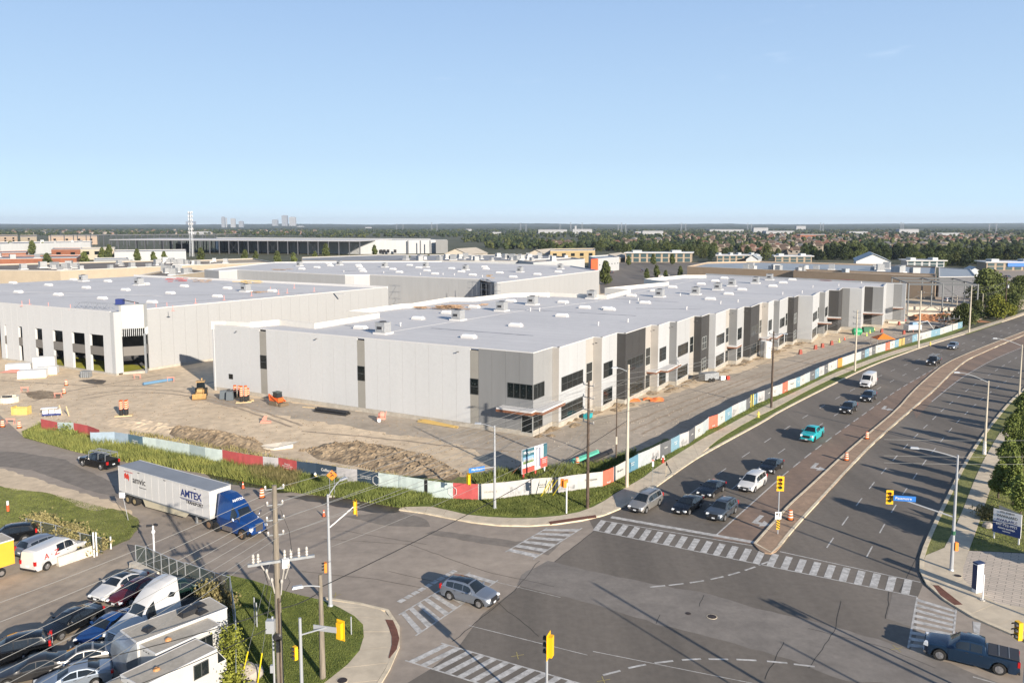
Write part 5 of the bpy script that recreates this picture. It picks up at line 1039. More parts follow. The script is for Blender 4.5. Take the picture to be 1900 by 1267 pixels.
for i_, (c0, c1, lb) in enumerate((((289, 1214), (409, 1159.5), 'white box trailer with sloped step window parked beside the travel trailer'), ((262, 1275), (402, 1205), 'white box trailer nearest the lot corner with amber roof light'))):
    bt, Lx, Wd = boxed('box_trailer', lb, 'trailer', c0, c1, 1, 3.0, .6, 2.3)
    MB().lathe((Lx * .2, .2, 3.06), [(.22, 0), (.2, .12), (.05, .2)], 10).build('roof_light', mat('amber dome', (.5, .25, .10), .5), bt)
    for q in (-.3, 0, .3): MB().box((Lx / 2 + .02, q, 2.8), (.02, .12, .06)).build('marker_light', m_txt, bt)
    x = -Lx / 2 + 1.2
    wd_ = MB().box((x, Wd / 2 + .02, 2.2), (1.1, .04, 1.0)).build('window', m_frame, bt)
    for dx in (-.27, .27): MB().box((x + dx, Wd / 2 + .05, 2.2), (.46, .02, .88)).build('pane', m_cglass, wd_)
    MB().add([(-Lx / 2, -Wd / 2, 3.0), (-Lx / 2 - .7, -Wd / 2, 2.0), (-Lx / 2 - .7, -Wd / 2, .7), (-Lx / 2, -Wd / 2, .6), (-Lx / 2, Wd / 2, 3.0), (-Lx / 2 - .7, Wd / 2, 2.0), (-Lx / 2 - .7, Wd / 2, .7), (-Lx / 2, Wd / 2, .6)], [(0, 1, 2, 3), (7, 6, 5, 4), (0, 4, 5, 1), (1, 5, 6, 2)]).build('rear_cap', m_rv, bt)
    MB().add([(-Lx / 2 - .05, Wd / 2 + .02, 2.85), (-Lx / 2 - .62, Wd / 2 + .02, 2.05), (-Lx / 2 - .05, Wd / 2 + .02, 2.05)], [(0, 2, 1)]).build('window', m_cglass, bt)
bt, Lx, Wd = boxed('box_trailer', 'grey roofed box trailer cut off by the bottom edge of the picture', 'trailer', (232, 1290), (262, 1275), 1, 2.6, .6, 2.2)
# yellow container truck at the left edge
m_yelc = mat('amber yellow panel', (.72, .36, .03), .6, var=.04, scale=1)
yt, Lx, Wd = boxed('box_truck', 'amber yellow truck box with grey roof at the left edge', 'truck', (-75, 1030), (25, 1000.5), 1, 3.1, .9, 2.4, roof=m_rvroof, wall=m_yelc)
# ------------------------------------------------------------------ hoarding along the site
FENCE = [  # top corners of the panels, left to right, and their print
 (76,777,'r'),(106.7,783,'g'),(136.5,784,'r'),(163,789,'r'),(184.7,797,None),(167.3,802,'s'),(212.4,801,'s'),(238,804.6,'t'),(264.8,809.8,'q'),(289.4,813,'q'),(318,818,'q'),(351.7,824,'g'),(380.5,829.5,'q'),(412.5,834,'r'),(439,839,'r'),(457,842,'r'),(488,846.5,'p'),(516.5,848.7,'rt'),(551,855,'n'),(587,859,'nc'),(624.5,865.7,'p'),(662.8,870,'nt'),(702,876.4,'q'),(740,881.5,'q'),(743.4,882.5,'q'),(787,889,'k'),(793.5,891,'qh'),(840.4,895.6,'r'),(887,897.7,'wp'),(935,893.9,'p'),(984,888,'k'),(986,887.6,'w'),(1024.7,885,'k'),(1031,886,'pp'),(1073.7,879.6,'wm'),(1118.5,873.5,'o'),(1138.4,865.7,'wm'),(1161.8,853,'t2'),(1184,841,'g2'),(1206.5,831.6,'p'),(1224.7,823,'d'),(1245,813.5,'b'),(1261,805,'p'),(1278,798.6,'d'),(1289.7,790,'w'),(1303.5,782.6,'g2'),(1315,773,'o'),(1332,767.7,'w'),(1345,760,'b'),(1358,752.8,'p'),(1370.6,746.4,'g2'),(1384.5,740.5,'d'),(1397,732,'b'),(1406,727.4,'p'),(1418.7,723.4,'d'),(1433,717,'w'),(1441.6,714.7,'g2'),(1451.8,710.8,'o'),(1462,706,'wm'),(1477,700.5,'b'),(1485,698,'w'),(1493.7,693.4,'g2'),(1503,689,'d'),(1512.6,685.3,'b'),(1520,681,'p'),(1529.5,677.5,'d'),(1536.8,673.6,'w'),(1548.4,668.8,'g2'),(1554.7,665.8,'o2'),(1563,663,'wm'),(1584,655.5,'w'),(1589.5,654,'g2'),(1598,651,'d'),(1605,648.5,'b'),(1612.6,645.5,'p'),(1618,643.5,'d'),(1625,641,'w'),(1635.8,638,'g2'),(1643,636,'o'),(1651.6,633.5,'w'),(1660,631,'b'),(1668,628.7,'y'),(1679,625.5,'d'),(1693,621.5,'b'),(1702,619,'p'),(1712.6,616.5,'w'),(1724,613.5,'g2'),(1728,612.5,'b'),(1745,608.5,'w'),(1755.8,605,'g2'),(1767.4,601.5,'w'),(1777,598.5,'b'),(1786,596,None)]
HM = {'r': (.44, .085, .085), 'g': (.33, .40, .40), 's': (.30, .38, .46), 't': (.085, .15, .20), 't2': (.11, .24, .33), 'q': (.50, .58, .56), 'p': (.42, .41, .42), 'n': (.035, .06, .095), 'k': (.03, .03, .03), 'w': (.46, .455, .43), 'o': (.66, .14, .09), 'o2': (.70, .24, .05), 'g2': (.37, .41, .43), 'd': (.115, .12, .13), 'b': (.17, .29, .37), 'y': (.45, .33, .12)}
HMAT = {k: mat('banner ' + k, c, .65, var=.07, scale=1.5, bump=.25, bscale=1.8) for k, c in HM.items()}
m_txw = mat('white print', (.72, .72, .70), .6); m_txd = mat('grey print', (.09, .10, .11), .6); m_img = mat('faint picture print', (.18, .19, .20), .7, col2=(.50, .50, .50), scale=.9, detail=6)
hd = thing('site_hoarding', 'long run of printed red, teal, grey and white banner panels round the site', 'fence', (*G(740, 905), 0))
FW = []
for u, v, k in FENCE:
    hgt = 2.0 if u < 1110 else 2.05
    FW.append((G(u, v, hgt), k))
POLES = []
for (a, k), (b, _) in zip(FW, FW[1:]):
    L = math.dist(a, b); u_ = unit(a, b); an = math.atan2(u_[1], u_[0]); rr = random.Random(int(a[0] * 50))
    if k is None or L < .15: continue
    c = lerp(a, b, .5); h = 2.0; mb = MB(); n = 4
    nx, ny = u_[1], -u_[0]; P = []
    for i in range(n + 1):
        s = i / n; bow = rr.uniform(-.03, .05) if 0 < i < n else 0
        for z in (.06, 1.0, h): bb = bow * (1 if z == 1. else .4); P.append((a[0] + (b[0] - a[0]) * s + nx * (bb + .03), a[1] + (b[1] - a[1]) * s + ny * (bb + .03), z + rr.uniform(-.02, .02)))
    F = [(3 * i + j, 3 * i + 3 + j, 3 * i + 4 + j, 3 * i + 1 + j) for i in range(n) for j in range(2)]
    F += [tuple(q[::-1]) for q in []]
    mb.add(P, F); kk = {'rt': 'r', 'nc': 'n', 'nt': 'n', 'qh': 'q', 'wp': 'w', 'wm': 'w', 'pp': 'p'}.get(k, k)
    pn = mb.build('fence_panel', HMAT[kk], hd, world=True); off = hd.location
    MB().bar((a[0], a[1], 0), (a[0], a[1], 2.1), .035, n=5).build('fence_post', m_galv, hd, world=True)
    def tx(s, size, m, fz, fx=.5, bold=0.):
        x, y = lerp(a, b, fx); x += nx * .09; y += ny * .09
        text(s, size, m, 'print', pn, (x - off[0], y - off[1], fz), (R(90), 0, an), .003, bold=bold)
    if k == 'rt': tx('Marquees\nIndustrial Condos\nFor Sale Now', .24, m_txw, 1.15)
    elif k == 'nc': tx('Colliers', .5, m_txw, 1.35, bold=.01); tx('Industrial condos\nfor sale', .2, m_txw, .65)
    elif k == 'n': tx('passmore marquees', .2, m_txw, .55)
    elif k == 'nt': tx('Industrial spaces\nup to 100,000 sf', .24, m_txw, 1.2, .42)
    elif k == 't': tx('Marquees\nIndustrial', .28, m_txw, 1.1)
    elif k == 'wp': tx('PASSMORE', .32, mat('pale print', (.40, .38, .34), .7), 1.0)
    elif k == 'wm' and a[0] < 60: tx('Marquees', .42, m_txd, 1.2)
    elif k == 'w' and L > 1.5: tx('Industrial\nspaces', .25, m_txd, 1.1)
    elif k == 'd' and L > 1.2: tx('SOLD' if False else 'Colliers' if a[0] < 40 else 'For Sale', .32, m_txw, 1.2)
    elif k in ('b', 't2') and L > 1.2: tx('Passmore\ncondos', .28, m_txw, 1.15)
    elif k == 'o' and L > 1.2: tx('Avail', .4, m_txw, .45)
    if k in ('p', 'pp') and L > 1.:
        x0, y0 = lerp(a, b, .12); x1, y1 = lerp(a, b, .9); ex, ey = nx * .085, ny * .085; rr2 = random.Random(int(a[0] * 9)); P = [(x0 + ex, y0 + ey, .35), (x1 + ex, y1 + ey, .35)]
        q = MB(); xs_ = 7
        for i in range(xs_):
            s0, s1 = .15 + .1 * i, .23 + .1 * i; p0, p1 = lerp(a, b, s0), lerp(a, b, s1); z1 = rr2.uniform(.7, 1.35)
            q.add([(p0[0] + ex, p0[1] + ey, .4), (p1[0] + ex, p1[1] + ey, .4), (p1[0] + ex, p1[1] + ey, z1), (p0[0] + ex, p0[1] + ey, z1)], [(0, 1, 2, 3)])
        q.build('printed_picture', m_img, pn, world=False) if False else q.build('printed_picture', m_img, pn, world=True)
    if k in ('qh', 'nt'):
        x, y = lerp(a, b, .92 if k == 'nt' else .99); q = MB(); pr = None
        for i in range(6):
            a1, a2 = R(60 * i + 30), R(60 * i + 90); q.bar((x + u_[0] * math.cos(a1) * .55 + nx * .1, y + u_[1] * math.cos(a1) * .55 + ny * .1, 1.05 + math.sin(a1) * .6), (x + u_[0] * math.cos(a2) * .55 + nx * .1, y + u_[1] * math.cos(a2) * .55 + ny * .1, 1.05 + math.sin(a2) * .6), .03, n=4)
        q.build('emblem', m_txw, pn, world=True)
for q in range(len(FW)): pass

# ------------------------------------------------------------------ poles, lights, signals
m_pole = mat('weathered wood pole', (.26, .225, .18), .9, col2=(.15, .13, .105), scale=1.2, detail=8, stretch=(8, 8, .5)); m_poled = mat('dark creosote pole', (.085, .06, .045), .9, var=.3, scale=1.5)
m_cpole = mat('concrete pole', (.50, .45, .37), .85, var=.1, scale=2, stretch=(2, 2, .4)); m_mpole = mat('grey metal pole', (.44, .46, .49), .45, .35); m_insul = mat('porcelain insulator', (.42, .40, .37), .3)
m_yel = mat('signal yellow', (.80, .45, .01), .5); m_org = mat('signal orange', (.78, .24, .03), .5); m_blue = mat('street sign blue', (.02, .16, .52), .5); m_whs = mat('sign white', (.76, .76, .76), .5)
m_lens = [mat('unlit red lens', (.16, .02, .015), .3), mat('unlit amber lens', (.2, .09, .01), .3), mat('unlit green lens', (.01, .07, .05), .3)]
def cobra(t, top, ang, ln, rise=.6, name='lamp_arm', m=None, head=None):
    ca, sa = math.cos(ang), math.sin(ang); pts = []
    for i in range(7): s = i / 6; pts.append((top[0] + ca * ln * s, top[1] + sa * ln * s, top[2] + rise * math.sin(s * 1.45)))
    MB().tube(pts, .045, 6).build(name, m or m_mpole, t)
    e = pts[-1]; MB().box((e[0] + ca * .3, e[1] + sa * .3, e[2] + .02), (.75, .30, .16), ang, .8).build('lamp_head', head or m_mpole, t)
def signal(t, x, y, z, ang, front=True, s=1., m=None, nm='traffic_signal', back=True):
    """three section head whose lenses face direction ang (radians)"""
    m = m or m_yel; ca, sa = math.cos(ang), math.sin(ang)
    h = MB().box((x, y, z), (.26 * s, .36 * s, 1.05 * s), ang).build(nm, m, t)
    if back: MB().box((x + ca * .10 * s, y + sa * .10 * s, z), (.03, .62 * s, 1.32 * s), ang).build('backplate', m, h)
    for i in range(3):
        zz = z + (.34 - .34 * i) * s; q = MB(); q.bar((x + ca * .12 * s, y + sa * .12 * s, zz), (x + ca * .18 * s, y + sa * .18 * s, zz), .14 * s, n=12); q.build('lens', m_lens[i], h)
        v = MB(); n = 7
        for j in range(n):
            a = math.pi * j / (n - 1); dy, dz = math.cos(a) * .16 * s, math.sin(a) * .16 * s
            for d in (.13, .36): v.v.append((x + ca * d * s - sa * dy, y + sa * d * s + ca * dy, zz + dz))
        v.f = [(2 * j, 2 * j + 2, 2 * j + 3, 2 * j + 1) for j in range(n - 1)]; v.build('visor', m_plas, h)
def streetlight(label, u, v, vt, arm, ln, extra=None, m=None, conc=False, rise=.6, cat='street light', r0=.17):
    x, y = G(u, v, .1); h = height_at(x, y, vt); t = thing('street_light', label, cat, (x, y, .05)); mm = m or (m_cpole if conc else m_mpole)
    MB().bar((0, 0, 0), (0, 0, h), r0 if not conc else .19, .085, n=10).build('pole', mm, t)
    if not conc: MB().lathe((0, 0, 0), [(.24, 0), (.24, .1), (r0, .22)], 10).build('base', mm, t)
    if arm is not None: cobra(t, (0, 0, h - .25), arm, ln, rise)
    return t, h
# right hand row
t, h = streetlight('metal street light with the blue Passmore sign arm at the right corner', 1765, 1058, 845, R(163), 3.2)
L1 = t; ang = math.atan2(G(1640, 935)[1] - G(1765, 1058)[1], G(1640, 935)[0] - G(1765, 1058)[0]); ang = R(155)
z_ = 5.3; MB().bar((0, 0, 5.0), (math.cos(ang) * 5.1, math.sin(ang) * 5.1, z_ + .9), .07, .05).build('signal_arm', m_mpole, t)
signal(t, math.cos(ang) * 5.3, math.sin(ang) * 5.3, 6.1, R(-100))
sg = MB().box((math.cos(ang) * 4.1, math.sin(ang) * 4.1 - .12, 6.15), (1.9, .04, .5), R(-12)).build('street_name_sign', m_blue, t)
text('Passmore', .36, m_whs, 'lettering', sg, (math.cos(ang) * 4.2 - .02, math.sin(ang) * 4.2 - .19, 6.16), (R(90), 0, R(-12)), .003)
MB().box((.25, -.1, 2.35), (.28, .3, .75)).build('pedestrian_signal', m_org, t)
MB().bar((.0, 0, 3.4), (.0, 0, 3.75), .19, n=10).build('sticker_band', mat('green band', (.03, .12, .07), .6), t)
streetlight('concrete street light second up the right hand pavement with white wrapped base', 1826, 843, 707, R(165), 3.6, conc=True, rise=1.2)
t = bpy.data.objects['street_light.001']; MB().bar((0, 0, .1), (0, 0, 1.9), .26, .2, n=8).build('pole_wrap', mat('torn posters', (.55, .54, .52), .8, var=.5, scale=5), t)
streetlight('concrete street light third up the right hand pavement', 1890, 745, 640, R(165), 4.0, conc=True, rise=1.2)
t, h = streetlight('grey street light on the grass corner carrying the back of a signal', 918, 943, 790, R(165), 1.6, rise=.35)
an = R(205); MB().bar((0, 0, 4.75), (math.cos(an) * 2.2, math.sin(an) * 2.2, 4.75), .05).build('signal_arm', m_mpole, t)
sg = MB().box((math.cos(an) * 1.9 - .2, math.sin(an) * 1.9, 4.7), (1.9, .04, .5), R(28)).build('street_name_sign', m_blue, t); text('Markham', .34, m_whs, 'lettering', sg, (math.cos(an) * 1.9 - .18, math.sin(an) * 1.9 - .04, 4.72), (R(90), 0, R(28)), .003)
signal(t, -2.8, -1.6, 3.85, R(38))
# median signal
x, y = G(1443, 990, .13); t = thing('median_signal', 'yellow traffic signal above keep right sign and striped hazard board on the median nose', 'traffic signal', (x, y, .13)); h = height_at(x, y, 884)
MB().bar((0, 0, 0), (0, 0, h), .06).build('pole', m_mpole, t); signal(t, 0, -.2, h - .75, R(-95), s=1.15)
MB().box((-.05, -.12, 1.95), (.62, .03, .75)).build('keep_right_sign', m_whs, t); MB().box((-.18, -.15, 2.1), (.16, .02, .22)).build('island_symbol', m_plas, t); MB().bar((.0, -.15, 1.75), (.08, -.15, 1.95), .03, n=4).bar((.08, -.15, 1.95), (.02, -.15, 2.2), .03, n=4).bar((.02, -.15, 2.2), (.14, -.15, 2.12), .03, n=4).build('arrow_symbol', m_plas, t)
hb = MB().box((-.03, -.12, 1.0), (.34, .03, 1.0)).build('hazard_board', m_yel, t)
for i in range(4):
    z = .62 + i * .25; MB().add([(-.2, -.145, z + .12), (.14, -.145, z - .1), (.14, -.145, z + .02), (-.2, -.145, z + .24)], [(0, 1, 2, 3)]).build('black_stripe', m_plas, hb)
# pedestrian signal on the grass corner
x, y = G(1051, 952, .1); t = thing('pedestrian_signal_post', 'white post with orange pedestrian signal heads on the grass corner', 'pedestrian signal', (x, y, .1)); MB().bar((0, 0, 0), (0, 0, 3.3), .08, n=10).build('pole', m_whs, t)
MB().box((-.22, -.12, 3.3), (.36, .32, .75), R(20)).build('signal_head', m_org, t); MB().box((-.45, .12, 3.35), (.3, .34, .8), R(70)).build('signal_head', m_org, t); MB().box((0, 0, 3.6), (.28, .28, .3)).build('signal_head', m_org, t)
# near poles at the left corner
def wood_pole(label, u, v, vt, r=.17, m=None, cat='utility pole', z=0., h=None, lean=0.):
    x, y = G(u, v, z); h = h or height_at(x, y, vt); t = thing('utility_pole', label, cat, (x, y, z)); MB().bar((0, 0, -.1), (lean, 0, h), r, r * .62, n=9).build('pole', m or m_pole, t); return t, h
U1, h1 = wood_pole('tall wooden utility pole with switch gear, transformer box and cut offs at the lower left', 521, 1290, 900, .25)
dir1 = R(28)
def crossarm(t, z, ln, ang, insul=(-1, -.5, .5, 1), m=None, th=.12, name='crossarm'):
    ca, sa = math.cos(ang), math.sin(ang); a = MB().box((0, 0, z), (ln, th, th), ang).build(name, m or m_pole, t); out = []
    for s in insul:
        x, y = ca * ln / 2 * s * .94, sa * ln / 2 * s * .94; MB().lathe((x, y, z + th / 2), [(.05, 0), (.09, .06), (.05, .1), (.08, .16), (.05, .24)], 8).build('insulator', m_insul, a); out.append((x, y, z + th / 2 + .24))
    return out
arms1 = [crossarm(U1, h1 - z, ln, R(20), ins, m_galv, .06) for z, ln, ins in ((.25, 1.2, (-1, 1)), (1.3, 1.0, (-1, 1)), (2.3, 1.1, (-1, 1)), (3.3, 1.0, (-1, 1)))]
sw = MB().box((.35, -.1, h1 - 5.0), (4.2, .2, .16), R(22)).build('switch_beam', m_galv, U1)
for s in (-1.75, -1.45, .2, .6, 1.1, 1.6): 
    x, y = .35 + math.cos(R(22)) * s, -.1 + math.sin(R(22)) * s; MB().lathe((x, y, h1 - 4.92), [(.07, 0), (.11, .1), (.07, .18), (.11, .28), (.07, .36), (.1, .46), (.06, .62)], 8).build('bushing', m_insul, sw)
MB().box((.65, -.25, h1 - 5.1), (.45, .35, .55), R(22)).build('control_box', m_whs, U1)
for k, (x, z) in enumerate(((-.35, 6.6), (-.15, 7.2), (.35, 6.4), (.25, 7.3), (-.6, 6.0), (.55, 6.2))): MB().bar((x, -.1, h1 - z), (x * 1.6, -.35, h1 - z + .9), .05, n=6).lathe((x * 1.6, -.35, h1 - z + .9), [(.08, 0), (.1, .12), (.05, .25)], 7).build('fuse_cutout', m_insul, U1)
MB().tube([(-.3, -.1, h1 - 8.2), (-.75, -.2, h1 - 7.6), (-.5, -.3, h1 - 6.5), (-.9, -.2, h1 - 5.2)], .02).tube([(.4, -.1, h1 - 1.6), (.9, -.1, h1 - 3), (1.0, 0, h1 - 4.4)], .018).tube([(.3, 0, h1 - 5.2), (.9, -.2, h1 - 6.4), (.2, -.2, h1 - 7.8)], .018).build('jumper_wire', m_plas, U1)
MB().bar((-.36, -.1, 0), (-.36, -.1, h1 - 8.8), .07).build('riser_pipe', m_mpole, U1); MB().bar((.12, -.26, 0), (.12, -.24, h1 - 7.5), .06).build('riser_pipe', m_poled, U1)
MB().box((-.42, -.32, 5.0), (.55, .4, .85)).build('meter_box', m_mpole, U1); MB().box((-.46, -.2, 2.0), (.2, .2, .5)).build('small_box', m_mpole, U1)
MB().lathe((0, -.3, 4.2), [(.2, -.08), (.3, 0), (.2, .08)], 12, 'y').build('cable_coil', m_plas, U1)
U2, h2 = wood_pole('wooden pole with cobra street lamp at the edge of the lower left lawn', 599, 1258, 1068, .21, z=.1)
cobra(U2, (0, -.1, h2 - .8), R(205), 1.2, .25, head=m_mpole)
t, h = streetlight('white metal street light and signal pole at the lower left corner', 613, 1124, 918, R(60), 1.6, rise=1.0); S2 = t
an = R(50); MB().bar((0, 0, h * .70), (math.cos(an) * 2.6, math.sin(an) * 2.6, h * .70 + 1.1), .05).build('signal_arm', m_whs, t); signal(t, math.cos(an) * 2.7, math.sin(an) * 2.7, h * .70 + 1.0, R(25)); signal(t, -.3, -.1, h * .36, R(200), s=.8, m=m_org, nm='side_signal', back=False)
# signal pole with arm below it
x, y = G(562, 1345); t = thing('signal_pole', 'grey signal pole with yellow signal back near the bottom of the lawn', 'traffic signal', (x, y, 0)); h = height_at(x, y, 1146)
MB().bar((0, 0, 0), (0, 0, h), .12, .09, n=10).build('pole', m_mpole, t); zz = h - 1.1; MB().bar((0, 0, zz), (1.6, .3, zz + .35), .05).build('signal_arm', m_mpole, t)
sg = MB().box((1.45, .3, zz + .25), (1.55, .04, .36), R(-14)).build('street_name_sign', m_mpole, t); signal(t, 2.35, .35, zz + .1, R(60)); signal(t, -.32, -.1, zz - 1.1, R(225), s=.8, nm='side_signal', back=False)
# signal pole at the bottom centre
x, y = G(1014, 1340); t = thing('signal_pole', 'slim grey signal pole with wide yellow backplate at the bottom of the picture', 'traffic signal', (x, y, 0)); h = height_at(x, y, 1176)
MB().bar((0, 0, 0), (0, 0, h - .2), .09, .08, n=10).build('pole', m_mpole, t); signal(t, .22, -.05, h - .75, R(160), s=1.25)
x, y = G(1897, 1330); t = thing('signal_pole', 'grey signal pole with yellow signal seen edge on at the lower right corner', 'traffic signal', (x, y, 0)); h = height_at(x, y, 1158)
MB().bar((0, 0, 0), (0, 0, h), .12, .09, n=10).build('pole', m_mpole, t); signal(t, -.55, .1, h - .45, R(188), s=1.1, back=False); MB().bar((0, 0, h - .4), (-.5, .1, h - .4), .04).build('bracket', m_mpole, t)
# street-side utility poles
UP = []
specs = [(1090, 942, 708, .19, m_poled, 'dark wooden utility pole with four cross arms on the grass corner', 4), (1163, 903, 678, .21, m_cpole, 'tan pole with lamp arm standing in front of the fence on the corner', 0), (1431, 756, 616, .2, m_poled, 'dark wooden utility pole on the pavement opposite the turquoise pickup', 3), (1586, 688, 576, .22, m_cpole, 'pale utility pole with insulator arms near the white cargo van', 3), (1704, 645, 540, .24, m_cpole, 'pale utility pole beside the far end of the long warehouse', 2), (1798, 617, 530, .24, m_cpole, 'pale utility pole in front of the small green tree up the road', 1), (1864, 592, 518, .24, m_poled, 'dark pole with transformer can at the far right', 2)]
for u, v, vt, r, m, l, n in specs:
    t, h = wood_pole(l, u, v, vt, r, m, z=.1); UP.append((t, h)); rr = random.Random(u)
    for i in range(n): crossarm(t, h - .5 - i * 1.35 * (h / 14), 1.7, R(-52), (-1, 1), m_galv, .07, 'insulator_arm')
    if u == 1163: cobra(t, (0, 0, h - .9), R(175), 1.3, .5)
    if u == 1431: cobra(t, (0, 0, h - .6), R(-30), 1.6, .3)
    if u == 1864: MB().lathe((.35, -.2, h - 3), [(.28, 0), (.3, .1), (.3, .9), (.22, 1.0)], 10).build('transformer', m_mpole, t)
t, h = wood_pole('short slim dark post behind the fence beside the tan pole', 1143, 858, 738, .10, m_poled); MB().box((0, -.2, h * .35), (.22, .2, 1.0)).build('junction_box', m_cpole, t)
for u, v, vt, l in ((1822, 583, 545, 'short wooden pole among the shrubs beyond the steel frame'), (1775, 575, 548, 'thin pole left of the far right trees')): wood_pole(l, u, v, vt, .16, m_cpole)
# wires, each span of the line its own set
m_wire = mat('aluminium wire', (.30, .30, .29), .5, .3); m_wired = mat('black cable', (.02, .02, .02), .6)
def span(a, b, sag, r=.012, m=None, parent=None):
    pts = [(a[0] + (b[0] - a[0]) * i / 14, a[1] + (b[1] - a[1]) * i / 14, a[2] + (b[2] - a[2]) * i / 14 - sag * 4 * (i / 14) * (1 - i / 14)) for i in range(15)]
    return MB().tube(pts, r, 4).build('wire', m or m_wire, parent, world=True)
def pt(t, dz, dx=0, dy=0): return (t.location[0] + dx, t.location[1] + dy, t.location[2] + dz)
W0 = thing('overhead_wires', 'pale overhead wires running from the lower left edge to the big utility pole', 'wires', (*U1.location[:2], 0))
offL = [(0., .55), (-1.15, -.5), (-1.2, .5), (-2.15, -.4), (-2.2, .45), (-3.2, -.3), (-3.3, .3), (-4.6, -1.2)]
pxL = [(-30, 1128), (-30, 1165), (-30, 1212), (-30, 1238), (-30, 1262), (-30, 1290), (-30, 1325), (-30, 1375)]
for (dz, dx), (u, v) in zip(offL, pxL):
    e = G(u, v, 9.0); span(pt(U1, h1 - .1 + dz, dx, .2), (e[0], e[1], 9.0), .25, .016, parent=W0)
W1 = thing('overhead_wires', 'pale overhead wires crossing from the big utility pole to the corner poles', 'wires', (*UP[0][0].location[:2], 0))
t6, h6 = UP[0]; t8, h8 = UP[1]
for i, (dz, dx) in enumerate(((0., .3), (-.9, .5), (-1.2, -.4), (-2.1, .5), (-2.3, -.4), (-3.2, .4), (-3.4, -.3))):
    tgt = (t6, h6) if i % 2 == 0 else (t8, h8); span(pt(U1, h1 - .15 + dz, dx, .1), pt(tgt[0], tgt[1] - .4 - (i // 2) * 1.2, .3 if i % 2 else -.3), .5, .015, parent=W1)
e = G(1230, 850, 10.5)
span(pt(U2, h2 - .9), pt(t8, h8 * .55), .7, .03, m_wired, W1); span(pt(U1, h1 * .42), pt(U2, h2 - 1.2), .2, .03, m_wired, W1); span(pt(S2, 5.0), pt(t6, h6 * .6), .5, .014, None, W1)
span(pt(U1, h1 * .42), (*G(-20, 1262, 5)[:2], 5.), .4, .03, m_wired, W1); span(pt(U1, h1 * .35), (*G(200, 1290, 4)[:2], 4.), .2, .025, m_wired, W1)
W2 = thing('overhead_wires', 'thin wires strung between the roadside poles in front of the stepped warehouse', 'wires', (*UP[2][0].location[:2], 0))
seq = UP[0:1] + UP[2:]
for (ta, ha), (tb, hb_) in zip(seq, seq[1:]):
    for k in range(5):
        s = -.7 if k % 2 else .7; span(pt(ta, ha - .4 - k * .95, s * .6, -s * .7), pt(tb, hb_ - .4 - k * .95, s * .6, -s * .7), .9, .016, m_wire if k < 4 else m_wired, W2)
for k in range(3): span(pt(UP[1][0], h8 - 1 - 1.3 * k), pt(UP[2][0], UP[2][1] - 1.2 - 1.3 * k), .9, .014, m_wire, W2)
W3 = thing('overhead_wires', 'pair of thin wires crossing above the trees at the right edge', 'wires', (60, 80, 0))
for v0, v1 in ((815, 816), (845, 846), (858, 860), (960, 975)):
    a, b = G(1640 if v0 < 900 else 1770, v0, 9.), G(1960, v1, 9.); span((a[0], a[1], 9), (b[0], b[1], 9), .1, .013, parent=W3)
# guy wires with yellow guards
m_guy = mat('yellow guy guard', (.75, .60, .02), .5)
for k, (u, v, u2, v2, l) in enumerate(((1003, 922, 1018, 893, 'first yellow guy guard from the left on the grass corner'), (1010, 916, 1026, 893, 'second yellow guy guard on the grass corner'), (1018, 914, 1031, 893, 'third yellow guy guard on the grass corner'), (1025, 920, 1038, 895, 'rightmost yellow guy guard on the grass corner'), (447, 1262, 457, 1224, 'left yellow guy guard by the boulders'), (478, 1267, 485, 1238, 'right yellow guy guard by the boulders'))):
    a = G(u, v, .1); t = thing('guy_guard', l, 'guy wire guard', (*a, .1)); tgt = (t6, h6) if k < 4 else (U1, h1); p = pt(tgt[0], tgt[1] * (.75 - .08 * (k % 4))); d = (Vector(p) - Vector((*a, .1))); e = d.normalized() * 2.4
    MB().bar((0, 0, 0), tuple(e), .05, n=6).build('guard', m_guy, t); MB().bar((0, 0, 0), tuple(d), .012, n=4).build('guy_wire', m_galv, t)
# yellow and other small posts along the fence
for k, (u, v, vt, l) in enumerate(((1393, 757, 731, 'left one of two yellow posts against the hoarding'), (1397, 755, 728, 'right one of two yellow posts against the hoarding'))):
    x, y = G(u, v); t = thing('marker_post', l, 'post', (x, y, 0)); MB().bar((0, 0, 0), (0, 0, 2.3), .07).build('post', m_guy, t)
# hydrants
def hydrant(label, u, v, body, cap):
    x, y = G(u, v, .1); t = thing('fire_hydrant', label, 'fire hydrant', (x, y, .1)); MB().lathe((0, 0, 0), [(.22, 0), (.22, .06), (.15, .08), (.15, .7), (.19, .72)], 10).build('barrel', body, t); MB().lathe((0, 0, .72), [(.18, 0), (.17, .12), (.06, .22), (.05, .28)], 10).build('cap', cap, t); MB().bar((-.26, 0, .5), (.26, 0, .5), .08, n=8).build('outlet', cap, t)
m_hr = mat('hydrant red', (.5, .05, .03), .5); m_hy = mat('hydrant yellow', (.72, .55, .12), .5)
hydrant('red and white fire hydrant on the grass in front of the hoarding', 1230, 858, m_hr, m_whs); hydrant('yellow fire hydrant on the verge beyond the pale pavement gap', 1407, 774, m_hy, m_hy); hydrant('small yellow hydrant on the verge far up the road', 1726, 641, m_hy, m_hy); hydrant('yellow hydrant half hidden in the weeds below the dark blue banner', 585, 891, m_hy, m_whs)
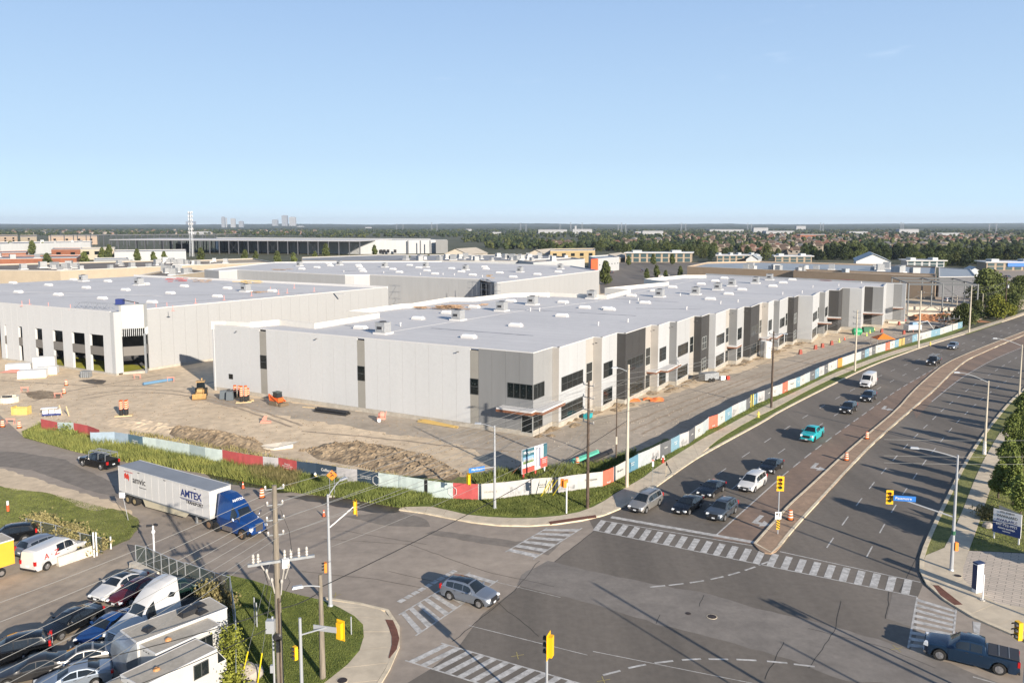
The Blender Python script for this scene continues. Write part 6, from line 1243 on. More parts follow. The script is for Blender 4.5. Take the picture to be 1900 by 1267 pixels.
# drums, cones
m_drum = mat('drum orange', (.70, .14, .02), .5); m_band = mat('reflective band', (.70, .66, .60), .5); m_rub = mat('rubber base', (.02, .02, .02), .8)
def drum_proto():
    t = thing('traffic_drum', 'x', 'traffic drum', (0, 0, 0)); MB().lathe((0, 0, 0), [(.40, 0), (.40, .08)], 12).build('base', m_rub, t)
    MB().lathe((0, 0, .08), [(.29, 0), (.28, .3), (.25, .32), (.25, .62), (.22, .64), (.22, .95), (.12, 1.0)], 12).build('barrel', m_drum, t)
    for z, r in ((.3, .288), (.62, .262), (.88, .235)): MB().lathe((0, 0, z), [(r, 0), (r - .003, .12)], 12).build('band', m_band, t)
    return t
dp = drum_proto(); used = []
def drum(u, v, label, z=0., s=1., grp='orange traffic drums', blk=False, dx=0, dy=0):
    x, y = G(u, v, z); x += dx; y += dy
    if not used: used.append(1); dp.location = (x, y, z); dp['label'] = label; dp['group'] = grp; dp.scale = (s, s, s); return dp
    return dup(dp, (x, y, z), 0, label, s, grp)
drum(1466, 964, 'orange traffic drum on the median next to the median signal', .13); drum(1570, 854, 'orange traffic drum on the median, middle of the three', .13); drum(1608, 814, 'orange traffic drum on the median farthest from the crossing', .13)
drum(486, 923, 'orange traffic drum behind the nose of the blue truck'); drum(1071, 863, 'orange traffic drum beside the green pipes'); drum(5, 792, 'orange traffic drum at the left edge of the site entrance'); drum(36, 794, 'orange traffic drum in front of the site entrance gap')
drum(119, 730, 'tilted orange traffic drum in the dirt left of the pallet'); drum(123, 715, 'orange traffic drum lying beyond the tilted one')
cone_m = mat('cone orange', (.75, .10, .03), .5)
def cone(u, v, label, z=0., s=1., m=None, grp='traffic cones'):
    x, y = G(u, v, z); t = thing('traffic_cone', label, 'traffic cone', (x, y, z), 0, grp); MB().box((0, 0, .02), (.38, .38, .04)).build('base', m_rub if m is None else m, t); MB().bar((0, 0, .04), (0, 0, .75), .15, .03, n=10).build('cone', m or cone_m, t); MB().bar((0, 0, .42), (0, 0, .58), .085, .066, n=10).build('band', m_band, t); t.scale = (s, s, s)
cone(601, 958, 'orange traffic cone standing alone on the side road'); cone(451, 906, 'orange traffic cone beside the blue truck cab', s=1.1)
m_lime = mat('lime cone', (.55, .70, .12), .5)
for u, v, l in ((1557, 635, 'first lime cone from the left near the stepped front'), (1567, 631, 'orange white cone beside the first lime cone'), (1608, 623, 'lime cone in front of the green tank'), (1614, 618, 'second lime cone by the green tank'), (1622, 615, 'farthest lime cone by the green tank')): cone(u, v, l, m=m_lime if 'lime' in l[:16] else None, s=1.5)
def marker(u, v, label, z=0.):
    x, y = G(u, v, z); t = thing('marker_post', label, 'marker post', (x, y, z)); MB().bar((0, 0, 0), (0, 0, .7), .13).build('base', cone_m, t); MB().bar((0, 0, .7), (0, 0, 1.15), .12).build('cap', m_whs, t)
marker(15, 948, 'orange and white marker post on the left lawn', .05)
# road work sign on stand
x, y = G(617, 922); t = thing('road_work_sign', 'orange diamond road work sign on a stand behind the side road', 'road sign', (x, y, 0)); c = 2.6
MB().add([(-.62, -.05, c), (0, -.05, c - .62), (.62, -.05, c), (0, -.05, c + .62), (-.62, 0, c), (0, 0, c - .62), (.62, 0, c), (0, 0, c + .62)], [(0, 1, 2, 3), (7, 6, 5, 4), (0, 4, 5, 1), (1, 5, 6, 2), (2, 6, 7, 3), (3, 7, 4, 0)]).build('sign_board', m_org, t)
MB().bar((-.15, -.08, c - .15), (.1, -.08, c + .1), .05, n=5).bar((.1, -.08, c + .1), (.25, -.08, c - .1), .05, n=5).bar((-.1, -.08, c + .22), (0, -.08, c + .26), .08, n=6).build('worker_symbol', m_plas, t)
for dx in (-.3, .25): MB().bar((dx, 0, 0), (dx, 0, c - .3), .04, n=5).build('leg', m_galv, t)
MB().box((-.3, 0, .12), (.5, .3, .25)).box((.3, .1, .1), (.5, .35, .2), .3).build('sandbag', m_insul, t)
# small signs
x, y = G(238, 965, .05); t = thing('road_sign', 'small white sign on a leaning thin post in front of the trailer', 'road sign', (x, y, .05)); MB().bar((0, 0, 0), (-.45, 0, 2.7), .035).build('post', m_mpole, t); MB().box((-.5, -.05, 2.75), (.6, .03, .6)).build('sign_board', m_whs, t)
x, y = G(1211, 893, .13); t = thing('bus_stop_sign', 'thin post with white and red sign on the pavement in front of the hoarding', 'road sign', (x, y, .13)); MB().bar((0, 0, 0), (0, 0, 2.6), .03).build('post', m_galv, t); MB().box((0, -.04, 2.3), (.22, .03, .85)).build('sign_board', m_whs, t); MB().box((0, -.06, 2.62), (.22, .02, .18)).build('red_band', m_hr, t)
x, y = G(1823, 1113, .13); t = thing('bollard_post', 'thin white post with round foot beside the plaza sign pillar', 'post', (x, y, .13)); MB().bar((0, 0, 0), (0, 0, 2.2), .06, n=8).build('post', m_whs, t); MB().lathe((0, 0, 0), [(.22, 0), (.2, .08)], 10).build('foot', m_insul, t)
x, y = G(1813, 1097, .13); t = thing('sign_pillar', 'white sign pillar with dark blue face on the paved plaza', 'sign pillar', (x, y, .13), R(20)); MB().box((0, 0, 1.25), (.75, .42, 2.5)).build('pillar', m_whs, t); MB().box((-.39, 0, 1.35), (.03, .44, 2.1)).build('blue_face', mat('navy panel', (.02, .035, .10), .4), t); MB().box((0, 0, 2.55), (.8, .5, .12)).build('cap', mat('navy panel', (.02, .035, .10), .4), t)
x, y = G(600, 1250); 
for u, v, vt, l in ((473, 1160, 1110, 'thin metal rod standing in the lower left lawn'), (477, 1165, 1120, 'second thin metal rod close to the first in the lawn'), (652, 1180, 1146, 'short grey post at the right edge of the lower left lawn')):
    x, y = G(u, v); h = height_at(x, y, vt); t = thing('metal_post', l, 'post', (x, y, .1)); MB().bar((0, 0, 0), (0, 0, h), .05).build('post', m_mpole, t)
# camera post in the lot
x, y = G(287, 1042); t = thing('security_camera_post', 'white post with camera cluster beside the lot gate', 'camera post', (x, y, 0)); h = height_at(x, y, 975)
MB().bar((0, 0, 0), (0, 0, h), .08).build('post', m_whs, t); MB().box((-.35, 0, h), (.5, .18, .18), .3).box((.25, 0, h + .1), (.4, .18, .18), -.5).build('camera', m_plas, t); MB().lathe((0, 0, h - .7), [(.14, 0), (.18, .15), (.1, .3)], 8).build('dome', m_whs, t)
# billboard at the corner and the agent's board
def board_frame(name, label, pA, pB, zb, zt_, cat='billboard'):
    a, b = G(*pA), G(*pB); an = math.atan2(b[1] - a[1], b[0] - a[0]); t = thing(name, label, cat, (*lerp(a, b, .5), 0), an); return t, math.dist(a, b)
t, Lb = board_frame('site_billboard', 'large two tone site billboard with building picture behind the corner hoarding', (968, 893), (1014, 877), 0, 0)
z0_, z1_ = .9, height_at(*G(1014, 877), 821); Lb = max(Lb, 4.4)
m_tealb = mat('billboard teal', (.045, .13, .17), .6); m_redb = mat('billboard red', (.62, .09, .07), .6)
MB().box((0, 0, (z0_ + z1_) / 2), (Lb, .16, z1_ - z0_)).build('board', m_whs, t); q = (z1_ - z0_)
MB().box((-.26 * Lb, -.095, z1_ - q * .24), (Lb * .47, .02, q * .47)).build('teal_panel', m_tealb, t); MB().box((.42 * Lb, -.095, z1_ - q * .30), (Lb * .15, .02, q * .6)).build('teal_panel', m_tealb, t)
MB().box((-.25 * Lb, -.098, z0_ + q * .12), (Lb * .48, .02, q * .22)).build('red_panel', m_redb, t); MB().box((.36 * Lb, -.098, z0_ + q * .22), (Lb * .27, .02, q * .42)).build('red_panel', m_redb, t)
MB().box((.08 * Lb, -.098, z0_ + q * .52), (Lb * .05, .02, q * .85)).build('grey_stripe', mat('grey stripe', (.25, .27, .33), .6), t); MB().box((.2 * Lb, -.1, z0_ + q * .5), (Lb * .05, .02, q * .8)).build('navy_stripe', mat('navy stripe', (.08, .1, .2), .6), t)
MB().box((-.26 * Lb, -.11, z0_ + q * .55), (Lb * .42, .01, q * .26)).build('picture_sky', mat('picture sky', (.22, .38, .55), .6), t); MB().box((-.26 * Lb, -.114, z0_ + q * .45), (Lb * .42, .01, q * .1)).build('picture_lawn', mat('picture lawn', (.12, .2, .06), .6, var=.5, scale=6), t)
for i in range(6): MB().box((-.43 * Lb + i * .065 * Lb, -.118, z0_ + q * .53), (.035 * Lb, .01, q * (.10 + .03 * (i % 2)))).build('picture_tower', mat('picture building', (.45, .38, .30), .6), t)
text('Marquees', .5, m_whs, 'lettering', t, (-.24 * Lb, -.12, z1_ - .45), rx, .004, bold=.01); text('Industrial\nCondos\nFor Sale', .22, m_whs, 'lettering', t, (.38 * Lb, -.12, z0_ + q * .28), rx, .004)
for x in (-.42 * Lb, .05 * Lb, .42 * Lb): MB().box((x, .05, (z0_) / 2 + .3), (.2, .14, z0_ + .6)).build('leg', m_redb if x < .3 * Lb else m_whs, t)
MB().bar((-.42 * Lb, .1, z1_ * .6), (-.5 * Lb, 2.2, 0), .06).bar((.42 * Lb, .1, z1_ * .6), (.42 * Lb, 2.2, 0), .06).build('brace', m_wood, t)
t, Lb = board_frame('agent_board', 'blue and white property agent board on the right hand lawn', (1845, 1000), (1888, 1012), 0, 0)
Lb = 2.5; z1_ = height_at(*G(1860, 1003), 944); MB().box((0, 0, z1_ * .60), (Lb, .1, z1_ * .72)).build('board', m_whs, t); MB().box((0, -.06, z1_ * .42), (Lb, .02, z1_ * .36)).build('blue_panel', mat('agent blue', (.015, .04, .16), .5), t)
MB().add([(Lb / 2, .05, z1_ * .5), (-Lb / 2, 1.3, z1_ * .5), (-Lb / 2, 1.3, z1_ * .97), (Lb / 2, .05, z1_ * .97)], [(3, 2, 1, 0)]).add([(Lb / 2, .1, z1_ * .5), (-Lb / 2, 1.35, z1_ * .5), (-Lb / 2, 1.35, z1_ * .97), (Lb / 2, .1, z1_ * .97)], [(0, 1, 2, 3)]).build('rear_board', mat('bare plywood', (.62, .53, .40), .8), t)
for s, size, z, m in (('5551 STEELES', .22, .92, m_txd), ('VANGUARD', .34, .80, m_txd), ('AVAILABLE', .38, .665, m_navy), ('647-732-9921', .34, .53, m_whs), ('MANOJ KUKREJA', .2, .42, m_whs), ('vanguardrealty', .12, .34, m_whs)):
    text(s, size, m, 'lettering', t, (0, -.08, z1_ * z), rx, .003, bold=.006)
for x in (-Lb * .44, Lb * .44): MB().box((x, .06, z1_ * .3), (.12, .12, z1_ * .62)).build('leg', m_whs, t)
# ------------------------------------------------------------------ the building site
def mound(name, label, px, hgt, m, seed, cell=.45, rough=.35, kind='structure'):
    P = W(px); xs = [p[0] for p in P]; ys = [p[1] for p in P]; nx = int((max(xs) - min(xs)) / cell) + 2; ny = int((max(ys) - min(ys)) / cell) + 2; mb = MB()
    def dist_in(x, y):
        ins = False; d = 1e9; n = len(P)
        for i in range(n):
            a, b = P[i], P[(i + 1) % n]
            if (a[1] > y) != (b[1] > y) and x < (b[0] - a[0]) * (y - a[1]) / (b[1] - a[1]) + a[0]: ins = not ins
            L2 = (b[0] - a[0]) ** 2 + (b[1] - a[1]) ** 2; t = max(0, min(1, ((x - a[0]) * (b[0] - a[0]) + (y - a[1]) * (b[1] - a[1])) / L2)); d = min(d, math.hypot(x - a[0] - t * (b[0] - a[0]), y - a[1] - t * (b[1] - a[1])))
        return d if ins else -d
    for j in range(ny):
        for i in range(nx):
            x, y = min(xs) + i * cell, min(ys) + j * cell; d = dist_in(x, y); f = smoothstep(-.3, 2.2, d)
            z = hgt * f * (.65 + .5 * mn.noise((x * .25, y * .25, seed))) + f * rough * (abs(mn.noise((x * 1.1, y * 1.1, seed))) + .6 * abs(mn.noise((x * 2.6, y * 2.6, seed)))) - .05
            mb.v.append((x, y, z))
    mb.f = [(j * nx + i, j * nx + i + 1, (j + 1) * nx + i + 1, (j + 1) * nx + i) for j in range(ny - 1) for i in range(nx - 1)]
    o = mb.build(name, m); o['kind'] = kind; return o
mound('dug_earth_mound', '', [(566, 838), (600, 822), (660, 820), (740, 830), (820, 855), (862, 878), (840, 893), (760, 884), (660, 866), (585, 852)], .55, m_dirt2, 3.3, .3, .55)
mound('earth_bank', '', [(300, 797), (360, 793), (420, 800), (490, 822), (500, 838), (470, 842), (400, 832), (330, 815)], .8, m_dirt2, 7.7, .35, .6)
mound('earth_bank', '', [(175, 778), (240, 772), (330, 785), (380, 806), (300, 806), (200, 792)], .35, m_dirt, 9.1, .5, .35)
mound('earth_bank', '', [(1685, 588), (1750, 586), (1800, 590), (1790, 598), (1690, 596)], 1.2, mat('orange earth', (.45, .20, .09), .95, var=.3, scale=.5), 2.2, .8, .8)
m_rut = mat('dark wheel rut', (.33, .265, .20), .95, var=.2, scale=.8)
for k, px in enumerate(([(150, 735), (230, 722), (330, 724), (430, 745), (560, 790)], [(155, 741), (235, 727), (330, 730), (425, 751), (540, 792)], [(0, 706), (90, 712), (200, 716), (300, 716)], [(560, 800), (700, 812), (850, 830), (950, 838)], [(60, 745), (140, 722), (240, 706), (300, 695)], [(1170, 800), (1300, 742), (1480, 672), (1640, 622)], [(1190, 806), (1320, 746), (1490, 678), (1650, 626)], [(1130, 800), (1250, 752), (1420, 690)])):
    P = smooth(W(px), 2); rr = random.Random(k); P = [(x + rr.uniform(-.15, .15), y + rr.uniform(-.15, .15)) for x, y in resample(P, 1.2)]
    struct('wheel_rut', MB().strip(offset(P, .35), offset(P, -.2), .0085 + k * .0004), m_rut)
m_tarp = mat('white shrink wrap', (.70, .70, .69), .5, bump=.3, bscale=3); m_plank = mat('fresh lumber', (.62, .47, .27), .8, var=.12, scale=2); m_orp = mat('machine orange', (.68, .13, .03), .4); m_ymach = mat('machine yellow', (.40, .25, .10), .5, var=.15, scale=2)
m_pipe_b = mat('black pipe', (.03, .03, .032), .5); m_pipe_g = mat('mint green pipe', (.12, .50, .36), .5); m_pipe_bl = mat('blue pipe', (.12, .24, .38), .5); m_pink = mat('faded red barrier', (.62, .28, .22), .7); m_conb = mat('pale cast concrete', (.58, .53, .45), .9, var=.1, scale=2); m_tq = mat('turquoise bin', (.02, .35, .40), .5); m_gtank = mat('green tank', (.03, .35, .16), .5)
def at(u, v, z=0.): return (*G(u, v, z), z)
def bx(name, label, cat, u, v, size, rz=0., m=None, z=0., parts=None, group=None):
    t = thing(name, label, cat, at(u, v, z), rz, group); MB().box((0, 0, size[2] / 2), size).build('body', m, t); return t
for k, (u, v, s, z, l) in enumerate(((62, 700, (5.2, 3, 1.5), 0, 'front white wrapped pallet block in the dirt yard'), (88, 694, (4, 2.6, 1.5), 0, 'white wrapped pallet block right of the front one'), (84, 688, (4.2, 2.4, 3.0), 0, 'tallest white wrapped pallet block by the window bays'), (36, 686, (4.8, 2.4, 1.3), 0, 'low white wrapped pallet block at the left'))):
    t = thing('wrapped_pallet', l, 'pallet', at(u, v), R(20), 'white wrapped pallets'); MB().box((0, 0, s[2] / 2 + .1), s, 0, .96).build('wrapped_load', m_tarp, t); MB().box((0, 0, .07), (s[0], s[1], .13)).build('pallet', m_plank, t)
t = thing('tarp_sheet', 'faded orange tarp sheet on the dirt left of the wrapped pallets', 'tarp', at(25, 690)); MB().add([(-2.5, -1.2, .05), (2.4, -1.5, .08), (2.8, 1.3, .3), (-2, 1.5, .25), (0, 0, .6)], [(0, 1, 4), (1, 2, 4), (2, 3, 4), (3, 0, 4)]).build('sheet', m_pink, t)
t = thing('concrete_ring', 'white octagonal precast concrete chamber at the left edge', 'concrete ring', at(17, 745)); MB().lathe((0, 0, 0), [(1.7, 0), (1.7, .95), (1.4, .95), (1.35, .2)], 10).build('ring', m_conb, t); MB().box((-.3, 0, 1.0), (1.5, .5, .12), .4).build('cover', m_pipe_b, t)
t = thing('trench_box', 'yellow steel trench box near the site entrance', 'trench box', at(40, 768)); t.scale = (.75, .75, .75)
for y in (-.7, .7): MB().box((0, y, .75), (3.4, .15, 1.5)).build('side_plate', mat('faded yellow steel', (.58, .44, .14), .6, var=.15, scale=2), t)
for x in (-1.6, 1.6): MB().box((x, 0, .9), (.3, 1.7, 1.75)).build('strut', MATS['faded yellow steel'], t)
t = thing('barrier_trailer', 'white and navy crowd barrier boards on a frame by the entrance', 'barrier', at(95, 772), R(15))
MB().box((-.3, .4, 1.3), (2.4, .9, .1), 0).build('top_board', m_whs, t)
for i in range(3): MB().box((-.7 + i * .95, -.5, .85), (.8, .06, .6)).build('white_board', m_whs, t); MB().bar((-.8 + i * .95, -.6, 0), (-.6 + i * .95, .2, 1.3), .04).build('leg', m_mpole, t)
MB().box((.2, -.5, .4), (2.8, .05, .3)).build('navy_board', m_navy, t)
for k, (u, v, l) in enumerate(((128, 772, 'leaning pale plank beside the crowd barrier boards'), (115, 770, 'second leaning pale plank near the crowd barrier boards'))):
    t = thing('plank', l, 'plank', at(u, v)); MB().bar((0, 0, 0), (-.5, .2, 1.6), .09, n=4).build('board', m_plank, t)
def aframe(u, v, label, s=1., grp='red white barricades'):
    t = thing('barricade', label, 'barricade', at(u, v), 0, grp); 
    for x in (-.6, .6): MB().bar((x, -.25, 0), (x, 0, .95), .04, n=4).bar((x, .25, 0), (x, 0, .95), .04, n=4).build('leg', m_pink, t)
    MB().box((0, 0, .85), (1.5, .06, .2)).build('board', m_pink, t); t.scale = (s, s, s)
for u, v, l in ((20, 787, 'low red barricade beside the left edge drum'), (46, 727, 'red barricade left of the open pit'), (108, 738, 'pair of red white barricade feet beyond the pit'), (255, 703, 'red white barricade below the corner tower'), (317, 708, 'small barricade at the end of the blue pipe'), (1690, 617, 'red sawhorse on the asphalt apron near the pale pole')): aframe(u, v, l)
def sawhorse(u, v, l): t = thing('barrier_block', l, 'barrier', at(u, v), R(30), 'red barrier blocks by the warehouse'); MB().box((0, 0, .55), (1.1, .4, 1.1), 0, .7).build('block', mat('brown red block', (.30, .07, .05), .7), t)
for u, v, l in ((1513, 648, 'nearest red barrier block by the stepped front'), (1526, 645, 'second nearest red barrier block'), (1543, 640, 'third red barrier block beside the bench'), (1636, 617, 'red barrier block left of the grey machine'), (1677, 620, 'red barrier block nearest the grey machine'), (1668, 603, 'red barrier block below the last canopy'), (1679, 599, 'farthest red barrier block at the corner'), (1485, 657, 'red barrier block far from the others at a shadow')): sawhorse(u, v, l)
t = thing('crate', 'grey wire crate standing in front of the window bays', 'crate', at(160, 700)); MB().box((0, 0, .7), (1.8, 1.4, 1.3)).build('crate_body', m_galv, t)
for i in range(5): MB().box((-.8 + i * .4, -.71, .7), (.08, .05, 1.3)).build('slat', m_pipe_b, t)
struct('oil_stained_ground', MB().sheet(jag(W([(146, 706), (172, 703), (198, 706), (190, 713), (165, 712)]), .25, 1.), .02), m_mud)
struct('open_pit', MB().sheet(jag(W([(40, 728), (80, 724), (118, 730), (110, 740), (60, 740)]), .3, 1.), .012), m_dirt2)
t = thing('pipe', 'long blue pipe lying on the dirt below the grey wall', 'pipe', at(295, 711)); a, b = G(266, 715), G(322, 706); MB().bar((a[0] - t.location[0], a[1] - t.location[1], .3), (b[0] - t.location[0], b[1] - t.location[1], .3), .3, n=10).build('barrel', m_pipe_bl, t)
# pallets of stacked drums
def drum_pallet(u, v, n, h, label, blk=True):
    t = thing('drum_pallet', label, 'pallet of drums', at(u, v), .3, 'pallets of nested orange drums'); MB().box((0, 0, .08), (1.3 * math.ceil(n / 2), 1.4, .14)).build('pallet', m_plank, t); k = 0
    for i in range(n):
        x = (i // 2) * .75 - .35; y = (i % 2) * .7 - .35
        for j in range(h):
            MB().lathe((x, y, .15 + j * .34), [(.27, 0), (.25, .3), (.3, .3), (.3, .34)], 9).build('drum', m_rub if (j < h * .35 and blk) else m_drum, t)
            if j >= h * .35: MB().lathe((x, y, .25 + j * .34), [(.275, 0), (.265, .09)], 9).build('band', m_band, t)
    return t
drum_pallet(230, 771, 4, 7, 'pallet of orange drums standing alone in the dirt yard'); drum_pallet(440, 737, 3, 6, 'left pallet of orange drums by the long wall'); drum_pallet(452, 746, 4, 8, 'middle and tallest pallet of orange drums by the long wall'); drum_pallet(464, 743, 2, 6, 'right pallet of orange drums by the long wall')
for u, v, l in ((415, 740, 'left grey wrapped pallet beside the drums'), (427, 742, 'grey wrapped pallet between drums and the left grey pallet')): t = thing('wrapped_pallet', l, 'pallet', at(u, v)); MB().box((0, 0, .8), (1.3, 1.1, 1.5), .2, .85).build('wrapped_load', mat('dark grey wrap', (.10, .12, .14), .4), t)
# backhoe
t = thing('backhoe_loader', 'tan and black backhoe loader with front bucket by the corner of the long warehouse', 'backhoe', at(373, 736), R(-75)); 
MB().box((0, 0, 1.05), (2.6, 1.2, .8)).build('chassis', m_ymach, t); MB().box((-.3, 0, 2.0), (1.5, 1.4, 1.5), 0, .85).build('cab', m_cglass, t); MB().box((-.3, 0, 2.8), (1.6, 1.5, .12)).build('cab_roof', m_ymach, t); MB().box((1.2, 0, 1.45), (1.3, .9, .6)).build('hood', m_ymach, t)
for x, r in ((-1.0, .75), (1.35, .5)):
    for y in (-.85, .85): w = MB().lathe((x, y, r), [(r * .5, -.2), (r, -.17), (r, .17), (r * .5, .2)], 14, 'y').build('wheel', m_tyre, t); MB().lathe((x, y, r), [(.1, -.21), (r * .5, -.21), (r * .5, .21), (.1, .21)], 10, 'y').build('rim', m_ymach, w)
MB().add([(2.3, -1.2, .1), (2.9, -1.2, .1), (2.4, -1.2, 1.0), (2.3, 1.2, .1), (2.9, 1.2, .1), (2.4, 1.2, 1.0)], [(0, 1, 2), (5, 4, 3), (0, 3, 4, 1), (0, 2, 5, 3)]).build('front_bucket', m_ymach, t)
for y in (-.6, .6): MB().bar((.8, y, 1.5), (2.4, y, .6), .1).build('loader_arm', m_ymach, t)
MB().bar((-1.5, 0, 1.0), (-2.2, 0, 3.0), .16, n=4).bar((-2.2, 0, 3.0), (-2.8, 0, 1.4), .12, n=4).build('backhoe_boom', m_ymach, t); MB().box((-2.8, 0, 1.1), (.5, .6, .5)).build('rear_bucket', m_pipe_b, t)
# skid steer
t = thing('skid_steer', 'orange tracked skid steer loader with dark cab by the long wall', 'skid steer', at(514, 751), R(-35)); 
for y in (-.75, .75): MB().lathe((0, 0, 0), [(0.01, 0), (0.01, .01)], 3); MB().box((0, y, .38), (2.2, .36, .7), 0, .8).build('track', mat('muddy track', (.16, .12, .08), .9), t)
MB().box((-.1, 0, 1.0), (2.3, 1.15, .75)).build('chassis', m_orp, t); MB().box((.2, 0, 1.75), (1.25, 1.1, 1.05), 0, .9).build('cab', m_cglass, t); MB().box((.15, 0, 2.3), (1.3, 1.15, .1)).build('cab_roof', mat('dark grey steel', (.07, .09, .09), .5), t)
for y in (-.72, .72): MB().bar((-1.2, y, 1.9), (1.4, y, .7), .11, n=4).bar((-1.2, y, 1.9), (-1.0, y, .9), .1, n=4).build('lift_arm', m_orp, t)
MB().box((1.75, 0, .3), (.6, 1.9, .5), 0, .8).build('bucket', mat('muddy track', (.16, .12, .08), .9), t)
# mixer, tripod stand, pipes, planks
t = thing('towed_mixer', 'faded pink towed concrete mixer with white wheels by the long wall', 'mixer', at(708, 782)); MB().lathe((0, 0, 1.1), [(.3, -.5), (.55, -.1), (.5, .3), (.3, .5)], 10, 'x').build('drum', m_pink, t); MB().box((0, 0, .55), (1.3, .8, .3)).build('frame', m_pink, t)
for y in (-.5, .5): MB().lathe((-.3, y, .3), [(.3, -.06), (.3, .06)], 12, 'y').build('wheel', m_whs, t)
MB().bar((.6, 0, .6), (.75, 0, 1.7), .06).build('engine_pipe', m_pink, t)
t = thing('barricade_stack', 'red folded barricades lying stacked in the middle of the dirt', 'barricade', at(492, 784))
for i in range(5): MB().bar((-.7 + .2 * i, -.3, 0), (.1 * i - .1, .1, 1.1), .05, n=4).build('leg', m_pink, t)
MB().box((.1, 0, .15), (1.6, .5, .25)).build('board', m_pink, t)
t = thing('pipe_bundle', 'bundle of long black pipes on the gravel beside the long wall', 'pipes', at(612, 768)); a, b = G(583, 764), G(642, 772); ox, oy = t.location[:2]
for i in range(5): MB().bar((a[0] - ox + i * .1, a[1] - oy + i * .32, .18 + (.3 if i in (1, 3) else 0)), (b[0] - ox + i * .1, b[1] - oy + i * .32, .18 + (.3 if i in (1, 3) else 0)), .17, n=8).build('pipe', m_pipe_b, t)
t = thing('lumber_stack', 'yellow lumber boards lying along the foot of the long wall', 'lumber', at(812, 790)); a, b = G(778, 783), G(846, 795); ox, oy = t.location[:2]
for i in range(7): o_ = random.Random(i).uniform(-.4, .4); MB().bar((a[0] - ox + o_, a[1] - oy + i * .16 + o_, .1 + .03 * i), (b[0] - ox + o_, b[1] - oy + i * .14, .1 + .05 * (i % 3)), .07, n=4).build('board', mat('yellow lumber', (.66, .46, .16), .8), t)
t = thing('plank', 'thin pale plank lying left of the black pipes', 'plank', at(583, 757)); MB().box((0, 0, .06), (4.5, .25, .08), R(-18)).build('board', m_plank, t)
t = thing('concrete_ring', 'half buried tilted white concrete ring in the dirt behind the hoarding', 'concrete ring', at(513, 830)); MB().add([(-2.6, -.2, .1), (-2.2, -.8, .2), (0, -1.3, .25), (2.4, -.2, .55), (3.0, .6, .75), (.5, 1., .5), (-2, .6, .25), (0, 0, .05)], [(0, 1, 7), (1, 2, 7), (2, 3, 7), (3, 4, 7), (4, 5, 7), (5, 6, 7), (6, 0, 7)]).add([(-2.2, -.8, .2), (0, -1.3, .25), (2.4, -.2, .55), (2.4, -.25, -.1), (0, -1.35, -.1), (-2.2, -.85, -.1)], [(0, 5, 4, 1), (1, 4, 3, 2)]).build('ring', m_conb, t)
for k, (u, v, dx, l) in enumerate(((1082, 856, 0, 'mint green pipes lying in the weeds behind the hoarding corner'), (1108, 856, 1, 'black pipes lying beside the mint green ones'))):
    t = thing('pipe_bundle', l, 'pipes', at(u, v))
    for i in range(3): MB().bar((-1.6, -1.5 + i * .45, .25), (2.2, 1.6 + i * .45, .9 if k else .7), .2, n=8).build('pipe', m_pipe_g if k == 0 else m_pipe_b, t)
t = thing('safety_fence_roll', 'crumpled orange plastic safety netting on the gravel by the dark grey bay', 'safety netting', at(1197, 743)); rr = random.Random(4)
for i in range(9): x, y = rr.uniform(-3.4, 3), rr.uniform(-1.0, 1.0); MB().add([(x - 1, y - .5, .05), (x + 1, y - .3, .1), (x + .8, y + .7, .25), (x - .9, y + .5, .3), (x, y, rr.uniform(.25, .55))], [(0, 1, 4), (1, 2, 4), (2, 3, 4), (3, 0, 4)]).build('fold', mat('orange netting', (.75, .20, .06), .7), t)
t = thing('waste_bin', 'turquoise waste bin against the white wall by the first window', 'waste bin', at(1091, 776)); t.scale = (.6, .6, .6); MB().box((0, 0, .7), (2.6, 1.4, 1.2), R(60), 1.1).build('bin', m_tq, t)
t = thing('utility_trailer', 'grey utility trailer with black wheels parked by the stepped front', 'trailer', at(1315, 707), R(28)); MB().box((0, 0, 1.1), (3.6, 1.9, 1.3)).build('body', m_galv, t)
for x in (-.6, .3): MB().lathe((x, -1, .4), [(.4, -.1), (.4, .1)], 12, 'y').build('wheel', m_tyre, t)
MB().box((3.0, -.6, .5), (1.2, .6, .8)).build('generator', m_whs, t); MB().box((4.2, -.8, .45), (.7, .6, .7)).build('red_box', m_hr, t)
for u, v, l in ((1416, 661, 'left tall white wrapped column in front of the beige bay'), (1423, 663, 'right tall white wrapped column in front of the beige bay')): t = thing('wrapped_column', l, 'wrapped column', at(u, v)); MB().lathe((0, 0, 0), [(.9, 0), (.9, 3.6), (.7, 3.9)], 12).build('wrap', m_tarp, t)
t = thing('tank', 'bright green cylindrical tank in front of the dark bay', 'tank', at(1590, 621)); t.scale = (.75, .75, .75); MB().lathe((0, 0, 1.3), [(1.0, -1.6), (1.25, -1.2), (1.25, 1.2), (1.0, 1.6)], 14, 'x').build('barrel', m_gtank, t); MB().box((0, 0, .3), (2.6, 1.6, .6)).build('skid', m_gtank, t)
t = thing('container', 'dark green box container behind the bright green tank', 'container', at(1610, 616)); t.scale = (.7, .7, .7); MB().box((0, 0, 1.1), (4.2, 2.2, 2.0)).build('box', mat('dark green steel', (.02, .13, .07), .5), t)
t = thing('canopy_tent', 'orange pop up tent behind the hoarding panels', 'tent', at(1638, 642)); MB().add([(-2.4, -2, 2.0), (2.4, -2, 2.0), (2.4, 2, 2.0), (-2.4, 2, 2.0), (0, 0, 3.3)], [(0, 1, 4), (1, 2, 4), (2, 3, 4), (3, 0, 4)]).build('tent_roof', mat('orange tent', (.80, .20, .03), .6), t)
for x in (-2.3, 2.3):
    for y in (-1.9, 1.9): MB().bar((x, y, 0), (x, y, 2.0), .04).build('leg', m_mpole, t)
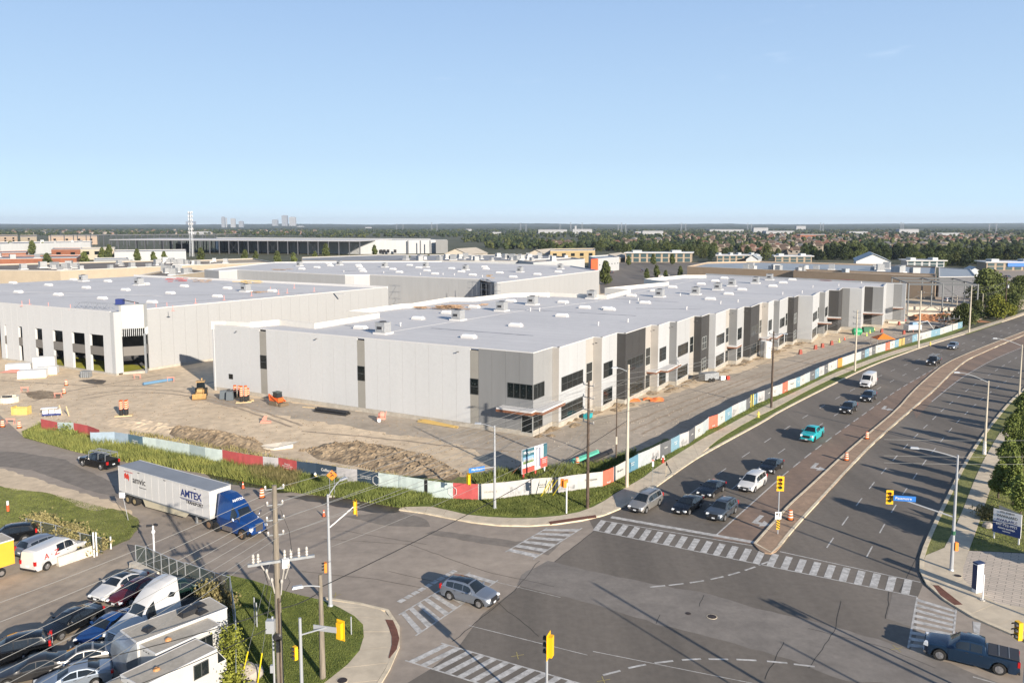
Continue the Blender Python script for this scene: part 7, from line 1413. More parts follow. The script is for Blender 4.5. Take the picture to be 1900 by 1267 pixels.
t = thing('concrete_pump', 'blue grey construction machine with folded boom by the pale pole', 'machine', at(1693, 616)); MB().box((0, 0, 1.3), (4.4, 2.2, 1.8), .2).build('body', m_mpole, t); MB().box((.2, 0, 2.5), (1.8, 1.6, .8), .2, .8).build('cab', m_pipe_bl, t); MB().box((0, 0, .4), (4.2, 2.2, .7), .2).build('track', m_tyre, t); MB().bar((1, 0, 2.5), (4.5, .5, 3.2), .15, n=4).bar((4.5, .5, 3.2), (6.4, .5, .8), .12, n=4).build('boom', m_galv, t)
for u, l, s in ((1748, 'black scissor lift beside the blue hoarding panel', 1.), (1766, 'second black lift right of the first', .9)):
    t = thing('scissor_lift', l, 'lift', at(u, 612 if u < 1760 else 609)); MB().box((0, 0, .6), (3.4, 1.8, .8)).build('base', m_pipe_b, t); MB().box((0, 0, 3.0), (3.6, 1.9, .15)).build('platform', m_pipe_b, t)
    for y in (-.8, .8): MB().bar((-1.5, y, 1), (1.5, y, 3), .08, n=4).bar((1.5, y, 1), (-1.5, y, 3), .08, n=4).build('scissor_arm', m_pipe_b, t)
    for x in (-1.6, 0, 1.6): MB().bar((x, -.9, 3), (x, -.9, 4.), .05, n=4).build('rail_post', m_galv, t)
for u0, v0, u1, v1, l, m in ((1682, 574.5, 1785, 577, 'long pale foundation wall below the steel frame', m_conb), (1684, 586, 1815, 588, 'lower pale stone wall along the orange earth', m_conb)):
    a, b = G(u0, v0), G(u1, v1); t = thing('foundation_block_wall', l, 'wall', (*a, 0)); wall_panels(t, a, b, 0, 1.2, 5, m, t=.8, name='block')
t = thing('precast_panel', 'grey precast slabs lying in the weeds by the far end', 'concrete slab', at(1700, 600)); MB().box((0, 0, .4), (7, 3, .5), .3).build('slab', m_conb, t); MB().box((-6, 1, .3), (5, 2.2, .5), -.2).build('slab', m_conb, t)
rr = random.Random(31)
def scat(px, n, f):
    P = W(px); xs = [p[0] for p in P]; ys = [p[1] for p in P]; k = 0; N = len(P)
    while k < n:
        x, y = rr.uniform(min(xs), max(xs)), rr.uniform(min(ys), max(ys)); ins = False
        for i in range(N):
            a, b = P[i], P[(i + 1) % N]
            if (a[1] > y) != (b[1] > y) and x < (b[0] - a[0]) * (y - a[1]) / (b[1] - a[1]) + a[0]: ins = not ins
        if ins: f(x, y); k += 1
gr_ = MB()
def clod(x, y, s0=.04, s1=.15):
    s = rr.uniform(s0, s1); a = rr.uniform(0, 6); gr_.add([(x + s * math.cos(a + q), y + s * math.sin(a + q), 0) for q in (0, 1.57, 3.14, 4.71)] + [(x, y, s * rr.uniform(.6, 1.1))], [(0, 1, 4), (1, 2, 4), (2, 3, 4), (3, 0, 4)])
YD = [(60, 778), (0, 760), (0, 700), (220, 705), (390, 735), (990, 815), (960, 880), (880, 890), (700, 860), (412, 830), (240, 800)]
scat(YD, 1500, clod); scat([(550, 835), (660, 818), (800, 845), (868, 885), (700, 875)], 1800, lambda x, y: clod(x, y, .1, .3)); scat([(380, 800), (470, 812), (505, 840), (420, 832)], 700, lambda x, y: clod(x, y, .1, .3))
o = gr_.build('earth_clods', m_dirt2); o['kind'] = 'stuff'
gr_ = MB(); scat([(1000, 815), (1200, 750), (1500, 650), (1680, 600), (1700, 615), (1500, 690), (1250, 800), (1120, 880), (990, 890)], 1200, lambda x, y: clod(x, y, .04, .14)); o = gr_.build('gravel_stones', m_gravel); o['kind'] = 'stuff'
sp = MB()
for (k, c, a, b) in FS:
    if Px(*a, 0)[0] > 1500: break
    for q in range(8):
        x, y = lerp(a, b, rr.random()); nx, ny = unit(a, b)[1], -unit(a, b)[0]; d = rr.uniform(.3, 2.2); s = rr.uniform(.3, 1.1); ang_ = rr.random(); x += nx * d; y += ny * d; n_ = 6
        sp.add([(x + s * math.cos(ang_ + j * 1.047) * rr.uniform(.7, 1.2), y + s * math.sin(ang_ + j * 1.047) * rr.uniform(.7, 1.2), 0) for j in range(n_)] + [(x, y, s * .35)], [(j, (j + 1) % n_, n_) for j in range(n_)])
o = sp.build('spoil_along_wall', m_dirt2); o['kind'] = 'stuff'
# things on the roofs
m_rp = mat('roof post pink', (.66, .30, .26), .6)
for k, (u, v) in enumerate(((41, 573), (55, 570), (90, 576), (131, 580), (250, 575), (290, 578), (310, 576), (363, 568), (321, 582), (517, 551), (467, 554), (416, 562), (546, 540), (583, 546), (502, 545), (533, 549))):
    t = thing('guard_post', 'thin pink guard post standing near the edge of the left warehouse roof', 'guard post', at(u, v - 5, ZA), 0, 'pink guard posts on the left roof'); MB().bar((0, 0, 0), (0, 0, 1.2), .06, n=5).build('post', m_rp, t); MB().box((0, 0, .05), (.6, .6, .08)).build('foot', m_rp, t)
def pile(label, u, v, z, n, L, m, w=2.5, ang=R(-20), h=.5, cat='lumber'):
    t = thing('material_pile', label, cat, at(u, v, z)); r2 = random.Random(u)
    for i in range(n): x, y = r2.uniform(-L / 3, L / 3), r2.uniform(-w / 2, w / 2); MB().box((x, y, r2.uniform(.1, h)), (r2.uniform(1.5, L * .5), .3, .14), ang + r2.uniform(-.3, .3)).build('board', m, t)
m_oldw = mat('weathered formwork', (.36, .24, .15), .85, var=.3, scale=1)
pile('long row of brown formwork boards on the white roof near the recess', 838, 573, HB - .2, 26, 9, m_oldw, 3, h=1.0); pile('small heap of brown boards left of the formwork row', 783, 573, HB - .2, 10, 4, m_oldw, 2); pile('flat brown boards right of the formwork row', 887, 567, HB - .2, 4, 5, m_oldw, 1)
pile('yellow timber stack on the far edge of the left roof', 462, 526, ZA, 14, 9, mat('yellow lumber', (.66, .46, .16), .8), 3, h=1.1); pile('brown crate stack beside the roof unit on the left roof', 481, 543, ZA, 8, 5, m_oldw, 2); pile('reddish crates at the back of the left roof', 330, 523, ZA, 8, 8, m_hr, 3, h=1.2, cat='crates'); pile('brown boxes on the rear part of the left roof', 372, 524, ZA, 8, 10, m_oldw, 3, h=1.2, cat='crates')
pile('brown board heap on the rear warehouse roof', 528, 501, ZC, 8, 12, m_oldw, 3); pile('yellow machine on the rear warehouse roof corner', 909, 519, ZC, 6, 3, m_ymach, 2, h=1.6, cat='machine'); pile('dark strips lying on the far end of the long roof', 1553, 521, HB - .2, 4, 16, mat('rust strip', (.25, .08, .07), .8), 1.5)
t = thing('roof_hoist', 'dark blue hoist machine on the left roof above the corner tower', 'hoist', at(223, 566, ZA)); MB().box((0, 0, .8), (1.6, 1.2, 1.2)).build('body', m_navy, t); MB().bar((.5, 0, 1.2), (4.5, -.6, .5), .1).build('jib', m_pipe_b, t)
def scaffold(label, px_a, px_b, z0, z1, nb, lv, d=1.6, zr=None):
    zr = z0 if zr is None else zr
    a, b = G(*px_a, zr), G(*px_b, zr); t = thing('scaffold', label, 'scaffold', (*a, z0)); u = unit(a, b); L = math.dist(a, b)
    for i in range(nb + 1):
        for k in (0, d): x, y = u[0] * L * i / nb - u[1] * k, u[1] * L * i / nb + u[0] * k; MB().bar((x, y, 0), (x, y, z1 - z0), .05, n=4).build('standard', m_steel_l, t)
    for j in range(1, lv + 1):
        z = (z1 - z0) * j / lv; MB().bar((0, 0, z), (u[0] * L, u[1] * L, z), .05, n=4).bar((-u[1] * d, u[0] * d, z), (u[0] * L - u[1] * d, u[1] * L + u[0] * d, z), .05, n=4).build('ledger', m_steel_l, t)
        for i in range(nb):
            if (i + j) % 2: MB().bar((u[0] * L * i / nb, u[1] * L * i / nb, z - (z1 - z0) / lv), (u[0] * L * (i + 1) / nb, u[1] * L * (i + 1) / nb, z), .04, n=4).build('brace', m_steel_l, t)
scaffold('tall grey scaffold in the recess of the rear warehouse', (868, 521), (921, 527), 0, HC - .3, 6, 6, zr=HC); scaffold('low scaffold frames lying along the left roof edge', (140, 571), (200, 575), ZA, ZA + 1.2, 7, 1); scaffold('narrow grey scaffold tower at the end of the left warehouse', (722, 548), (735, 550), 0, HA - 1, 2, 6, zr=9.)
# lattice telecom tower
x, y = G(356, 476); t = thing('telecom_tower', 'lattice telecom tower with clustered white antennas rising over the steel frame', 'tower', (x, y, 0)); h = height_at(x, y, 393); lw = 3.0
for sx, sy in ((-1, -1), (1, -1), (1, 1), (-1, 1)): MB().bar((sx * lw / 2, sy * lw / 2, 0), (sx * .9, sy * .9, h), .28, .2, n=5).build('leg', m_mpole, t)
for i in range(14):
    z0, z1 = h * i / 14, h * (i + 1) / 14; w0, w1 = lw / 2 + (.9 - lw / 2) * i / 14, lw / 2 + (.9 - lw / 2) * (i + 1) / 14
    MB().bar((-w0, -w0, z0), (w1, -w1, z1), .16, n=4).bar((w0, -w0, z0), (-w1, -w1, z1), .16, n=4).build('brace', m_galv, t)
r2 = random.Random(2)
for z in (h - 1, h - 4.5, h - 8, h - 12, h - 17, h - 21): 
    for i in range(6): an = i * 1.05; MB().box((math.cos(an) * 2.1, math.sin(an) * 2.1, z + r2.uniform(-.5, .5)), (.45, .45, 2.0)).build('antenna', m_whs, t)
    MB().lathe((0, 0, z - .2), [(2.0, 0), (2.0, .15)], 10).build('ring_platform', m_mpole, t)
# lot gate and mesh fence, barrier, boulders
def meshfence(label, pts, h, n, gate=False):
    P = W(pts); t = thing('chain_link_fence', label, 'fence', (*P[0], 0)); m_mesh = mat('green fence screen', (.05, .07, .055), .9, alpha=.62); mb = MB()
    for a, b in zip(P, P[1:]):
        L = math.dist(a, b); k = max(1, round(L / n))
        for i in range(k): p = lerp(a, b, i / k); MB().bar((*p, 0), (*p, h), .045, n=5).build('post', m_mpole, t, world=True)
        MB().bar((*a, h), (*b, h), .03, n=5).build('top_rail', m_mpole, t, world=True); MB().bar((*a, .3), (*b, .3), .03, n=5).build('bottom_rail', m_mpole, t, world=True)
        MB().quad((*a, .1), (*b, .1), (*b, h), (*a, h)).build('mesh', m_mesh, t, world=True)
        if gate: MB().bar((*a, .3), (*b, h), .03, n=4).build('brace', m_mpole, t, world=True)
    return t
meshfence('grey tubular gate and mesh fence along the top of the lot', [(253, 1048), (272, 1052), (315, 1072), (345, 1084)], 1.9, 1.2, True); meshfence('green screened mesh fence from the gate to the lawn corner', [(345, 1084), (400, 1104), (428, 1113)], 2.0, 2.2); meshfence('screened mesh fence along the side of the travel trailer', [(428, 1113), (438, 1180), (440, 1300)], 2.0, 2.6)
meshfence('old mesh fence overgrown by the hedge beside the left lawn', [(50, 990), (105, 1003), (150, 1018), (190, 1028)], 1.6, 2.4)
a, b = G(107, 1050), G(171, 1028); t = thing('concrete_barrier', 'long concrete road barrier in front of the white van', 'barrier', (*lerp(a, b, .5), 0), math.atan2(b[1] - a[1], b[0] - a[0])); L = math.dist(a, b); MB().add([(-L / 2, -.3, 0), (L / 2, -.3, 0), (L / 2, .3, 0), (-L / 2, .3, 0), (-L / 2, -.1, .85), (L / 2, -.1, .85), (L / 2, .1, .85), (-L / 2, .1, .85)], [(0, 1, 5, 4), (1, 2, 6, 5), (2, 3, 7, 6), (3, 0, 4, 7), (4, 5, 6, 7)]).build('barrier_body', m_conb, t)
a, b = G(252, 1050), G(300, 1072); t = thing('concrete_barrier', 'low concrete blocks at the foot of the lot gate', 'barrier', (*lerp(a, b, .5), 0), math.atan2(b[1] - a[1], b[0] - a[0])); MB().box((0, -.4, .3), (math.dist(a, b), .5, .6), 0, .95).build('barrier_body', m_conb, t)
for u, v, vt, l in ((175, 1033, 987, 'left white gate post beside the lot entrance'), (180, 1031, 987, 'second white gate post beside the lot entrance'), (206, 1018, 995, 'short white post in the grass by the entrance')):
    x, y = G(u, v); h = height_at(x, y, vt); t = thing('gate_post', l, 'post', (x, y, 0)); MB().bar((0, 0, 0), (0, 0, h), .07, n=7).build('post', m_whs, t)
m_rock = mat('boulder grey', (.36, .32, .28), .9, var=.2, scale=2, bump=.4)
for u, v, s, l in ((459, 1250, .95, 'large pale boulder by the yellow guy guards'), (462, 1282, .7, 'smaller boulder below the large one'), (1833, 975, .5, 'stone at the foot of the agent board')):
    bm = bmesh.new(); bmesh.ops.create_icosphere(bm, subdivisions=3, radius=s)
    for vt_ in bm.verts: vt_.co *= 1 + .28 * mn.noise(vt_.co * 1.6 / s + Vector((u, 0, 0))); vt_.co.z *= .75
    me = bpy.data.meshes.new('boulder'); bm.to_mesh(me); bm.free(); me.materials.append(m_rock); o = bpy.data.objects.new('boulder', me); COL.objects.link(o); o.location = at(u, v, .1 + s * .3); tag(o, l, 'boulder')
# skyline towers and masts
m_far = mat('far pale concrete', (.33, .34, .36), .9); m_far2 = mat('far grey facade', (.22, .24, .28), .8)
for k, (u0, u1, vb, vt, m, l) in enumerate(((412, 418, 424, 403, m_far2, 'slim dark skyline tower, leftmost of the first cluster'), (419.5, 421.5, 424, 405, m_far, 'thin pale skyline tower second from the left'), (429, 437, 424, 406, m_far, 'white skyline tower with curved top'), (444, 452, 424, 411, m_far2, 'short brownish skyline tower'), (506, 516, 423, 408, m_far2, 'square grey skyline tower left of the tall pair'), (524, 534, 423, 400, m_far2, 'dark tall skyline tower of the pair'), (538, 549, 423, 403, m_far, 'pale tall skyline tower of the pair'), (347, 362, 421, 411, m_far2, 'grey apartment slab behind the telecom tower'), (552, 564, 424, 420, m_far, 'low pale block right of the tall pair'))):
    x0, y0 = G(u0, vb); x1, _ = G(u1, vb); h = height_at(x0, y0, vt); t = thing('skyline_tower', l, 'tower block', ((x0 + x1) / 2, y0, 0)); w = x1 - x0
    MB().box((0, 0, h / 2), (w, w * .7, h)).build('facade', m, t); MB().box((0, 0, h + 2), (w * .6, w * .4, 4)).build('roof_plant', m_far2, t)
    for i in range(int(h / 14)): MB().box((0, -w * .36, 8 + i * 14), (w * .86, 1, 3)).build('window_band', m_far2 if m is m_far else m_far, t)
for k, (u, vb, vt) in enumerate(((736, 428, 415), (748, 428, 416), (801, 430, 412.5), (811, 430, 415), (966, 430, 413), (976, 430, 415), (1039, 431, 415), (1059, 433, 412), (1080, 432, 413), (1147, 431, 416), (1153, 433, 413), (1161, 432, 415), (1264, 431, 413), (1272, 431, 414), (1387, 430, 413), (1394, 430, 415), (1522, 431, 413), (1527, 431, 414), (1671, 432, 412), (1675, 432, 413), (1835, 434, 415), (1848, 434, 415))):
    x, y = G(u, vb); h = height_at(x, y, vt); t = thing('transmission_pylon', 'distant grey transmission pylon standing up against the horizon', 'pylon', (x, y, 0), 0, 'transmission pylons on the horizon'); MB().bar((-h * .07, 0, 0), (0, 0, h), 1.1, .5, n=4).bar((h * .07, 0, 0), (0, 0, h), 1.1, .5, n=4).bar((-h * .12, 0, h * .8), (h * .12, 0, h * .8), .6, n=4).bar((-h * .1, 0, h * .93), (h * .1, 0, h * .93), .6, n=4).build('lattice', m_far2, t)
for k, (u, vb, w, h, l) in enumerate(((1025, 433, 110, 14, 'wide white arched roof hall in the distance'), (1080, 434, 70, 16, 'pale school like block with stepped roofs'), (1068, 438.5, 5, 28, 'white water tower like stack'), (1210, 438, 60, 14, 'white flat building beyond the trees'), (1190, 437, 40, 11, 'low white hall at the right of the arched one'), (1345, 431, 150, 12, 'long white distant warehouse'), (1410, 432, 60, 20, 'pale hill top building'), (1485, 427, 60, 25, 'white distant plant on the right horizon'), (1444, 436, 90, 12, 'flat white mid distance building'), (1590, 436, 60, 10, 'short white mid distance building'), (1683, 434, 70, 16, 'white bright house like block on the right'), (1755, 438, 70, 8, 'low white flat roof at the far right'), (870, 429, 30, 10, 'small bright building above the far tree belt'), (684, 426, 45, 16, 'white cube building above the far tree belt'), (160, 420, 60, 30, 'pinkish distant block on the left horizon'), (372, 436, 60, 10, 'low pale roof left of the telecom tower'), (922, 437, 26, 9, 'tiny white building in the centre of the tree belt'), (1505, 443, 60, 9, 'red roofed low building at the right'))):
    x, y = G(u, vb); t = thing('distant_building', l, 'building', (x, y, 0)); MB().box((0, 0, h / 2), (w, w * .4, h)).build('walls', m_far if k != 17 else m_brick_r, t); MB().box((0, 0, h + .6), (w * 1.02, w * .42, 1.2), 0, .9).build('roof', m_far if k % 3 else m_grr, t)
# ------------------------------------------------------------------ vegetation, suburb, haze
import numpy as np
def leafmat(name, a, b, rnd=.25):
    m = mat(name, a, .85, col2=b, scale=.6, detail=6); t = m.node_tree; oi = t.nodes.new('ShaderNodeObjectInfo'); mr = t.nodes.new('ShaderNodeMapRange'); mr.inputs[3].default_value = 1 - rnd; mr.inputs[4].default_value = 1 + rnd; t.links.new(oi.outputs['Random'], mr.inputs[0])
    bs = t.nodes['Principled BSDF']; src = bs.inputs['Base Color'].links[0].from_socket; vm = t.nodes.new('ShaderNodeVectorMath'); vm.operation = 'SCALE'; t.links.new(src, vm.inputs[0]); t.links.new(mr.outputs[0], vm.inputs['Scale']); t.links.new(vm.outputs[0], bs.inputs['Base Color']); bs.inputs['Specular IOR Level'].default_value = .25; return m
m_lf = leafmat('tree foliage', (.062, .082, .026), (.024, .038, .014)); m_lf2 = leafmat('olive foliage', (.088, .096, .03), (.038, .05, .017)); m_lf3 = leafmat('dark foliage', (.034, .050, .022), (.014, .026, .013)); m_lfy = leafmat('yellow green foliage', (.24, .25, .04), (.12, .14, .025)); m_lfm = leafmat('mid green foliage', (.125, .148, .045), (.055, .072, .024)); m_lfs = leafmat('sunlit street foliage', (.22, .26, .07), (.11, .15, .04)); m_bark = mat('bark', (.10, .08, .06), .95, var=.3, scale=3)
m_reed = leafmat('reed grass', (.30, .31, .09), (.13, .16, .045)); m_weed = leafmat('roadside weeds', (.215, .245, .07), (.11, .14, .038)); m_dryw = leafmat('dry brown weeds', (.31, .26, .12), (.17, .16, .065))
NR = np.random.RandomState(5)
def np_mesh(name, V, F, m, nv):
    me = bpy.data.meshes.new(name); n = len(F); me.vertices.add(len(V)); me.vertices.foreach_set('co', V.astype(np.float32).ravel()); me.loops.add(n * nv); me.loops.foreach_set('vertex_index', F.astype(np.int32).ravel())
    me.polygons.add(n); me.polygons.foreach_set('loop_start', np.arange(0, n * nv, nv, dtype=np.int32)); me.update(calc_edges=True); me.materials.append(m); me.validate(); return me
def leaves(C, s, jit=.9):
    """quads of size s round centres C"""
    n = len(C); a = NR.normal(size=(n, 3)); a /= np.linalg.norm(a, axis=1)[:, None]; b = np.cross(a, NR.normal(size=(n, 3))); b /= np.linalg.norm(b, axis=1)[:, None]
    s = s * NR.uniform(.6, 1.3, (n, 1)); V = np.stack([C - a * s, C + b * s * .6, C + a * s, C - b * s * .6], 1).reshape(-1, 3); return V, np.arange(4 * n).reshape(-1, 4)
def crown_pts(n, w, h, z0, lumps, shape='round'):
    L = []
    for i in range(lumps):
        t = (i + .5) / lumps; z = z0 + h * (t * .8 + .1)
        rad = w / 2 * (math.sin(math.pi * min(1, t * .85 + .15)) ** .7 if shape == 'round' else (1 - t) * .95 + .08); an = NR.uniform(0, 6.28); q = NR.uniform(.1, .62)
        L.append((math.cos(an) * rad * q, math.sin(an) * rad * q, z, rad * NR.uniform(.35, .6) + .1 * w))
    L = np.array(L); k = NR.randint(0, lumps, n); d = NR.normal(size=(n, 3)); d /= np.linalg.norm(d, axis=1)[:, None]; r = NR.uniform(.55, 1.08, (n, 1)) * L[k, 3:4]; P = L[k, :3] + d * r * np.array([1, 1, .8]); P[:, 2] = np.maximum(P[:, 2], z0 * .8); return P, L
def tree_mesh(n, w, h, tr, lumps, leaf, shape='round'):
    P, L = crown_pts(n, w, h - tr, tr, lumps, shape); V, F = leaves(P, leaf); tk = MB().bar((0, 0, -.1), (.1, 0, h * .8), w * .035 + .04, .03, n=7)
    for l in L[::2]: tk.bar((0, 0, max(tr * .8, l[2] - l[3])), tuple(l[:3]), .05, .015, n=4)
    return V, F, tk
def tree_thing(name, label, cat, V, F, tk, m, group=None):
    t = thing(name, label, cat, (0, 0, 0), 0, group); o = bpy.data.objects.new('crown', np_mesh('crown', V, F, m, 4)); COL.objects.link(o); o.parent = t; tk.build('trunk', m_bark, t); return t
# street trees along the right hand lawn
tips = [(1532, 920), (1613, 900), (1596, 860), (1606, 840), (1647, 821), (1649, 800), (1720, 792), (1723, 772), (1687, 746), (1723, 739), (1723, 723), (1765, 718), (1763, 706), (1748, 692), (1778, 685), (1805, 675)]
protos = [tree_thing('street_tree', 'x', 'tree', *tree_mesh(5200, 3.3, 6.2, 1.0, 13, .16), m_lfs, 'street trees on the right hand lawn') for _ in range(2)]; protos.append(tree_thing('street_tree', 'x', 'tree', *tree_mesh(4200, 2.4, 6.6, .8, 12, .15, 'cone'), m_lfs, 'street trees on the right hand lawn'))
names = ['tall street tree just outside the right edge beside the plaza', 'street tree behind the agent board', 'street tree left of the tallest near crown', 'fourth street tree from the plaza', 'fifth street tree from the plaza beside the pavement', 'sixth street tree from the plaza']
hL = 6.2 / math.tan(R(SUN_EL))
for i, (u, v) in enumerate(tips):
    x, y = G(u, v); q_ = 1.5 if i == 0 else 1.; b_ = (x - SHD[0] * hL * q_, y - SHD[1] * hL * q_); p = protos[i % 3]; lb = names[i] if i < 6 else 'leafy street tree on the lawn beside the right edge of the picture'
    if i < 3: p.location = (*b_, .05); p['label'] = lb; p.scale = (q_,) * 3
    else: dup(p, (*b_, .05), i * 1.3, lb, (.68, .68, NR.uniform(.85, 1.05)))
for u, v, s, l in ((1852, 925, .75, 'bushy young tree right above the agent board'), (1868, 885, .85, 'bushy young tree overhanging the pavement'), (1880, 838, .9, 'bushy tree at the right edge near the wrapped pole'), (1893, 960, .8, 'young tree right behind the agent board'), (1898, 800, 1., 'large crown at the right edge above the pavement')): dup(protos[1], (*G(u, v), 0), u * .1, l, s)
# clumps near the far right end and in the yards
tm = tree_thing('broadleaf_tree', 'big round dark tree beside the steel frame', 'tree', *tree_mesh(6000, 11, 12, 1.5, 16, .42), m_lfm, 'trees at the end of the site'); tm.location = (*G(1829, 572), 0); tm.scale = (1.25, 1.25, 1.25)
tmy = tree_thing('broadleaf_tree', 'yellow green tree beside the dark transformer pole', 'tree', *tree_mesh(3500, 8, 8, 1., 12, .32), m_lfy, 'trees at the end of the site'); tmy.location = (*G(1850, 592), 0)
for u, v, s, l, k in ((1788, 607, .62, 'small green tree in front of the far hoarding end', 0), (1852, 566, .9, 'round green tree right of the big dark one', 0), (1812, 585, .45, 'low shrub tree under the far pale pole', 0), (1880, 580, .6, 'green tree above the far pavement', 0), (1866, 560, .7, 'dark tree behind the transformer pole', 0), (1835, 590, .5, 'small yellow shrub tree by the far fence', 1), (1875, 588, .55, 'yellow green shrub tree at the far right', 1), (1893, 552, .8, 'tree cut by the right edge', 0)): dup((tm, tmy)[k], (*G(u, v), 0), u, l, s)
far_t = tree_thing('conifer_tree', 'dark conifer among the brick buildings', 'tree', *tree_mesh(1500, 9, 13, 1, 10, .8, 'cone'), m_lfm, 'conifers among the left buildings'); far_t.location = (*G(157, 499, 0), 0)
for i, (u, v, s, l) in enumerate(((88, 504, 1., 'conifer in front of the long orange brick wall'), (190, 482, .9, 'left of a conifer pair by the cream block'), (203, 482, 1.1, 'right of a conifer pair by the cream block'), (255, 486, .9, 'round dark tree below the steel frame'), (285, 490, .8, 'bushy tree left of the telecom tower'), (305, 489, .8, 'bushy tree beside the telecom tower foot'), (373, 487, 1.0, 'yellow green tree right of the telecom tower'), (455, 488, .9, 'bushy tree before the steel frame middle'), (475, 488, .8, 'second bushy tree before the steel frame middle'), (515, 492, .9, 'dark tree before the pink wall'), (545, 492, .8, 'bushy tree right of the pink wall'), (585, 489, .8, 'bushy tree left of the white wall'), (20, 470, 1.1, 'dark tree behind the left brick roof'), (60, 472, 1.2, 'wide dark tree behind the left brick roof'), (80, 470, 1., 'dark tree by the small brick building'), (605, 478, 1.1, 'pointed tree in front of the steel frame end'), (695, 475, .9, 'tree in front of the white warehouse docks'), (668, 492, .6, 'small tree beside the rear roof edge'), (760, 497, .7, 'small brown green tree behind the rear roof'), (795, 494, .7, 'wide bush behind the rear roof'), (1123, 528, 1., 'dark tree at the corner of the rear warehouse'), (1200, 518, .5, 'low parking lot shrub tree'), (1218, 515, .6, 'parking lot tree by the parked car'), (1235, 522, .5, 'parking lot shrub near the roof edge'), (1262, 512, .5, 'parking lot tree before the brown warehouse'), (1260, 530, .5, 'low tree left of the brown warehouse corner'), (1166, 492, .6, 'small tree before the stone shops'), (1212, 491, .7, 'tree before the middle of the stone shops'), (1247, 491, .7, 'tree before the right end of the stone shops'))): dup(far_t, (*G(u, v), 0), i, l, s)
# hedge, ivy, weeds
def shrub(name, label, pts, n, r, zt, leaf, m, cat='shrub'):
    P = W(pts); T = NR.uniform(0, len(P) - 1.001, n); I = T.astype(int); A = np.array(P); c = A[I] + (A[I + 1] - A[I]) * (T - I)[:, None]; C = np.concatenate([c + NR.normal(0, r, (n, 2)), (NR.beta(1.6, 1.3, (n, 1)) * zt)], 1); C[:, 2] *= .75 + .35 * np.sin(T * 3.1)
    base = (*P[0], 0); C[:, 0] -= base[0]; C[:, 1] -= base[1]; V, F = leaves(C, leaf); o = bpy.data.objects.new(name, np_mesh(name, V, F, m, 4)); COL.objects.link(o); o.location = base; tag(o, label, cat); return o
shrub('hedge', 'overgrown olive brown hedge between the left lawn and the parked cars', [(58, 985), (95, 990), (120, 1003), (150, 1013), (185, 1024)], 6500, .55, 1.9, .13, m_dryw, 'hedge')
shrub('shrub', 'round green bush in front of the left red banner panels', [(118, 806), (130, 808), (144, 811)], 2200, .55, 1.7, .15, m_weed)
shrub('creeper', 'yellow green creeper climbing beside the travel trailer at the lawn edge', [(428, 1240), (432, 1262), (436, 1290)], 3800, .38, 3.2, .10, m_lfy, 'creeper')
shrub('shrub', 'brown weeds growing against the screened fence by the white tractor', [(380, 1112), (400, 1118), (424, 1128)], 2200, .45, 1.6, .12, m_dryw)
shrub('shrub', 'dark bush row behind the hoarding at the far end of the site', [(1770, 600), (1800, 592), (1850, 583)], 1800, 1.8, 3.2, .4, m_lf)
shrub('shrub', 'tall dry weeds beside the agent board', [(1822, 960), (1836, 965)], 900, .5, 1.3, .12, m_dryw)
def inside(P, x, y):
    ins = np.zeros(len(x), bool); n = len(P)
    for i in range(n):
        (ax, ay), (bx_, by) = P[i], P[(i + 1) % n]; c = (ay > y) != (by > y)
        with np.errstate(divide='ignore', invalid='ignore'): ins ^= c & (x < (bx_ - ax) * (y - ay) / (by - ay) + ax)
    return ins
def blades(name, px, n, h, w, m, z=0.0, lean=.35, keep=None):
    P = W(px); X = np.array(P); k = int(n * 3.5); x = NR.uniform(X[:, 0].min(), X[:, 0].max(), k); y = NR.uniform(X[:, 1].min(), X[:, 1].max(), k); ok = inside(P, x, y); x, y = x[ok][:n], y[ok][:n]
    cl = np.array([mn.noise((a * .35, b * .35, 1.)) for a, b in zip(x, y)]); n = len(x); hh = h * (1 + .55 * cl) * NR.uniform(.55, 1.15, n); a = NR.uniform(0, 6.28, n); dx, dy = np.cos(a) * w, np.sin(a) * w; lx, ly = NR.normal(0, lean, n) * hh, NR.normal(0, lean, n) * hh
    V = np.stack([np.stack([x - dx, y - dy, np.full(n, z)], 1), np.stack([x + dx, y + dy, np.full(n, z)], 1), np.stack([x + lx, y + ly, z + hh], 1)], 1).reshape(-1, 3)
    o = bpy.data.objects.new(name, np_mesh(name, V, np.arange(3 * n).reshape(-1, 3), m, 3)); COL.objects.link(o); o['kind'] = 'stuff'; return o
blades('tall_reeds', [(44, 811), (76, 790), (160, 808), (330, 838), (412, 850), (500, 868), (500, 902), (459, 893), (380, 879), (230, 857), (143, 839), (82, 822)], 26000, 1.05, .045, m_reed)
blades('roadside_weeds', [(480, 870), (560, 880), (740, 903), (800, 915), (800, 936), (740, 942), (640, 925), (560, 916), (500, 904)], 26000, .75, .05, m_weed)
blades('dry_weeds', [(455, 862), (520, 872), (560, 880), (545, 912), (500, 900), (470, 892)], 5000, 1.2, .05, m_dryw)
blades('grass_tufts', [(740, 925), (890, 927), (985, 918), (1118, 900), (1160, 880), (1210, 868), (1190, 888), (1120, 930), (1060, 952), (960, 960), (869, 954), (803, 938)], 30000, .20, .035, m_weed, .11)
blades('grass_tufts', [(1160, 880), (1245, 834), (1384, 761), (1441, 733), (1500, 706), (1500, 714), (1420, 750), (1310, 808), (1236, 853), (1190, 888)], 16000, .24, .04, m_weed, .11)
blades('weeds', [(870, 884), (985, 872), (1118, 862), (1180, 838), (1167, 862), (1118, 886), (985, 906), (890, 908)], 9000, .8, .06, m_weed)
blades('weeds', [(240, 800), (412, 826), (560, 858), (740, 882), (740, 890), (560, 872), (412, 836), (240, 812)], 5000, .5, .06, m_dryw)
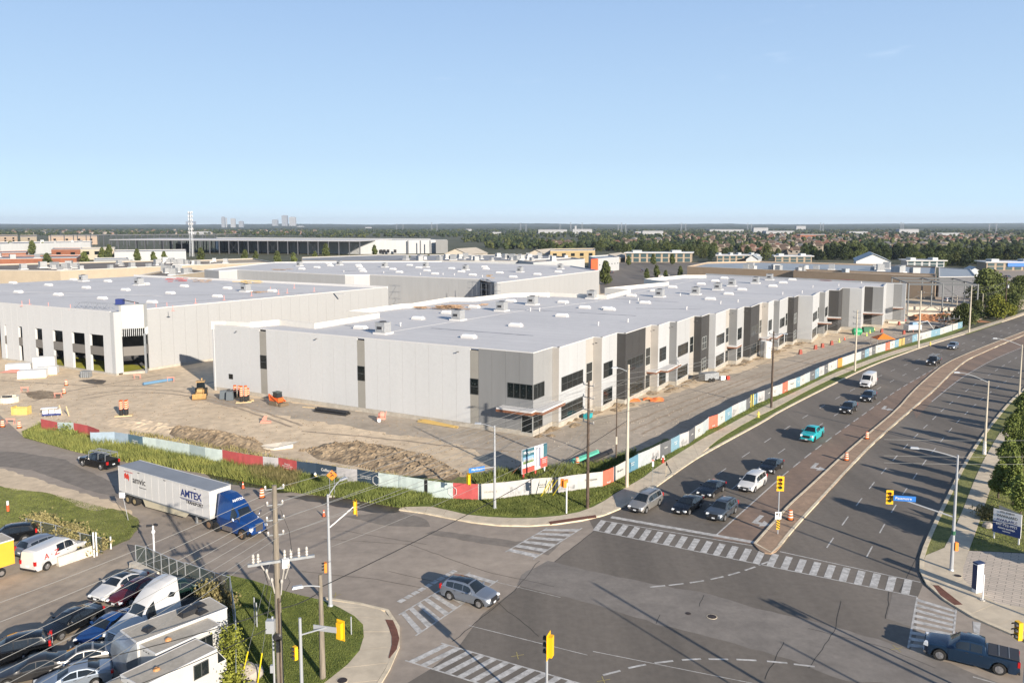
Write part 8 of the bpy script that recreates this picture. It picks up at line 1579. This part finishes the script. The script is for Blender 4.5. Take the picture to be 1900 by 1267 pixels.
blades('lawn_tufts', [(420, 1068), (560, 1108), (657, 1146), (675, 1181), (645, 1232), (600, 1270), (420, 1290)], 36000, .10, .02, m_weed, .12)
blades('lawn_tufts', [(0, 904), (92, 916), (205, 945), (258, 970), (242, 998), (180, 1022), (60, 985), (0, 985)], 26000, .10, .025, m_weed, .05)
blades('lawn_tufts', [(1801, 1018), (1831, 928), (1862, 852), (1960, 800), (1990, 1030)], 20000, .12, .03, m_weed, .09)
# distant woods: the nearest trees one by one, the rest as one mass
def lump(seed, w, h, sub=2, n=4):
    bm = bmesh.new(); r2 = random.Random(seed)
    for i in range(n):
        s = r2.uniform(.5, .8); m4 = Matrix.Translation((r2.uniform(-.28, .28) * w, r2.uniform(-.28, .28) * w, h * (.30 + .36 * i / max(1, n - 1)))) @ Matrix.Diagonal((w * .5 * s, w * .5 * s, h * .42 * s, 1)); bmesh.ops.create_icosphere(bm, subdivisions=sub, radius=1, matrix=m4)
    for v in bm.verts: v.co += Vector((mn.noise(v.co * 4 + Vector((seed, 0, 0))), mn.noise(v.co * 4 + Vector((0, seed, 0))), mn.noise(v.co * 4.4))) * w * .30
    me = bpy.data.meshes.new('tree'); bm.to_mesh(me); bm.free(); return me
LM = []
for i in range(6):
    P, _ = crown_pts(1100, 7.5 + i, 9 + (i % 3) * 1.6, .6, 9 + i, 'round' if i % 3 else 'cone'); V, F = leaves(P, .62); LM.append(np_mesh('tree', V, F, (m_lfm, m_lf3, m_lf, m_lf2, m_lf, m_lfm)[i], 4))
def blocked(u, v):
    if u < 860: return v > (441 if u > 560 else 438)
    if u < 1160: return v > 468 if u > 1000 else v > 463
    if u < 1300: return v > 478
    if u < 1700: return v > 483
    return v > 496
def reg(u, v): return ('left of the telecom tower' if u < 350 else 'beyond the long steel frame' if u < 650 else 'beyond the far white warehouse' if u < 840 else 'between the two gabled halls' if u < 1000 else 'behind the ochre building' if u < 1130 else 'behind the long stone shops' if u < 1290 else 'behind the left end of the brown warehouse' if u < 1420 else 'behind the pale shops' if u < 1560 else 'behind the white gabled shop' if u < 1690 else 'right of the gabled shop' if u < 1800 else 'near the right edge') + (', nearest row' if v > 465 else ', middle rows' if v > 452 else ', farther rows' if v > 444 else ', farthest rows')
HS = []
m_hw = [mat('pinkish house brick', (.27, .18, .14), .9), mat('buff house brick', (.31, .26, .20), .9), mat('cream house wall', (.40, .35, .30), .9)]; m_hr2 = [mat('brown shingle roof', (.12, .085, .065), .9, var=.2, scale=.3), mat('grey shingle roof', (.13, .13, .135), .9, var=.2, scale=.3), mat('reddish shingle roof', (.17, .085, .06), .9, var=.2, scale=.3)]
def house_proto(k):
    t = thing('house', 'x', 'house', (0, 0, 0)); MB().box((0, 0, 3), (11, 9, 6)).build('walls', m_hw[k % 3], t)
    MB().add([(-6.2, -5.2, 5.9), (6.2, -5.2, 5.9), (6.2, 5.2, 5.9), (-6.2, 5.2, 5.9), (-2.6, 0, 9.2), (2.6, 0, 9.2)], [(0, 1, 5, 4), (1, 2, 5), (2, 3, 4, 5), (3, 0, 4)]).build('roof', m_hr2[k // 3 % 3], t)
    MB().add([(-4.6, -6.4, 5.6), (-.4, -6.4, 5.6), (-2.5, -6.4, 8.0), (-2.5, -1, 8.0), (-4.6, -1, 5.6), (-.4, -1, 5.6)], [(0, 1, 2), (0, 2, 3, 4), (1, 5, 3, 2)]).build('gable', m_hw[(k + 1) % 3], t)
    for x in (-2.5, 2.8): MB().box((x, -4.54, 4), (1.8, .1, 1.4)).build('window', m_glass, t)
    return t
HP = [house_proto(k) for k in range(9)]; rh = random.Random(11); placed = []; cnt = 0
def put_house(u, v, rz=None):
    global cnt
    x, y = G(u, v)
    if any((x - a) ** 2 + (y - b) ** 2 < 290 for a, b in placed): return
    placed.append((x, y)); k = rh.randrange(9); lb = ['brown', 'grey', 'reddish'][k // 3 % 3] + ' roofed house ' + reg(u, v); rz = (rz if rz is not None else rh.choice((R(-28), R(62), R(-20), R(-118))))
    if HP[k] is not None and HP[k]['label'] == 'x': HP[k].location = (x, y, 0); HP[k].rotation_euler[2] = rz; HP[k]['label'] = lb; HP[k]['group'] = 'suburban houses'
    else: dup(HP[k], (x, y), rz, lb, rh.uniform(.9, 1.15), 'suburban houses')
    cnt += 1
for row, (v, u0, u1, n) in enumerate(((474, 1408, 1500, 9), (466, 1290, 1520, 17), (461, 1640, 1760, 8), (459, 1300, 1540, 14), (454, 1310, 1560, 14), (450, 1150, 1250, 5), (455, 1540, 1600, 4), (452, 1640, 1880, 14), (448, 1230, 1900, 26), (444, 1220, 1900, 28), (441, 1250, 1900, 24), (458, 1010, 1060, 5), (457, 1140, 1180, 4), (438, 1100, 1900, 26), (434, 20, 560, 24), (431, 20, 620, 26), (429, 0, 600, 18))):
    for i in range(n): put_house(u0 + (u1 - u0) * (i + rh.uniform(.2, .8)) / n, v + rh.uniform(-1.2, 1.2))
for h_ in HP:
    if h_['label'] == 'x':
        for c in list(h_.children): bpy.data.objects.remove(c)
        bpy.data.objects.remove(h_)
T = []
d = 560.
while d < 5200:
    wd = d * .72; step = max(8.5, d * .0080); x = -wd
    while x < wd:
        X, Y = x + rh.uniform(-.6, .6) * step, d + rh.uniform(-.5, .5) * d * .045
        u, v = Px(X, Y, 0)
        if not blocked(u, v) and mn.noise((X * .006, Y * .004, 4.)) > -.22 and all((abs(X - a) > 9 or not (b - 26 < Y < b + 8)) for a, b in placed if abs(a - X) < 10): T.append((Y, X, v))
        x += step * rh.uniform(.7, 1.4)
    d *= 1.042
T.sort(); print('trees', len(T))
lbs = ['dark green', 'mid green', 'deep green', 'olive green', 'bluish green', 'bushy green']
for i, (Y, X, v) in enumerate(T[:270]):
    k = rh.randrange(6); o = bpy.data.objects.new('woodland_tree', LM[k]); COL.objects.link(o); s = rh.uniform(.75, 1.15); o.location = (X, Y, -.5); o.scale = (s, s, s * rh.uniform(.85, 1.2)); o.rotation_euler[2] = rh.uniform(0, 6.3); tag(o, lbs[k] + ' crown, ' + reg(*Px(X, Y, 0)), 'tree', 'nearest trees of the distant belt')
LO = []
for i in range(5):
    me = lump(20 + i, 1., 1., 1, 3); V = np.empty(len(me.vertices) * 3, np.float32); me.vertices.foreach_get('co', V); F = np.array([tuple(p.vertices) for p in me.polygons]); LO.append((V.reshape(-1, 3), F)); bpy.data.meshes.remove(me)
for gi, (m_, nm) in enumerate(((m_lf, 'distant_woods'), (m_lf3, 'distant_dark_woods'), (m_lf2, 'distant_olive_woods'))):
    VV, FF, nn = [], [], 0
    for j, (Y, X, v) in enumerate(T[270:]):
        if (j * 7 + int(X)) % 3 != gi: continue
        V, F = LO[j % 5]; s = rh.uniform(6.5, 11) * (1 + max(0, Y - 1500) / 2600); hz = rh.uniform(6.5, 12); a = rh.uniform(0, 6.3); ca, sa = math.cos(a), math.sin(a)
        VV.append(np.stack([(V[:, 0] * ca - V[:, 1] * sa) * s + X, (V[:, 0] * sa + V[:, 1] * ca) * s + Y, V[:, 2] * hz - .5], 1)); FF.append(F + nn); nn += len(V)
    me = np_mesh(nm, np.concatenate(VV), np.concatenate(FF), m_, 3); o = bpy.data.objects.new(nm, me); COL.objects.link(o); o['kind'] = 'stuff'
# far woods and ridge
def ridge(name, d, h0, h1, seed, m, zoff=0.):
    n = 260; mb = MB()
    for i in range(n + 1):
        x = -d * .85 + 1.7 * d * i / n; k = i / n; h = h0 + (h1 - h0) * smoothstep(.45, 1., k); z = h * (.8 + .35 * mn.noise((x / d * 6, seed, 0)) + .10 * mn.noise((x / d * 60, seed, 1)) + .05 * mn.noise((x / d * 200, seed, 2)))
        mb.v += [(x, d, -.1), (x, d + d * .05, max(2, z)), (x, d + d * .3, max(2, z * .9))]
    mb.f = [(3 * i + j, 3 * i + 3 + j, 3 * i + 4 + j, 3 * i + 1 + j) for i in range(n) for j in range(2)]
    return struct(name, mb, m)
m_hill = mat('wooded hill', (.045, .062, .03), .95, col2=(.025, .038, .02), scale=.01, detail=8)
ridge('wooded_plain', 5200, 13, 15, 2.5, m_hill); ridge('wooded_plain', 6800, 17, 20, 5.5, m_hill); ridge('low_hills', 8600, 26, 34, 8.1, m_hill); ridge('hills', 11500, 58, 74, 1.7, m_hill)
# parked cars in the far lots
src = bpy.data.objects['crossover']; sr2 = bpy.data.objects['minivan']
for i, (u, v, rz) in enumerate(((1192, 504, 1.2), (1228, 515, .2), (1292, 512, .3), (1236, 514, .2), (1135, 507, 1.5), (1850, 520, .5), (1870, 516, .5), (1760, 560, .5))): dup((src, sr2)[i % 2], (*G(u, v), .03), rz, ['white', 'dark'][i % 2 == 0] + ' car parked in the far lot, %s' % ['left of the lamp post', 'beside the low tree', 'by the brown warehouse corner', 'second by the low tree', 'near the dark container', 'right of the grey gable', 'in the far right row', 'under the steel frame'][i], None, 'cars in the far parking lots')
# off-frame poles whose shadows fall across the crossing
def shadow_pole(tu, tv, h, r, m, arm=None):
    x, y = G(tu, tv); L = h / math.tan(R(SUN_EL)); b_ = (x - SHD[0] * L, y - SHD[1] * L); t = thing('utility_pole', 'utility pole standing beyond the lower right corner of the picture', 'utility pole', (*b_, 0), 0, 'poles outside the lower right corner'); MB().bar((0, 0, 0), (0, 0, h), r, r * .7, n=8).build('pole', m, t)
    if arm: MB().box((0, 0, h - .8), (2.2, .12, .12), R(-52)).build('crossarm', m, t)
shadow_pole(1100, 1081, 12.5, .17, m_poled, True); shadow_pole(1100, 1111, 11.5, .1, m_mpole); shadow_pole(1412, 1111, 12, .2, m_pole); shadow_pole(1451, 1192, 10, .13, m_mpole); shadow_pole(1430, 966, 13, .15, m_mpole)
# haze
hz = thing('haze', None, None); bpy.data.objects.remove(hz)
hb = MB().box((0, 8000, 84), (32400, 17600, 172)).build('haze', None); hb['kind'] = 'stuff'
mh = bpy.data.materials.new('haze air'); mh.use_nodes = True; nt = mh.node_tree; nt.nodes.clear(); vo = nt.nodes.new('ShaderNodeOutputMaterial'); pv = nt.nodes.new('ShaderNodeVolumePrincipled'); pv.inputs['Density'].default_value = 4.8e-5; pv.inputs['Color'].default_value = (.70, .83, 1., 1); pv.inputs['Anisotropy'].default_value = .1
nt.links.new(pv.outputs[0], vo.inputs['Volume']); hb.data.materials.append(mh)
print('objects', len(bpy.data.objects))
